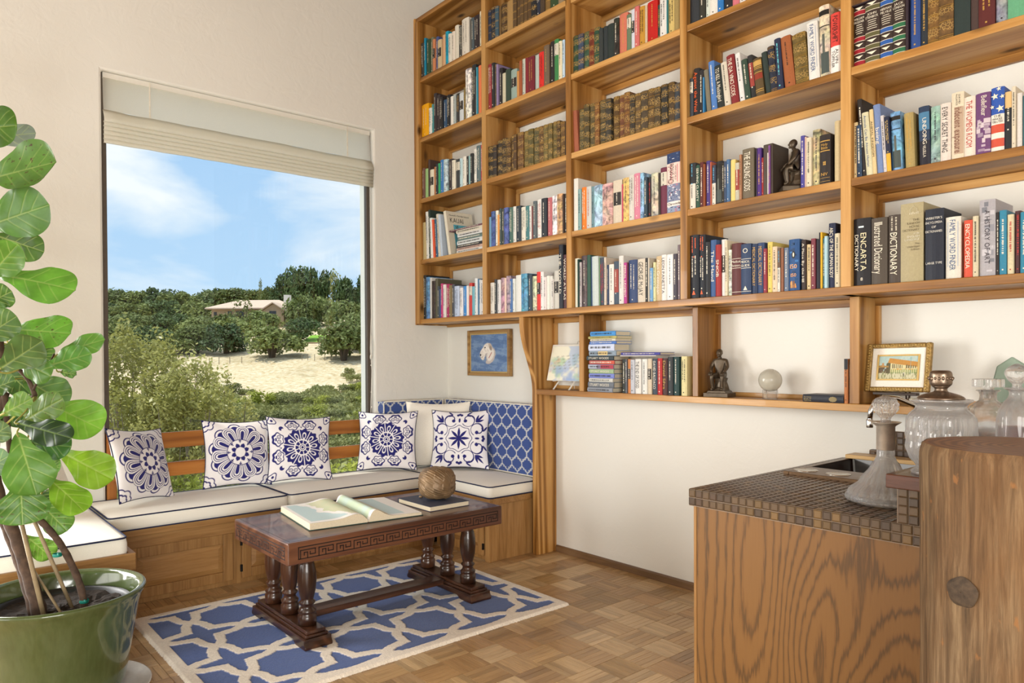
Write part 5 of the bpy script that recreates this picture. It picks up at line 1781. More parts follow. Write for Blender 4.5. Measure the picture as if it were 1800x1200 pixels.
 (4,2,2.7901,2.8017,0.2158,'a87a5a','k',0.0,'',0),
 (4,2,2.8034,2.8632,0.2367,'6b6150','w',0.0,'THE HEALING GODS',1),
 (4,2,2.8751,2.8811,0.2292,'3a3040','-',0.0,'',0),
 (4,2,2.8817,2.9021,0.2271,'4f2f78','g',0.0,'',1),
 (4,2,2.9027,2.9127,0.1787,'9a3030','w',0.0,'',0),
 (4,2,2.9133,2.9348,0.2057,'2f2f70','w',0.0,'',1),
 (4,2,2.9356,2.9421,0.1937,'e0ddd8','-',0.0,'',0),
 (4,2,2.9432,2.9516,0.2245,'7a4a8a','g',0.0,'',0),
 (4,2,3.0943,3.1123,0.2344,'4b4690','w',0.0,'',1),
 (4,2,3.1133,3.1210,0.2261,'d0b0a0','-',0.0,'',0),
 (4,2,3.1229,3.1458,0.2179,'d6cbb0','k',0.0,'',1),
 (4,2,3.1473,3.1831,0.2471,'b3a67e','p',0.0,'',1),
 (4,2,3.1846,3.2318,0.2130,'2d2725','H',0.0,'Holy Bible',1),
 (4,2,3.2465,3.2761,0.2611,'c7b48a','-',0.0,'',1),
 (4,1,2.5036,2.5558,0.3206,'20242c','O',0.0,'',1),
 (4,1,2.5564,2.5918,0.3164,'20242c','O',0.0,'',1),
 (4,1,2.5924,2.6235,0.2754,'26282c','w',0.0,'',1),
 (4,1,2.6241,2.6563,0.2821,'3d5a88','w',0.0,'The Hand',1),
 (4,1,2.6569,2.6854,0.2548,'9a2d2d','w',0.0,'SNOB',1),
 (4,1,2.6860,2.7121,0.2777,'d8d4cf','b',0.0,'',1),
 (4,1,2.7127,2.7247,0.2691,'d9cdb0','k',0.0,'',1),
 (4,1,2.7253,2.7431,0.2225,'cdd3c2','p',0.0,'',1),
 (4,1,2.7437,2.7962,0.2501,'5b2f30','M',0.0,'Medical Dictionary',1),
 (4,1,2.7968,2.8501,0.2401,'31415f','M',0.0,'MEDICAL GUIDE',1),
 (4,1,2.8507,2.8787,0.2358,'2b3956','g',0.0,'MEDICAL DICTIONARY',1),
 (4,1,2.8793,2.9142,0.2370,'33456a','g',0.0,'MEDICAL DICTIONARY',1),
 (4,1,2.9152,2.9310,0.2065,'8e3440','w',0.0,'',1),
 (4,1,2.9325,2.9567,0.2345,'d8c468','k',0.0,'',1),
 (4,1,2.9601,2.9839,0.2094,'d8c2a5','k',0.0,'',1),
 (4,1,2.9855,2.9988,0.2006,'6a5548','B',0.0,'',1),
 (4,1,2.9999,3.0127,0.1989,'8a5a40','-',0.0,'',0),
 (4,1,3.0142,3.0347,0.1989,'6b7a90','w',0.0,'',1),
 (4,1,3.0363,3.0862,0.2328,'2a4f80','N',0.0,'150',1),
 (4,1,3.1001,3.1193,0.2234,'3a2d2a','w',0.0,'A Place By the Hill',1),
 (4,1,3.1208,3.1437,0.2009,'cfb78a','k',0.0,'',1),
 (4,1,3.1456,3.1640,0.2231,'7a3a45','w',0.0,'',1),
 (4,1,3.1650,3.1777,0.2189,'2b2b33','-',0.0,'',1),
 (4,1,3.1792,3.1862,0.2464,'24242c','-',0.0,'',0),
 (4,1,3.1873,3.1951,0.2461,'d8a824','-',0.0,'',0),
 (4,1,3.1962,3.2048,0.2193,'3f7280','w',0.0,'',0),
 (4,1,3.2059,3.2183,0.2261,'a9cbd4','-',0.0,'',1),
 (4,1,3.2197,3.2482,0.2803,'232a45','w',0.0,'ABC\'s OF THE HUMAN BODY',1),
 (4,1,3.2504,3.2740,0.2317,'cfc4a8','k',0.0,'',1),
 (5,3,3.3278,3.3746,0.2500,'3a2e28','1',0.0,'WILLIAM FAULKNER',1),
 (5,3,3.3777,3.4354,0.2500,'3a2e28','2',0.0,'JOHN STEINBECK',1),
 (5,3,3.4372,3.4858,0.2500,'3a2e28','3',0.0,'HERMAN MELVILLE',1),
 (5,3,3.4875,3.5364,0.2500,'3a2e28','4',0.0,'JACK LONDON',1),
 (5,3,3.5520,3.5886,0.2247,'2f4a86','g',0.0,'',1),
 (5,3,3.5899,3.6142,0.2051,'2c3238','g',0.0,'',1),
 (5,3,3.6155,3.6548,0.2001,'7a5a30','o',0.0,'',1),
 (5,3,3.6561,3.7066,0.2349,'6a5030','o',0.0,'',1),
 (5,3,3.7085,3.7626,0.2084,'2c3836','-',0.0,'',1),
 (5,3,3.7639,3.7882,0.2086,'4a3a36','-',0.0,'',1),
 (5,3,3.7894,3.8417,0.2393,'5a2826','g',0.0,'',1),
 (5,3,3.8439,3.8812,0.2349,'8a8f98','p',0.0,'',1),
 (5,3,3.8834,3.9411,0.2116,'63a37c','-',0.0,'',1),
 (5,2,3.3275,3.3443,0.2352,'d9c08e','k',0.0,'',1),
 (5,2,3.3449,3.3653,0.2184,'2f4560','p',0.9,'',1),
 (5,2,3.3659,3.3835,0.3275,'2a2523','w',4.0,'',1),
 (5,2,3.3841,3.4106,0.2650,'cfcaa8','n',4.5,'Animals Can Be Almost Human',1),
 (5,2,3.4112,3.4259,0.2707,'d9c08e','k',3.5,'ANIMAL KINGDOM',1),
 (5,2,3.4265,3.4536,0.2859,'7286b0','w',3.7,'being',1),
 (5,2,3.4542,3.4662,0.2339,'c9c4c4','k',3.4,'',1),
 (5,2,3.4668,3.4839,0.2251,'272c42','Y',3.0,'',1),
 (5,2,3.4845,3.5214,0.2373,'6fa0c8','P',2.4,'',1),
 (5,2,3.5335,3.5679,0.2216,'a8935c','g',2.0,'',1),
 (5,2,3.5852,3.6234,0.2329,'2a3a52','V',1.4,'UNDOING',1),
 (5,2,3.6254,3.6577,0.2223,'8fb0a0','p',0.0,'',1),
 (5,2,3.6597,3.6957,0.2235,'dccfc4','k',0.0,'EVERY SECRET THING',1),
 (5,2,3.6980,3.7403,0.2544,'dccfb5','E',0.0,'indecent exposure',1),
 (5,2,3.7423,3.7799,0.2256,'e3d6c6','r',0.0,'THE WOMENS ROOM',1),
 (5,2,3.7818,3.8296,0.2263,'6b4370','V',0.0,'Bellefleur',1),
 (5,2,3.8315,3.8729,0.2335,'2f55a8','F',0.0,'THE WHOLE TRUTH',1),
 (5,2,3.8754,3.8961,0.2076,'26282c','Q',0.0,'',1),
 (5,2,3.8973,3.9090,0.2215,'d8cdb5','k',0.0,'',1),
 (5,2,3.9103,3.9268,0.1947,'d5cfc8','-',0.0,'',1),
 (5,2,3.9281,3.9420,0.1829,'3f6a72','-',0.0,'',1),
 (5,1,3.3294,3.3985,0.2813,'1f1e22','D',0.0,'ENCARTA DICTIONARY',1),
 (5,1,3.4019,3.4646,0.2731,'4f463c','w',0.0,'Illustrated Dictionary',1),
 (5,1,3.4672,3.5141,0.2768,'4a4038','W',0.0,'DICTIONARY',1),
 (5,1,3.5154,3.5997,0.3126,'a89c78','U',0.0,'THE RANDOM HOUSE DICTIONARY',1),
 (5,1,3.6091,3.6745,0.2761,'232733','Z',0.0,'WEBSTER\'S ENCYCLOPEDIA OF DICTIONARIES',1),
 (5,1,3.6787,3.7308,0.2365,'d8d4c6','n',0.0,'FAMILY WORD FINDER',1),
 (5,1,3.7436,3.7720,0.2152,'d0523a','w',0.0,'ENCYCLOPEDIA',1),
 (5,1,3.7739,3.7913,0.2267,'cfc4a5','k',0.0,'',1),
 (5,1,3.7938,3.8449,0.2826,'a8a4a8','A',0.0,'A HISTORY OF ART',1),
 (5,1,3.8465,3.8567,0.2311,'2d2523','w',0.0,'',1),
 (5,1,3.8586,3.8808,0.2349,'2f7f9c','w',0.0,'',1),
 (5,1,3.8839,3.9032,0.2165,'d0c3a0','r',0.0,'',1),
 (5,1,3.9051,3.9232,0.2268,'4a2a2c','r',0.0,'',1),
 (5,1,3.9241,3.9460,0.2181,'2f7f9a','w',0.0,'',1),
]

# ------------------------------------------------------------------ lettering
_glyph = {}


def load_glyphs(chars):
    obs = []
    for ch in sorted(set(chars)):
        if ch == ' ': continue
        cu = bpy.data.curves.new('g', 'FONT'); cu.body = ch; cu.size = 1.0; cu.resolution_u = 2; cu.fill_mode = 'FRONT'
        o = bpy.data.objects.new('g', cu); COL.objects.link(o); obs.append((ch, o, cu))
    dg = bpy.context.evaluated_depsgraph_get(); dg.update()
    for ch, o, cu in obs:
        me = bpy.data.meshes.new_from_object(o.evaluated_get(dg))
        v = [tuple(x.co) for x in me.vertices]; f = [tuple(p.vertices) for p in me.polygons]
        xs = [p[0] for p in v] or [0, 0.4]
        _glyph[ch] = (v, f, min(xs), max(xs))
        bpy.data.meshes.remove(me)
    for ch, o, cu in obs:
        bpy.data.objects.remove(o); bpy.data.curves.remove(cu)


def text_layout(txt, squeeze=1.0, gap=0.08):
    """flat glyph outlines, baseline y=0, cap height about 0.7; returns verts, faces, width"""
    V_, F_ = [], []; x = 0.0
    for ch in txt:
        if ch == ' ': x += 0.30; continue
        g = _glyph.get(ch)
        if g is None: continue
        v, f, x0, x1 = g; n = len(V_)
        V_ += [((p[0] - x0 + x), p[1]) for p in v]; F_ += [tuple(i + n for i in q) for q in f]
        x += (x1 - x0) + gap
    return V_, F_, max(x - gap, 0.01)


def put_text(mb, txt, org, eu, ev, width, height, col, align='c', maxstretch=1.6):
    """text in the box org + eu*[0,width] + ev*[0,height]"""
    V_, F_, w = text_layout(txt)
    if not V_: return
    sy = height / 0.74; sx = min(width / w, sy * maxstretch)
    if sx < sy * 0.45: sy = sx / 0.45
    off = (width - w * sx) / 2 if align == 'c' else 0
    oy = (height - 0.74 * sy) / 2
    eu, ev, org = Vector(eu), Vector(ev), Vector(org)
    mb.add([tuple(org + eu * (p[0] * sx + off) + ev * (p[1] * sy + oy)) for p in V_], F_, col)


# ------------------------------------------------------------------ books
ORD = ['first', 'second', 'third', 'fourth', 'fifth', 'sixth', 'seventh', 'eighth', 'ninth', 'tenth', 'eleventh', 'twelfth', 'thirteenth', 'fourteenth', 'fifteenth', 'sixteenth', 'seventeenth', 'eighteenth', 'nineteenth', 'twentieth', 'twenty-first', 'twenty-second', 'twenty-third', 'twenty-fourth', 'twenty-fifth', 'twenty-sixth', 'twenty-seventh', 'twenty-eighth', 'twenty-ninth', 'thirtieth', 'thirty-first', 'thirty-second']
BAYN = {1: 'window-side bay', 2: 'second bay', 3: 'middle bay', 4: 'fourth bay', 5: 'bay above bar'}
ROWN = {1: 'lowest shelf', 2: 'second shelf up', 3: 'third shelf up', 4: 'fourth shelf up', 5: 'fifth shelf up'}


def colour_name(h):
    import colorsys
    r, g, b_ = [int(h[i:i + 2], 16) / 255 for i in (0, 2, 4)]
    hu, l, s = colorsys.rgb_to_hls(r, g, b_); hu *= 360
    if l < 0.2 and s < 0.35: return 'black'
    if s < 0.13:
        return 'black' if l < 0.22 else 'dark grey' if l < 0.4 else 'grey' if l < 0.68 else 'white'
    if l > 0.72 and s < 0.4: return 'cream' if 20 < hu < 75 else 'pale blue' if 160 < hu < 260 else 'off-white'
    pre = 'dark ' if l < 0.27 else 'pale ' if l > 0.68 else ''
    if hu < 14 or hu > 345: n = 'maroon' if l < 0.33 else 'red'
    elif hu < 40: n = 'brown' if l < 0.45 else 'tan' if s < 0.5 else 'orange'
    elif hu < 65: n = 'olive' if l < 0.42 else 'tan' if s < 0.5 else 'yellow'
    elif hu < 165: n = 'green'
    elif hu < 195: n = 'teal'
    elif hu < 250: n = 'navy' if l < 0.3 else 'blue'
    elif hu < 300: n = 'purple'
    else: n = 'magenta'
    if n in ('maroon', 'navy'): pre = ''
    return pre + n


def lum(h): r, g, b_ = lin(h); return 0.3 * r + 0.59 * g + 0.11 * b_


def cover_shell(mb, x0, x1, yf, dep, z0, z1, col, round_=0.35, t=0.0022):
    """boards and spine in one U, spine towards -y, gently rounded"""
    w = x1 - x0; r = min(w * round_, 0.012); n = 5
    out = [(x1, yf + dep)]
    arc = []
    for k in range(n + 1):
        a = k / n; xx = x1 - w * a
        arc.append((xx, yf + r * (2 * a - 1) ** 2 * 0.55))
    out += arc + [(x0, yf + dep), (x0 + t, yf + dep)]
    inn = [(p[0] + (t if p[0] < x0 + w / 2 else -t) * (1 if k in (0, n) else 0), p[1] + t) for k, p in enumerate(arc)]
    out += list(reversed(inn)) + [(x1 - t, yf + dep)]
    N_ = len(out); v = [(p[0], p[1], z0) for p in out] + [(p[0], p[1], z1) for p in out]
    f = [(k, (k + 1) % N_, (k + 1) % N_ + N_, k + N_) for k in range(N_)]
    m = n + 1
    # top and bottom rims as quads between the outer and inner line
    outer = list(range(0, m + 2)); inner = [N_ - 1] + list(reversed(range(m + 2, N_ - 1)))
    for (a, b_, c_, d_) in zip(outer[:-1], outer[1:], inner[1:], inner[:-1]):
        f.append((a + N_, b_ + N_, c_ + N_, d_ + N_)); f.append((d_, c_, b_, a))
    mb.add(v, f, col)


def spine_curve(x0, x1, yf, n=5, round_=0.35):
    w = x1 - x0; r = min(w * round_, 0.012)
    return [(x0 + w * k / n, yf + r * (2 * k / n - 1) ** 2 * 0.55) for k in range(n + 1)]


def spine_band(mb, x0, x1, yf, za, zb, col, lift=0.0005, f0=0.0, f1=1.0):
    c = spine_curve(x0, x1, yf)
    a, b_ = x0 + (x1 - x0) * f0, x0 + (x1 - x0) * f1
    xs = [a] + [p[0] for p in c if a < p[0] < b_] + [b_]
    def yy(x):
        q = (x - x0) / (x1 - x0); r = min((x1 - x0) * 0.35, 0.012); return yf + r * (2 * q - 1) ** 2 * 0.55 - lift
    v = []; f = []
    for x in xs: v += [(x, yy(x), za), (x, yy(x), zb)]
    for k in range(len(xs) - 1): f.append((2 * k, 2 * k + 2, 2 * k + 3, 2 * k + 1))
    mb.add(v, f, col)


def dashes(mb, x0, x1, yf, z0, z1, col, r, lines=1):
    """illegible small print running down the spine"""
    w = x1 - x0; h = z1 - z0
    for ln in range(lines):
        cx = x0 + w * (0.5 if lines == 1 else 0.33 + 0.34 * ln)
        lw = min(w * 0.34 / lines, 0.0065)
        z = z1 - h * r.uniform(0.06, 0.14); stop = z0 + h * r.uniform(0.25, 0.45)
        while z > stop:
            L_ = r.uniform(0.0016, 0.0036)
            k = r.uniform(0.55, 1.0)
            mb.add([(cx - lw / 2 * k, yf - 0.0006, z - L_), (cx + lw / 2, yf - 0.0006, z - L_), (cx + lw / 2, yf - 0.0006, z), (cx - lw / 2 * k, yf - 0.0006, z)], [(0, 1, 2, 3)], col)
            z -= L_ + r.choice((0.0011, 0.0013, 0.0045))
    zb = z0 + h * 0.07
    s = min(w * 0.22, 0.006)
    mb.add([(x0 + w / 2 - s / 2, yf - 0.0006, zb), (x0 + w / 2 + s / 2, yf - 0.0006, zb), (x0 + w / 2 + s / 2, yf - 0.0006, zb + s), (x0 + w / 2 - s / 2, yf - 0.0006, zb + s)], [(0, 1, 2, 3)], col)


IVORY = L4('e4dcc8'); INK = L4('26231f'); GOLD = L4('c0974a'); REDINK = L4('b0312c'); ORNG = L4('e0602c'); CYAN = L4('6fd0d6')


def vtext(mb, txt, x0, x1, yf, za, zb, col, f0=0.2, f1=0.8):
    """title running down the spine between za (top) and zb (foot)"""
    w = x1 - x0
    put_text(mb, txt, (x0 + w * f0, yf - 0.0012, za), (0, 0, -1), (1, 0, 0), za - zb, w * (f1 - f0), col)


def htext(mb, txt, x0, x1, yf, zc, hgt, col, pad=0.1):
    w = x1 - x0
    put_text(mb, txt, (x0 + w * pad, yf - 0.0012, zc - hgt / 2), (1, 0, 0), (0, 0, 1), w * (1 - 2 * pad), hgt, col, maxstretch=1.1)


def star_poly(mb, cx, y, cz, R0, col, rot=0.0):
    v = [(cx, y, cz)]; n = 5
    for k in range(10):
        a = PI / 2 + rot + k * PI / 5; rr = R0 if k % 2 == 0 else R0 * 0.42
        v.append((cx + rr * math.cos(a), y, cz + rr * math.sin(a)))
    mb.add(v, [(0, 1 + k, 1 + (k + 1) % 10) for k in range(10)], col)


def decorate(mbt, mbb, x0, x1, yf, z0, z1, hexc, fl, txt, r):
    """mbt: lettering, mbb: bands and blocks of colour"""
    h = z1 - z0; w = x1 - x0; Z = lambda q: z0 + h * q
    light_ = lum(hexc) > 0.22
    auto = INK if light_ else IVORY
    if fl == '-': return
    if fl in 'dkwgr':
        c = {'d': auto, 'k': INK, 'w': IVORY, 'g': GOLD, 'r': REDINK}[fl]
        if txt:
            vtext(mbt, txt, x0, x1, yf, Z(0.93), Z(0.16), c, 0.22, 0.78)
        else:
            dashes(mbt, x0, x1, yf, z0, z1, c, r, 2 if w > 0.034 and r.random() < 0.6 else 1)
        return
    if fl == 'o':
        for q in (0.03, 0.06, 0.30, 0.52, 0.55, 0.80, 0.94, 0.97):
            spine_band(mbb, x0, x1, yf, Z(q), Z(q) + 0.0016, GOLD, 0.0008)
        return
    if fl == 'p':
        if r.random() < 0.7: dashes(mbt, x0, x1, yf, z0, z1, IVORY if not light_ else L4('39323a'), r)
        return
    if fl == 'b':
        if light_: spine_band(mbb, x0, x1, yf, Z(0.42), Z(0.72), L4('34302e'), 0.0006, 0.08, 0.92); dashes(mbt, x0, x1, yf - 0.0006, Z(0.42), Z(0.74), IVORY, r)
        else: spine_band(mbb, x0, x1, yf, Z(0.62), Z(0.9), L4('cfc9b8'), 0.0006, 0.05, 0.95); dashes(mbt, x0, x1, yf - 0.0006, Z(0.6), Z(0.92), INK, r)
        return
    if fl == 'C':
        spine_band(mbb, x0, x1, yf, Z(0.83), Z(1.0), L4('2b3d63'), 0.0005); spine_band(mbb, x0, x1, yf, Z(0.48), Z(0.83), L4('ecc9bd'), 0.0005)
        spine_band(mbb, x0, x1, yf, Z(0.19), Z(0.48), L4('77809a'), 0.0005); spine_band(mbb, x0, x1, yf, Z(0.11), Z(0.19), L4('e8ded6'), 0.0006); spine_band(mbb, x0, x1, yf, Z(0.0), Z(0.11), L4('8a96ad'), 0.0005)
        for k in range(70):
            q = r.uniform(0.2, 0.46) if k < 45 else r.choice((r.uniform(0.0, 0.1), r.uniform(0.85, 0.97)))
            f0 = r.uniform(0, 0.9)
            spine_band(mbb, x0, x1, yf, Z(q), Z(q) + r.uniform(0.003, 0.008), L4(r.choice(('c5c8d2', '39405a', 'a9798c', '5a6c8d', 'e0dde0'))), 0.0008, f0, min(1, f0 + r.uniform(0.05, 0.16)))
        for f0 in (0.30, 0.70): spine_band(mbb, x0, x1, yf, Z(0.5), Z(0.8), L4('c2405a'), 0.0008, f0 + 0.0, f0 + 0.03)
        put_text(mbt, 'Chronicle', (x0 + w * 0.48, yf - 0.0014, Z(0.49)), (0, 0, 1), (-1, 0, 0), h * 0.33, w * 0.40, INK)
        put_text(mbt, 'of the 20th century', (x0 + w * 0.66, yf - 0.0014, Z(0.54)), (0, 0, 1), (-1, 0, 0), h * 0.24, w * 0.14, INK)
        htext(mbt, 'Chronicle', x0, x1, yf, Z(0.15), 0.014, INK, 0.08)
        return
    if fl in '1234':
        c = L4({'1': '9a2430', '2': '5d5a3a', '3': '2f5aa0', '4': '2f6a48'}[fl])
        for q in (0.02, 0.22, 0.42, 0.86):
            spine_band(mbb, x0, x1, yf, Z(q), Z(q + 0.075), c, 0.0006)
            for e in (0, 0.075): spine_band(mbb, x0, x1, yf, Z(q + e) - 0.0008, Z(q + e) + 0.0012, IVORY, 0.0009)
        for q in (0.16, 0.36, 0.97):
            v = [(x0 + w * 0.15, yf - 0.0011, Z(q) + 0.004), (x0 + w * 0.85, yf - 0.0011, Z(q) + 0.004), (x0 + w * 0.5, yf - 0.0011, Z(q) - 0.008)]
            mbb.add(v, [(2, 1, 0)], IVORY)
        a, b_ = txt.split(' ')
        htext(mbt, a, x0, x1, yf, Z(0.80), 0.010, IVORY, 0.06); htext(mbt, b_, x0, x1, yf, Z(0.745), 0.010, IVORY, 0.06)
        for k in range(5):
            q = 0.69 - 0.035 * k; f0 = r.uniform(0.1, 0.25)
            spine_band(mbt, x0, x1, yf, Z(q), Z(q) + 0.0022, IVORY, 0.0011, f0, 1 - f0)
        return
    if fl == 'F':
        spine_band(mbb, x0, x1, yf, Z(0.42), Z(0.58), L4('e4dfd2'), 0.0006)
        for q0, q1, c in ((0.29, 0.42, 'c9533c'), (0.20, 0.29, 'e6ded2'), (0.07, 0.20, 'c9533c'), (0.0, 0.07, 'e6ded2')): spine_band(mbb, x0, x1, yf, Z(q0), Z(q1), L4(c), 0.0006)
        for (fx, q, s) in ((0.32, 0.86, 0.013), (0.72, 0.66, 0.014), (0.88, 0.84, 0.009), (0.12, 0.70, 0.008), (0.62, 0.97, 0.009)): star_poly(mbb, x0 + w * fx, yf - 0.0014, Z(q), s, IVORY, 0.2)
        for k, s in enumerate(('THE', 'WHOLE', 'TRUTH')): htext(mbt, s, x0, x1, yf, Z(0.55 - 0.045 * k), 0.009, INK, 0.12)
        return
    if fl == 'X':
        spine_band(mbb, x0, x1, yf, Z(0.0), Z(0.45), L4('e6e2dc'), 0.0006)
        put_text(mbt, 'POWERSHIFT', (x0 + w * 0.25, yf - 0.0012, Z(0.95)), (0, 0, -1), (1, 0, 0), h * 0.44, w * 0.5, INK)
        vtext(mbt, 'ALVIN', x0, x1, yf, Z(0.40), Z(0.16), INK, 0.52, 0.82); vtext(mbt, 'TOFFLER', x0, x1, yf, Z(0.38), Z(0.10), INK, 0.18, 0.46)
        return
    if fl == 'n':
        if 'FAMILY' in txt:
            for f0 in (0.14, 0.80): spine_band(mbb, x0, x1, yf, Z(0.2), Z(0.92), L4('aab4c0'), 0.0006, f0, f0 + 0.05)
        vtext(mbt, txt, x0, x1, yf, Z(0.95), Z(0.14), L4('33507e'), 0.3, 0.7)
        return
    if fl == 'P':
        spine_band(mbb, x0, x1, yf, Z(0.86), Z(0.93), INK, 0.0006); spine_band(mbb, x0, x1, yf, Z(0.70), Z(0.715), INK, 0.0006)
        spine_band(mbb, x0, x1, yf, Z(0.05), Z(0.34), L4('4a5350'), 0.0006, 0.1, 0.9); spine_band(mbb, x0, x1, yf, Z(0.34), Z(0.60), L4('5b5f58'), 0.0006, 0.30, 0.55)
        return
    if fl == 'B':
        spine_band(mbb, x0, x1, yf, Z(0.0), Z(0.55), L4('d8d2c4'), 0.0006); dashes(mbt, x0, x1, yf - 0.0006, Z(0), Z(0.55), INK, r); dashes(mbt, x0, x1, yf, Z(0.5), Z(1), L4('5aa6c8'), r); return
    if fl == 'R':
        spine_band(mbb, x0, x1, yf, Z(0.28), Z(0.82), L4('94413a'), 0.0006, 0.04, 0.96); dashes(mbt, x0, x1, yf - 0.0006, Z(0.2), Z(0.85), IVORY, r); return
    if fl == 'G':
        for q in (0.12, 0.17, 0.62, 0.72, 0.76, 0.92): spine_band(mbb, x0, x1, yf, Z(q), Z(q) + 0.003, GOLD, 0.0007)
        spine_band(mbb, x0, x1, yf, Z(0.45), Z(0.60), L4('8a3a2a'), 0.0006); spine_band(mbb, x0, x1, yf, Z(0.80), Z(0.92), L4('c09a58'), 0.0006); return
    if fl == 'c':
        dashes(mbt, x0, x1, yf, z0, z1, CYAN, r); return
    if fl == 'O':
        if txt: vtext(mbt, txt, x0, x1, yf, Z(0.92), Z(0.1), ORNG, 0.2, 0.8)
        else:
            dashes(mbt, x0, x1, yf, Z(0.62), Z(1), ORNG, r, 2); dashes(mbt, x0, x1, yf, Z(0.1), Z(0.72), IVORY, r, 2)
            v = [(x0 + w * .3, yf - .001, Z(.06)), (x0 + w * .7, yf - .001, Z(.06)), (x0 + w * .5, yf - .001, Z(.13))]; mbb.add(v, [(0, 1, 2)], ORNG)
        return
    if fl == 'H':
        for q in (0.66, 0.86): spine_band(mbb, x0, x1, yf, Z(q), Z(q) + 0.004, GOLD, 0.0007, 0.05, 0.95)
        htext(mbt, 'Holy', x0, x1, yf, Z(0.80), 0.012, GOLD, 0.2); htext(mbt, 'Bible', x0, x1, yf, Z(0.73), 0.012, GOLD, 0.2); htext(mbt, 'NIV', x0, x1, yf, Z(0.20), 0.014, GOLD, 0.2)
        for dx, dz in ((0, 0), (1, 0), (0, 1), (1, 1)): spine_band(mbb, x0, x1, yf, Z(0.38) + dz * 0.0085, Z(0.38) + dz * 0.0085 + 0.007, GOLD, 0.0007, 0.37 + dx * 0.14, 0.48 + dx * 0.14)
        for q in (0.05, 0.12): spine_band(mbb, x0, x1, yf, Z(q), Z(q) + 0.0012, GOLD, 0.0007, 0.05, 0.95)
        return
    if fl == 'M':
        ws = txt.split(' ')
        gc = GOLD if lum(hexc) < 0.05 and 'Dict' in txt else IVORY
        for q in (0.52, 0.70, 0.06): spine_band(mbb, x0, x1, yf, Z(q), Z(q) + 0.0018, gc, 0.0007)
        for k, s in enumerate(ws): htext(mbt, s, x0, x1, yf, Z(0.65 - 0.075 * k), 0.012, gc, 0.06)
        if 'GUIDE' in txt:
            htext(mbt, 'O', x0, x1, yf, Z(0.87), 0.024, IVORY, 0.1); v = [(x0 + w * .3, yf - .001, Z(.09)), (x0 + w * .7, yf - .001, Z(.09)), (x0 + w * .5, yf - .001, Z(.17))]; mbb.add(v, [(0, 1, 2)], IVORY)
        return
    if fl == 'N':
        for k in range(14):
            f0 = r.uniform(0, .7); q = r.uniform(0.55, 0.95) if k < 8 else r.uniform(0.2, 0.5)
            spine_band(mbb, x0, x1, yf, Z(q), Z(q) + r.uniform(.004, .014), L4(r.choice(('1f3a60', '3f74b0', '24486f'))), 0.0006, f0, min(1, f0 + r.uniform(.15, .4)))
        v = [(x0 + w * .5 + w * .17 * math.cos(a * PI / 8), yf - .0012, Z(.70) + .017 * math.sin(a * PI / 8)) for a in range(16)]; mbb.add(v, [tuple(range(16))], INK)
        v = [(x0 + w * .5 + w * .07 * math.cos(a * PI / 6), yf - .0016, Z(.70) + .010 * math.sin(a * PI / 6)) for a in range(12)]; mbb.add(v, [tuple(range(12))], IVORY)
        og = L4('e8a860')
        htext(mbt, '150', x0, x1, yf, Z(0.48), 0.020, og, 0.12); htext(mbt, '150', x0, x1, yf, Z(0.31), 0.016, og, 0.15)
        for k in range(10):
            f0 = r.uniform(0.05, .8); spine_band(mbb, x0, x1, yf, Z(.06), Z(r.uniform(.1, .2)), L4(r.choice(('d9a25e', '7a5233', 'c98a4a'))), 0.0007, f0, f0 + .1)
        return
    if fl == 'D':
        vtext(mbt, 'ENCARTA', x0, x1, yf, Z(0.78), Z(0.22), L4('e8d8b0'), 0.44, 0.80); vtext(mbt, 'DICTIONARY', x0, x1, yf, Z(0.76), Z(0.22), IVORY, 0.10, 0.32)
        spine_band(mbb, x0, x1, yf, Z(0.86), Z(0.885), L4('cfdce0'), 0.0007, 0.3, 0.62); htext(mbt, '8', x0, x1, yf, Z(0.1), 0.014, IVORY, 0.3)
        return
    if fl == 'W':
        vtext(mbt, txt, x0, x1, yf, Z(0.74), Z(0.12), L4('e8dfc8'), 0.2, 0.8); dashes(mbt, x0, x1, yf, Z(0.68), Z(1.0), L4('d8cfb8'), r, 2); return
    if fl == 'U':
        g2 = L4('6a5f45')
        for k, s in enumerate(('THE', 'RANDOM', 'HOUSE', 'DICTIONARY')): put_text(mbt, s, (x0 + w * (0.55, 0.32, 0.42, 0.12)[k], yf - 0.0012, Z(0.77 - 0.042 * k)), (1, 0, 0), (0, 0, 1), w * (0.3, 0.55, 0.43, 0.74)[k], 0.0095, g2)
        for k, s in enumerate(('of the', 'ENGLISH', 'LANGUAGE')): put_text(mbt, s, (x0 + w * (0.6, 0.32, 0.22)[k], yf - 0.0012, Z(0.60 - 0.038 * k)), (1, 0, 0), (0, 0, 1), w * (0.25, 0.54, 0.64)[k], 0.009, L4('d8d2bc'))
        for k, s in enumerate(('The', 'Unabridged', 'Edition')): put_text(mbt, s, (x0 + w * (0.66, 0.32, 0.5)[k], yf - 0.0012, Z(0.47 - 0.035 * k)), (1, 0, 0), (0, 0, 1), w * (0.2, 0.54, 0.36)[k], 0.008, g2)
        pale = L4('d8d0b6')
        mbt.tube([(x0 + w * a, yf - 0.0013, Z(q)) for a, q in ((.45, .87), (.45, .92), (.6, .96), (.75, .92), (.75, .87), (.9, .87))], 0.0008, 4, pale)
        for k in range(6): spine_band(mbb, x0, x1, yf, Z(.855), Z(.875 + .006 * (k % 3)), pale, 0.0008, .42 + k * .07, .45 + k * .07)
        return
    if fl == 'Z':
        for k, s in enumerate(("WEBSTER'S", 'ENCYCLOPEDIA', 'OF', 'DICTIONARIES')): htext(mbt, s, x0, x1, yf, Z(0.87 - 0.062 * k), 0.009, L4('ddd8cc'), 0.05 if k != 2 else 0.35)
        htext(mbt, 'LARGE TYPE', x0, x1, yf, Z(0.24), 0.009, L4('ddd8cc'), 0.06); return
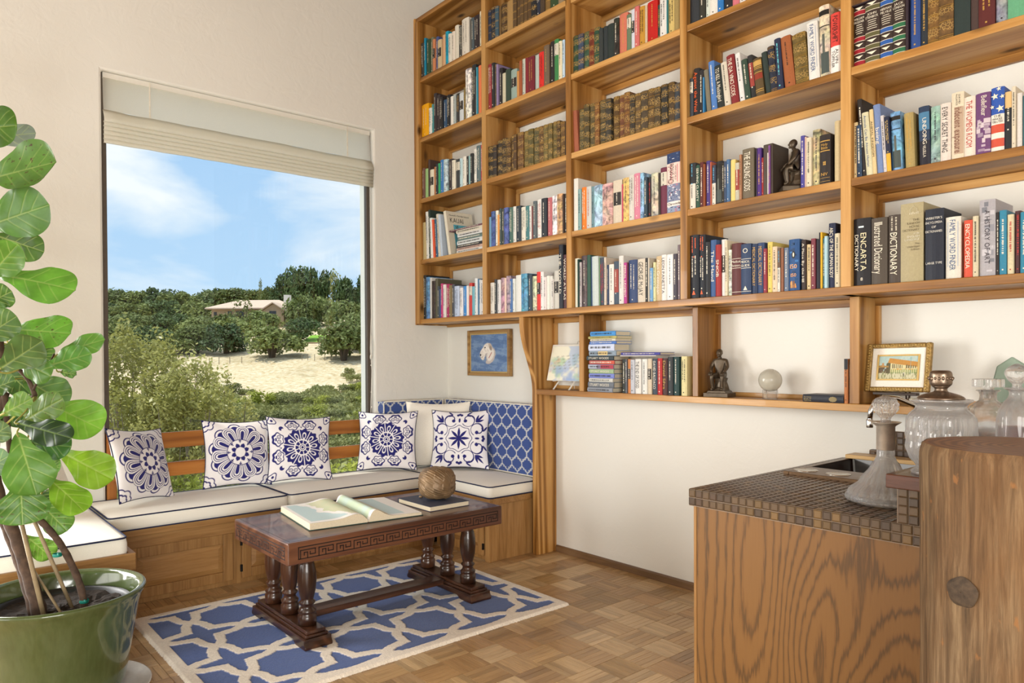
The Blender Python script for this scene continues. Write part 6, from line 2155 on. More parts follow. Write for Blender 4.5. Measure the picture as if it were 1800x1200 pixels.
    if fl == 'A':
        for k in range(16):
            f0 = r.uniform(0, .7); q = r.uniform(0.02, .95)
            spine_band(mbb, x0, x1, yf, Z(q), Z(q) + r.uniform(.002, .03), L4(r.choice(('8f8f96', 'c2bec2', '77787f', 'b3b0b4'))), 0.0005, f0, min(1, f0 + r.uniform(.2, .5)))
        put_text(mbt, txt, (x0 + w * 0.36, yf - 0.0014, Z(0.86)), (0, 0, -1), (1, 0, 0), h * 0.70, w * 0.34, L4('3a3238')); return
    if fl == 'E':
        spine_band(mbb, x0, x1, yf, Z(0.08), Z(0.78), L4('b9a088'), 0.0006, 0.25, 0.95)
        vtext(mbt, 'indecent exposure', x0, x1, yf - 0.0004, Z(0.77), Z(0.1), L4('7a5040'), 0.28, 0.92)
        vtext(mbt, 'DAVID', x0, x1, yf, Z(0.96), Z(0.82), INK, 0.6, 0.75); vtext(mbt, 'McCLINTICK', x0, x1, yf, Z(0.97), Z(0.80), INK, 0.38, 0.53); return
    if fl == 'V':
        vtext(mbt, txt, x0, x1, yf, Z(0.95 if 'Belle' in txt else 0.8), Z(0.62 if 'Belle' in txt else 0.36), IVORY, 0.4, 0.8)
        if 'Belle' in txt:
            for k in range(16):
                f0 = r.uniform(0, .7); q = r.uniform(0.03, .55); spine_band(mbb, x0, x1, yf, Z(q), Z(q) + r.uniform(.006, .02), L4(r.choice(('b9a6b4', 'cdbfc4', '9c8699'))), 0.0006, f0, min(1, f0 + r.uniform(.2, .5)))
        else:
            spine_band(mbb, x0, x1, yf, Z(0), Z(.42), L4('24222c'), .0006); spine_band(mbb, x0, x1, yf, Z(.6), Z(.9), L4('4a7a9c'), .0005); vtext(mbt, 'VILLELLA', x0, x1, yf - .0004, Z(.34), Z(.14), IVORY, .4, .7)
        return
    if fl == 'Y':
        spine_band(mbb, x0, x1, yf, Z(0), Z(.33), L4('d8a83a'), .0006); dashes(mbt, x0, x1, yf, Z(.3), Z(1), L4('d8b868'), r, 2); return
    if fl == 'Q':
        spine_band(mbb, x0, x1, yf, Z(.72), Z(1), L4('d8b47c'), .0006); dashes(mbt, x0, x1, yf, Z(.3), Z(.75), IVORY, r); return


rb = random.Random(42)
stuff_cov, stuff_pg, stuff_pr = MB(), MB(), MB()
counter_ = {}
allch = ''.join(b_[8] for b_ in BOOKS) + 'ChroniclethentuyofTURVOWERSHIFTALINDHolyBibleNIV150ENCARTADICTIONARY8GUIDRANDMOHOUSELQWBSTPXJKabridgedioXxz&\'STUART WOODSKAUAIHawaiis Garden IslandTheOxfordBookofEnglishProsevDAVIDBALDACCIDanielSilvaPARISFOODXENDIPUROLKMjkqwyz.20thGMCNFQvY'
load_glyphs(allch)
SHZ = {1: SZ[0], 2: SZ[1], 3: SZ[2], 4: SZ[3], 5: SZ[4]}


def xf_mb(mb, Mx):
    mb.v = [tuple(Mx @ Vector(p)) for p in mb.v]


def make_book(x0, x1, yf, dep, z0, h, hexc, fl, lean, txt, label, individual, r, group=None):
    col = L4(hexc, 1.0)
    w = x1 - x0
    mc, mp, mt, mbd = MB(), MB(), MB(), MB()
    cover_shell(mc, x0, x1, yf, dep, z0, z0 + h, col, t=min(0.0022, w * 0.18))
    pb = min(0.004, w * 0.25)
    t_ = min(0.0024, w * 0.2)
    mp.box(x0 + t_, x1 - t_, yf + 0.006 + w * 0.05, yf + dep - 0.003, z0 + 0.002, z0 + h - pb)
    decorate(mt, mbd, x0, x1, yf, z0, z0 + h, hexc, fl, txt, r)
    if lean:
        a = math.radians(lean)
        Mx = Matrix.Translation((x0, 0, z0)) @ Matrix.Rotation(-a, 4, 'Y') @ Matrix.Translation((-x0, 0, -z0))
        for m_ in (mc, mp, mt, mbd): xf_mb(m_, Mx)
    if not individual:
        stuff_cov.add(mc.v, mc.f, col); stuff_pg.add(mp.v, mp.f, L4('d2c5ab'))
        for m_ in (mt, mbd):
            if m_.v: stuff_pr.add(m_.v, m_.f, m_.c)
        return None
    t = thing('book', ((x0 + x1) / 2, yf + dep / 2, z0), label, 'book', group)
    mat = M['leather'] if fl == 'o' else M['photo'] if fl == 'p' or fl == 'P' else M['book']
    part('cover', mc, mat, t)
    part('page_block', mp, M['pages'], t)
    if mbd.v: part('spine_band', mbd, M['gilt'] if fl == 'o' else M['print'], t)['kind'] = 'stuff'
    if mt.v: part('spine_lettering', mt, M['print'], t)['kind'] = 'stuff'
    return t


LEANW = ''
for (bay, row, x0, x1, h, hexc, fl, lean, txt, ind) in BOOKS:
    key = (bay, row); counter_[key] = counter_.get(key, 0) + 1
    n_ = counter_[key]
    dep = rb.uniform(0.145, 0.185) if h < 0.27 else rb.uniform(0.19, 0.23)
    yf = D + 0.012 + rb.uniform(0, 0.012)
    look = {'o': ' gilt leather', 'p': ' picture-jacket', 'b': ' label-banded'}.get(fl, '')
    tall = 'tall ' if h > 0.275 else 'thick ' if (x1 - x0) > 0.052 else 'thin ' if (x1 - x0) < 0.018 else ''
    tl = ''
    label = f"{tall}{colour_name(hexc)}{look} book, {ORD[n_ - 1]} from the left, {ROWN[row]}, {BAYN[bay]}"
    grp = f"books on the {ROWN[row]}, {BAYN[bay]}"
    make_book(x0, x1, yf, dep, SHZ[row], h, hexc, fl, lean, txt, label, ind, rb, grp)
if stuff_cov.v:
    root = part('small_books', stuff_cov, M['book']); tag(root, 'remaining small and thin books packed between the others on the pine shelves', 'books', None, 'stuff')
    o = part('page_blocks', stuff_pg, M['pages'], root); o['kind'] = 'stuff'
    o = part('spine_lettering', stuff_pr, M['print'], root); o['kind'] = 'stuff'

# slipcase round the four matching volumes
xa, xb = [b_ for b_ in BOOKS if b_[6] == '1'][0][2], [b_ for b_ in BOOKS if b_[6] == '4'][0][3]
sl = thing('slipcase', ((xa + xb) / 2, D + 0.11, SZ[2]), 'dark purple slipcase around four matching banded volumes above the bar', 'box')
slm = plain('dark_slipcase', '2d2028', 0.5); zt = SZ[2] + 0.258
for (a, b_, c_, d_) in ((xa - 0.006, xa - 0.0015, SZ[2], zt), (xb + 0.0015, xb + 0.012, SZ[2], zt), (xa - 0.0015, xb + 0.0015, zt - 0.005, zt)):
    mb = MB(); mb.box(a, b_, D + 0.012, D + 0.20, c_, d_); part('panel', mb, slm, sl, bevel=0.001)


def flat_book(name, cx0, cx1, y0, y1, z, th, hexc, label, group=None, txt='', tcol=None, rot=0.0, spine='-y', bands=(), r=None):
    """book lying flat: spine towards -y, page edges seen at the +x end"""
    t = thing(name, ((cx0 + cx1) / 2, (y0 + y1) / 2, z), label, 'book', group)
    col = L4(hexc); mc, mp, mt = MB(), MB(), MB()
    k = min(0.0025, th * 0.16)
    mc.box(cx0, cx1, y0, y1, z + 0.0003, z + k, col); mc.box(cx0, cx1, y0, y1, z + th - k, z + th - 0.0003, col)
    n = 5; v = []; f = []
    for i in range(n + 1):
        a = i / n; zz = z + 0.0003 + (th - 0.0006) * a; yy = y0 - 0.004 * (1 - (2 * a - 1) ** 2)
        v += [(cx0, yy, zz), (cx1, yy, zz), (cx0, y0 + 0.003, zz), (cx1, y0 + 0.003, zz)]
    for i in range(n):
        b0 = 4 * i
        f += [(b0, b0 + 1, b0 + 5, b0 + 4), (b0, b0 + 4, b0 + 6, b0 + 2), (b0 + 1, b0 + 3, b0 + 7, b0 + 5)]
    mc.add(v, f, col)
    mp.box(cx0 + 0.004, cx1 - 0.004, y0 + 0.003, y1 - 0.004, z + k, z + th - k)
    L_ = cx1 - cx0
    if txt: put_text(mt, txt, (cx0 + L_ * 0.08, y0 - 0.0048, z + th * 0.25), (1, 0, 0), (0, 0, 1), L_ * 0.75, th * 0.5, tcol or IVORY)
    elif r is not None:
        x = cx0 + L_ * 0.06; c = tcol or (INK if lum(hexc) > 0.22 else IVORY)
        while x < cx0 + L_ * 0.86:
            q = r.uniform(0.002, 0.0036); mt.add([(x, y0 - 0.0046, z + th * 0.36), (x + q, y0 - 0.0046, z + th * 0.36), (x + q, y0 - 0.0046, z + th * 0.66), (x, y0 - 0.0046, z + th * 0.66)], [(0, 1, 2, 3)], c); x += q + r.choice((0.0012, 0.0014, 0.005))
    for (f0, f1, c) in bands: mc.add([(cx0 + L_ * f0, y0 - 0.0043, z + th * 0.12), (cx0 + L_ * f1, y0 - 0.0043, z + th * 0.12), (cx0 + L_ * f1, y0 - 0.0043, z + th * 0.88), (cx0 + L_ * f0, y0 - 0.0043, z + th * 0.88)], [(0, 1, 2, 3)], L4(c))
    if rot:
        Rm = Matrix.Translation(t.location) @ Matrix.Rotation(rot, 4, 'Z') @ Matrix.Translation(-Vector(t.location))
        for m_ in (mc, mp, mt): xf_mb(m_, Rm)
    part('cover', mc, M['book'], t); part('page_block', mp, M['pages'], t)
    if mt.v: part('spine_lettering', mt, M['print'], t)['kind'] = 'stuff'
    return t


# first bay, second shelf up: the KAUAI album and a heap of flat books beside it
zs = SZ[1]
ka = thing('book', (0.40, -0.2, zs), 'large cream picture album titled KAUAI leaning outward on the second shelf up', 'book')
mc, mp, mt = MB(), MB(), MB()
x0, x1, yf, h, dep = 0.375, 0.405, D + 0.02, 0.335, 0.245
cover_shell(mc, x0, x1, yf, dep, zs, zs + h, L4('ddd6c2')); mp.box(x0 + 0.003, x1 - 0.003, yf + 0.012, yf + dep - 0.004, zs + 0.003, zs + h - 0.004)
e = x1 + 0.0007
mt.add([(e, yf + 0.06, zs + 0.03), (e, yf + 0.225, zs + 0.03), (e, yf + 0.225, zs + 0.235), (e, yf + 0.06, zs + 0.235)], [(0, 1, 2, 3)], L4('5fb0c4'))
for k in range(14): a = rb.uniform(0, 2 * PI); mt.add([(e + .0004, yf + .1, zs + .19), (e + .0004, yf + .1 + .04 * math.cos(a), zs + .19 + .04 * math.sin(a)), (e + .0004, yf + .1 + .04 * math.cos(a + .2), zs + .19 + .04 * math.sin(a + .2))], [(0, 1, 2)], L4('2e3f3a'))
put_text(mt, 'KAUAI', (e + 0.0004, yf + 0.035, zs + 0.25), (0, 1, 0), (0, 0, 1), 0.12, 0.038, INK)
put_text(mt, "Hawaii's Garden Island", (e + 0.0004, yf + 0.03, zs + 0.30), (0, 1, 0), (0, 0, 1), 0.18, 0.013, INK)
Mx = Matrix.Translation((x1, 0, zs)) @ Matrix.Rotation(math.radians(-11), 4, 'Y') @ Matrix.Translation((-x0 - 0.012, 0, -zs))
for m_ in (mc, mp, mt): xf_mb(m_, Mx)
part('cover', mc, M['book'], ka); part('page_block', mp, M['pages'], ka); part('cover_print', mt, M['print'], ka)
z = zs
names = ['white', 'pale pink', 'black', 'off-white', 'grey-green', 'white and red', 'cream', 'purple-brown']
pos = ['bottom', 'second from bottom', 'third from bottom', 'fourth from bottom', 'fourth from top', 'third from top', 'second from top', 'topmost']
for k, (hx, th, xo, xw) in enumerate((('d8d6d0', .02, .0, .30), ('c7a595', .018, .0, .31), ('2c2c30', .02, .0, .30), ('cfd2cf', .03, .005, .31), ('5f726d', .026, .01, .30), ('d5d3cf', .026, .01, .30), ('d2c9b6', .026, -.005, .31), ('6a4450', .012, -.09, .40))):
    flat_book('book', 0.505 + xo, min(0.505 + xo + xw, 0.818), D + 0.02, -0.07, z, th, hx, f'{names[k]} book lying flat, {pos[k]} of the heap beside the album', 'flat heap in the bay nearest the window', r=rb); z += th

# ledge: a stack of flat novels, upright novels beside it, two lying on those
stk = [('8a8f98', .026, 1.69, .2, 'grey'), ('6a7078', .034, 1.692, .205, 'dark grey'), ('c8c8c0', .022, 1.702, .19, 'off-white'), ('7a86c8', .028, 1.70, .2, 'violet-blue'), ('9ab08a', .026, 1.70, .195, 'green-grey'), ('8a7f98', .029, 1.695, .2, 'mauve banded'), ('b0605a', .023, 1.705, .2, 'rust red'), ('3a4448', .027, 1.682, .215, 'black'), ('8a9aa8', .030, 1.70, .215, 'picture-spined grey'), ('c9d2e8', .039, 1.695, .205, 'thick pale blue'), ('4f78c0', .017, 1.705, .21, 'medium blue'), ('d9d2c0', .015, 1.712, .2, 'cream'), ('b8b070', .016, 1.695, .225, 'olive patterned'), ('4a90d0', .028, 1.71, .2, 'bright blue')]
ps = ['lowest', 'second from bottom', 'third from bottom', 'fourth from bottom', 'fifth from bottom', 'sixth from bottom', 'seventh from bottom', 'seventh from top', 'sixth from top', 'fifth from top', 'fourth from top', 'third from top', 'second from top', 'topmost']
z = LZ
for k, (hx, th, xx, L_, nm) in enumerate(stk):
    tx = 'STUART WOODS' if k in (1, 4, 7) else ''
    bands = ((0.0, 0.35, 'a8b0c0'), (0.5, 1.0, 'a83a48')) if k == 5 else ((0.35, 0.7, 'd0b880'),) if k == 8 else ((0.5, 1.0, 'c2543e'),) if k == 6 else ()
    flat_book('book', xx, xx + L_, D2 + 0.012 + rb.uniform(0, .006), -0.03 + rb.uniform(-.005, .003), z, th, hx, f'{nm} novel lying flat, {ps[k]} in the stack on the ledge', 'flat stack on the ledge', tx, None, bands=bands, r=rb); z += th
up = [('2b2f2c', 1.957, 1.984, .195, 'w', ''), ('5a5f68', 1.985, 1.997, .195, 'd', ''), ('c07a45', 1.998, 2.019, .195, 'b', ''), ('b9bcc4', 2.020, 2.049, .193, 'k', ''), ('dddad4', 2.052, 2.094, .196, 'k', 'THE END OF FOOD'), ('dcdcd6', 2.104, 2.139, .196, 'k', ''), ('cfc0a8', 2.142, 2.170, .197, 'b', ''), ('3a4552', 2.176, 2.209, .198, 'w', 'DAVID BALDACCI'), ('b02a2c', 2.211, 2.242, .2, 'w', ''), ('4a2f2d', 2.245, 2.277, .2, 'g', 'Daniel Silva'), ('35393c', 2.281, 2.314, .207, 'w', ''), ('26403f', 2.317, 2.352, .208, 'w', ''), ('d9cf9a', 2.366, 2.402, .21, 'k', '')]
for k, (hx, a, c, h, fl, tx) in enumerate(up):
    make_book(a, c, D2 + 0.012 + rb.uniform(0, .006), 0.148, LZ, h, hx, fl, 0, tx, f'{colour_name(hx)} upright novel on the ledge, {ORD[k]} along from the flat stack', True, rb, 'upright novels on the ledge')
flat_book('book', 1.952, 2.21, D2 + 0.01, -0.045, LZ + 0.2105, 0.007, 'dcdad6', 'thin white paperback lying on top of the upright novels', None, r=None)
flat_book('book', 1.957, 2.235, D2 + 0.012, -0.04, LZ + 0.2177, 0.016, '4a4a95', 'violet paperback lying on the thin white one above the upright novels', None, r=rb)
# far end of the ledge
flat_book('book', 3.055, 3.243, D2 + 0.006, -0.05, LZ, 0.034, '2c2f38', 'black clothbound book with gilt crest lying flat near the glass ball', None, '', None)
mt = MB(); v = [(3.196 + 0.017 * math.cos(a * PI / 10) * (1 + .12 * (a % 2)), D2 + 0.001, LZ + 0.0155 + 0.011 * math.sin(a * PI / 10) * (1 + .12 * (a % 2))) for a in range(20)]; mt.add(v, [tuple(range(20))], L4('8a7a50'))
for k, s in enumerate(('The Oxford', 'Book of', 'English Prose')): put_text(mt, s, (3.062, D2 + 0.0008, LZ + 0.020 - 0.0075 * k), (1, 0, 0), (0, 0, 1), 0.034, 0.006, L4('b09a60'))
bk = [o for o in bpy.data.objects if o.get('label', '').startswith('black clothbound')][0]
part('gilt_crest', mt, M['print'], bk)
make_book(3.2445, 3.2605, D2 + 0.004, 0.13, LZ, 0.196, 'b5713e', 'k', 0, '', 'black-topped orange paperback standing at the end of the ledge bay', True, rb)
mt = MB(); ob = [o for o in bpy.data.objects if o.get('label', '').startswith('black-topped')][0]
spine_band(mt, 3.2445, 3.2605, D2 + 0.004, LZ + 0.15, LZ + 0.196, L4('26262a'), 0.0008); part('spine_band', mt, M['print'], ob)
make_book(3.2612, 3.2652, D2 + 0.016, 0.13, LZ, 0.185, '3a3634', '-', 0, '', 'thin dark pamphlet between the orange paperback and the divider', True, rb)
make_book(3.2655, 3.269, D2 + 0.012, 0.12, LZ, 0.17, 'c9a890', '-', 0, '', 'thin tan pamphlet against the divider beside the orange paperback', True, rb)

# ------------------------------------------------------------------ tiled bar
KX, KY, KT, TP = 3.164, -1.2014, 0.8253, 0.0287
bar = thing('bar_counter', (3.6, -0.6, 0), 'oak bar counter topped with small bronze-brown glazed tiles against the book wall', 'counter')
mb = MB(); mb.box(3.20, 4.08, -1.182, -0.006, 0.0, 0.764); part('carcass', mb, M['oak_z'], bar)
mb = MB(); mb.box(3.192, 4.08, -1.194, -1.182, 0.0, 0.766); part('end_panel', mb, M['oak_ply'], bar, bevel=0.001)
mb = MB(); mb.box(3.180, 3.1915, -1.196, -1.165, 0.0, 0.766); part('corner_trim', mb, M['oak_z'], bar, bevel=0.002)
for a0, a1 in ((-1.155, -0.62), (-0.60, -0.06)):
    mb = MB(); mb.box(3.180, 3.199, a0, a1, 0.09, 0.72); d = part('cupboard_door', mb, M['oak_z'], bar, bevel=0.003)
    mb = MB(); mb.box(3.168, 3.180, (a0 + a1) / 2 - 0.04, (a0 + a1) / 2 + 0.04, 0.66, 0.668); part('handle', mb, M['iron'], d, bevel=0.002)
SX0, SX1, SY0, SY1 = 3.222, 3.675, -0.655, -0.05         # sink cut-out
GR = plain('tile_grout', '8a7867', 0.9, nscale=200)
mb = MB()
e = 0.0012
for (a, b_, c_, d_) in ((KX + e, SX0 + 0.01, KY + e, -0.003), (SX1 - 0.01, 3.868, KY + e, -0.003), (SX0 + 0.01, SX1 - 0.01, KY + e, SY0 + 0.01), (SX0 + 0.01, SX1 - 0.01, SY1 - 0.01, -0.003)):
    mb.box(a, b_, c_, d_, 0.7655, KT - e)
mb.box(3.868, 4.08, KY + e, -0.003, 0.7655, 0.926)
part('grout_bed', mb, GR, bar)
BACKX = 3.372
TC = ['523f2e', '594532', '604a32', '4a392a', '684f30', '543f2e', '584434', '735730', '4c3a2c']


def tile_mesh(normal, seed, lw=0.0262, lh=0.0262):
    r = random.Random(seed); c = L4(r.choice(TC), r.uniform(0.65, 0.95)); c2 = tuple(x * 0.55 for x in c[:3]) + (1,)
    h = lw / 2; g = lh / 2; t = 0.0032; b_ = 0.0035
    pts = [(-h, -g, 0), (h, -g, 0), (h, g, 0), (-h, g, 0), (-h, -g, t * 0.55), (h, -g, t * 0.55), (h, g, t * 0.55), (-h, g, t * 0.55), (-h + b_, -g + b_, t), (h - b_, -g + b_, t), (h - b_, g - b_, t), (-h + b_, g - b_, t)]
    f = [(8, 9, 10, 11)] + [(k, (k + 1) % 4, 4 + (k + 1) % 4, 4 + k) for k in range(4)] + [(4 + k, 4 + (k + 1) % 4, 8 + (k + 1) % 4, 8 + k) for k in range(4)]
    if normal == '-y': pts = [(p[0], -p[2], p[1]) for p in pts]
    if normal == '-x': pts = [(-p[2], -p[0], p[1]) for p in pts]
    m_ = MB(); m_.add(pts, f, [c2] * 8 + [c] * 4)
    return m_


TV = {}
for nm in ('z', '-y', '-x'):
    TV[nm] = []
    for k in range(10):
        me = tile_mesh(nm, 100 + k).mesh('glazed_tile'); me.materials.append(M['tile']); TV[nm].append(me)
rt = random.Random(9)
n_tiles = 0
tile_rest = MB()


def put_tile(nm, p, own):
    global n_tiles
    k = rt.randrange(10)
    if own and n_tiles < 298:
        o = bpy.data.objects.new('glazed_tile', TV[nm][k]); link(o); o.parent = bar; o.location = Vector(p) - wloc(bar); n_tiles += 1
    else:
        t_ = tile_mesh(nm, 100 + k); tile_rest.add([(q[0] + p[0], q[1] + p[1], q[2] + p[2]) for q in t_.v], t_.f, t_.c)


ncol = int((4.06 - KX) / TP)
for i in range(ncol):
    for j in range(2):
        put_tile('-y', (KX + TP * (i + 0.5), KY + e, 0.7675 + TP * (j + 0.5)), True)
for i in range(7):
    for j in range(4):
        put_tile('-y', (3.870 + TP * (i + 0.5), KY + e, KT + 0.0005 + TP * (j + 0.5) * 0.86 / 0.86 * 0.86), True)
for j in range(42):
    for i in range(24):
        x, y = KX + TP * (i + 0.5), KY + TP * (j + 0.5)
        if y > -0.012: continue
        if SX0 - 0.012 < x < SX1 + 0.012 and SY0 - 0.012 < y < SY1 + 0.012: continue
        if x > 3.868: continue
        put_tile('z', (x, y, KT - e), j < 9)
for j in range(41):
    for q in range(2): put_tile('-x', (KX + e, KY + TP * (j + 0.5), 0.7675 + TP * (q + 0.5)), False)
for j in range(40):
    for q in range(3): put_tile('-x', (3.868, KY + TP * (j + 0.8), KT + 0.004 + TP * (q + 0.5)), False)
# upstand on the book wall behind the sink
mb = MB(); mb.box(BACKX, 3.867, -0.0125, -0.003, KT, 0.9625); mb.box(3.29, BACKX, -0.03, -0.003, KT, 0.872); part('upstand', mb, GR, bar)
for i in range(17):
    for j in range(5):
        x = BACKX + TP * (i + 0.5)
        if x < 3.862: put_tile('-y', (x, -0.0125, KT - 0.001 + 0.0275 * (j + 0.5)), False)
for i in range(3): put_tile('z', (3.29 + TP * (i + 0.5), -0.016, 0.872), False); put_tile('-y', (3.29 + TP * (i + 0.5), -0.03, 0.855), False)
o = part('tile_field', tile_rest, M['tile'], bar); o['kind'] = 'stuff'
# wooden bar ledge above the tiled riser
lg = thing('bar_ledge', (4.05, -0.62, 0.926), 'dark red wooden bar ledge raised on the tiled riser behind the log post', 'shelf')
mb = MB(); mb.box(3.852, 4.30, -1.238, -0.19, 0.9265, 0.966); part('ledge_board', mb, M['ledge'], lg, bevel=0.003)

# sink
sk = thing('bar_sink', (3.45, -0.35, KT), 'small brown enamel bar sink with round steel wells along its near rim', 'sink')
bx0, bx1, by0, by1 = 3.245, 3.645, -0.475, -0.10
mb = MB()
zt = 0.838
for (a, b_, c_, d_) in ((SX0, bx0, SY0, SY1), (bx1, SX1, SY0, SY1), (bx0, bx1, SY0, by0), (bx0, bx1, by1, SY1)): mb.box(a, b_, c_, d_, KT - 0.001, zt)
part('rim', mb, M['sink_rim'], sk, bevel=0.002)
mb = MB()
zb = 0.69; q = 0.02
v = [(bx0, by0, zt - 0.001), (bx1, by0, zt - 0.001), (bx1, by1, zt - 0.001), (bx0, by1, zt - 0.001), (bx0 + q, by0 + q, zb), (bx1 - q, by0 + q, zb), (bx1 - q, by1 - q, zb), (bx0 + q, by1 - q, zb)]
mb.add(v, [(4, 5, 6, 7), (0, 4, 7, 3), (1, 2, 6, 5), (0, 1, 5, 4), (3, 7, 6, 2)])
part('basin', mb, M['sink'], sk, bevel=0.01)
mb = MB(); mb.lathe([(0.0, 0.001), (0.02, 0.001), (0.022, 0.003), (0.0, 0.003)], 16, (3.44, -0.29, zb)); part('drain', mb, M['steel'], sk, smooth=True)
for k, x in enumerate((3.278, 3.408, 3.538)):
    mb = MB(); mb.lathe([(0.030, 0.0), (0.0335, 0.0012), (0.043, 0.0025), (0.046, 0.0012), (0.046, 0.0)], 28, (x, -0.578, zt), capb=False, capt=False); mb.lathe([(0.0, 0.0002), (0.022, 0.0004), (0.034, 0.0014)], 28, (x, -0.578, zt), capb=False, capt=False)
    part('well', mb, M['steel'], sk, smooth=True)
fa = thing('faucet', (3.60, -0.105, zt), 'chrome gooseneck faucet arching over the bar sink behind the decanter', 'faucet')
mb = MB(); mb.lathe([(0.022, 0), (0.022, 0.012), (0.015, 0.02), (0.014, 0.05)], 18, (3.60, -0.08, zt)); part('base', mb, M['chrome'], fa, smooth=True)
pth = [Vector(p) for p in ((3.60, -0.08, 0.88), (3.60, -0.09, 0.98), (3.575, -0.135, 1.045), (3.535, -0.185, 1.092), (3.49, -0.238, 1.121), (3.455, -0.278, 1.125), (3.432, -0.305, 1.108), (3.420, -0.320, 1.070), (3.417, -0.324, 1.035))]
mb = MB(); mb.tube(pth, 0.0105, 12); part('spout', mb, M['chrome'], fa, smooth=True)
mb = MB(); mb.lathe([(0.0125, 0), (0.0135, 0.003), (0.0135, 0.03), (0.0115, 0.034)], 16, (3.417, -0.324, 1.002)); part('aerator', mb, M['chrome'], fa, smooth=True)
cbd = thing('cutting_board', (3.39, -0.09, zt), 'pale maple cutting board laid across the back of the bar sink', 'board')
mb = MB(); mb.box(3.226, 3.555, -0.128, -0.034, zt + 0.0004, zt + 0.018); part('board', mb, M['board'], cbd, bevel=0.003)

# ---- cut-glass things
def diamond(n, kz, amp):
    return lambda a, z: 1 + amp * (math.cos(n * a + kz * z) * math.cos(n * a - kz * z))


def glass_shell(outer, wall, zin, n, c, ripple=None):
    inner = []
    for (r, z) in reversed(outer):
        if z < zin: break
        inner.append((max(r - wall, 0.002), z if z > zin else zin))
    inner.append((0.001, zin))
    prof = [(0.001, outer[0][1])] + outer + inner
    m_ = MB(); k = len(outer) + 1
    v = []; f = []
    for i, (r, z) in enumerate(prof):
        for j in range(n):
            a = 2 * PI * j / n; rr = r * (ripple(a, z) if ripple and i < k else 1)
            v.append((c[0] + rr * math.cos(a), c[1] + rr * math.sin(a), c[2] + z))
    for i in range(len(prof) - 1):
        for j in range(n): f.append((i * n + j, i * n + (j + 1) % n, (i + 1) * n + (j + 1) % n, (i + 1) * n + j))
    f.append(tuple(reversed(range(n)))); f.append(tuple((len(prof) - 1) * n + j for j in range(n)))
    return m_.add(v, f)


def smooth_prof(p, k=4):
    out = []
    for i in range(len(p) - 1):
        p0 = p[max(i - 1, 0)]; p1 = p[i]; p2 = p[i + 1]; p3 = p[min(i + 2, len(p) - 1)]
        for j in range(k):
            t = j / k
            f = lambda a, b_, c_, d_: 0.5 * ((2 * b_) + (-a + c_) * t + (2 * a - 5 * b_ + 4 * c_ - d_) * t * t + (-a + 3 * b_ - 3 * c_ + d_) * t ** 3)
            out.append((max(f(p0[0], p1[0], p2[0], p3[0]), 0.001), f(p0[1], p1[1], p2[1], p3[1])))
    out.append(p[-1]); return out


# ship's decanter
cx, cy, cz = 3.733, -0.945, KT + 0.0025
dc = thing('ship_decanter', (cx, cy, cz), 'wide-based cut-glass decanter with silver collar and ball stopper on the tiled counter', 'decanter')
op = smooth_prof([(0.098, 0.0), (0.116, 0.008), (0.118, 0.020), (0.105, 0.035), (0.072, 0.072), (0.045, 0.112), (0.032, 0.136), (0.030, 0.142), (0.0265, 0.150), (0.025, 0.185)], 4)
cut = lambda a, z: 1 + (0.075 * math.cos(13 * a + 75 * z) * math.cos(13 * a - 75 * z) if 0.025 < z < 0.13 else 0.012 * math.cos(40 * a) if z <= 0.025 else 0.02 * math.cos(8 * a) if z < 0.15 else 0)
part('bottle', glass_shell(op, 0.008, 0.012, 130, (cx, cy, cz), cut), M['crystal'], dc, smooth=False)
mb = MB(); mb.lathe([(0.0265, 0.168), (0.0275, 0.170), (0.0275, 0.243), (0.034, 0.249), (0.045, 0.256), (0.0455, 0.2575), (0.032, 0.2545), (0.0265, 0.250)], 40, (cx, cy, cz), capb=False, capt=False); part('silver_collar', mb, M['silver'], dc, smooth=True)
mb = MB(); mb.lathe(smooth_prof([(0.012, 0.225), (0.016, 0.255), (0.0145, 0.266), (0.020, 0.276), (0.034, 0.292), (0.0375, 0.306), (0.036, 0.318), (0.027, 0.332), (0.010, 0.339), (0.001, 0.340)], 4), 72, (cx, cy, cz), ripple=lambda a, z: 1 + (0.07 * math.cos(12 * a + 190 * z) * math.cos(12 * a - 190 * z) if z > 0.272 else 0)); part('ball_stopper', mb, M['crystal'], dc, smooth=False)

# big cut-glass jar
cx, cy, cz = 3.958, -1.135, 0.9664
jr = thing('lidded_jar', (cx, cy, cz), 'large cut-glass biscuit jar with aged bronze knob lid on the bar ledge', 'jar')
op = smooth_prof([(0.070, 0.0), (0.073, 0.006), (0.060, 0.018), (0.066, 0.030), (0.080, 0.050), (0.086, 0.075), (0.0865, 0.11), (0.0855, 0.148), (0.080, 0.166), (0.066, 0.180), (0.063, 0.190), (0.070, 0.198), (0.0775, 0.203), (0.078, 0.208)], 4)
cut = lambda a, z: 1 + (0.036 * math.cos(14 * a + 85 * z) * math.cos(14 * a - 85 * z) if 0.03 < z < 0.125 else 0.02 * math.cos(44 * a) if 0.125 <= z < 0.16 else 0.02 * math.cos(20 * a) if z < 0.03 else 0)
part('glass_body', glass_shell(op, 0.007, 0.02, 110, (cx, cy, cz), cut), M['crystal'], jr, smooth=False)
mb = MB(); mb.lathe(smooth_prof([(0.058, 0.2085), (0.0585, 0.2125), (0.050, 0.219), (0.034, 0.225), (0.018, 0.230), (0.016, 0.238), (0.022, 0.244)], 3), 40, (cx, cy, cz)); part('lid', mb, M['bronze_lid'], jr, smooth=True)
mb = MB(); mb.lathe(smooth_prof([(0.020, 0.243), (0.027, 0.250), (0.0285, 0.262), (0.0285, 0.272), (0.027, 0.282), (0.020, 0.288), (0.002, 0.289)], 3), 40, (cx, cy, cz)); part('knob', mb, M['bronze_lid'], jr, smooth=True)
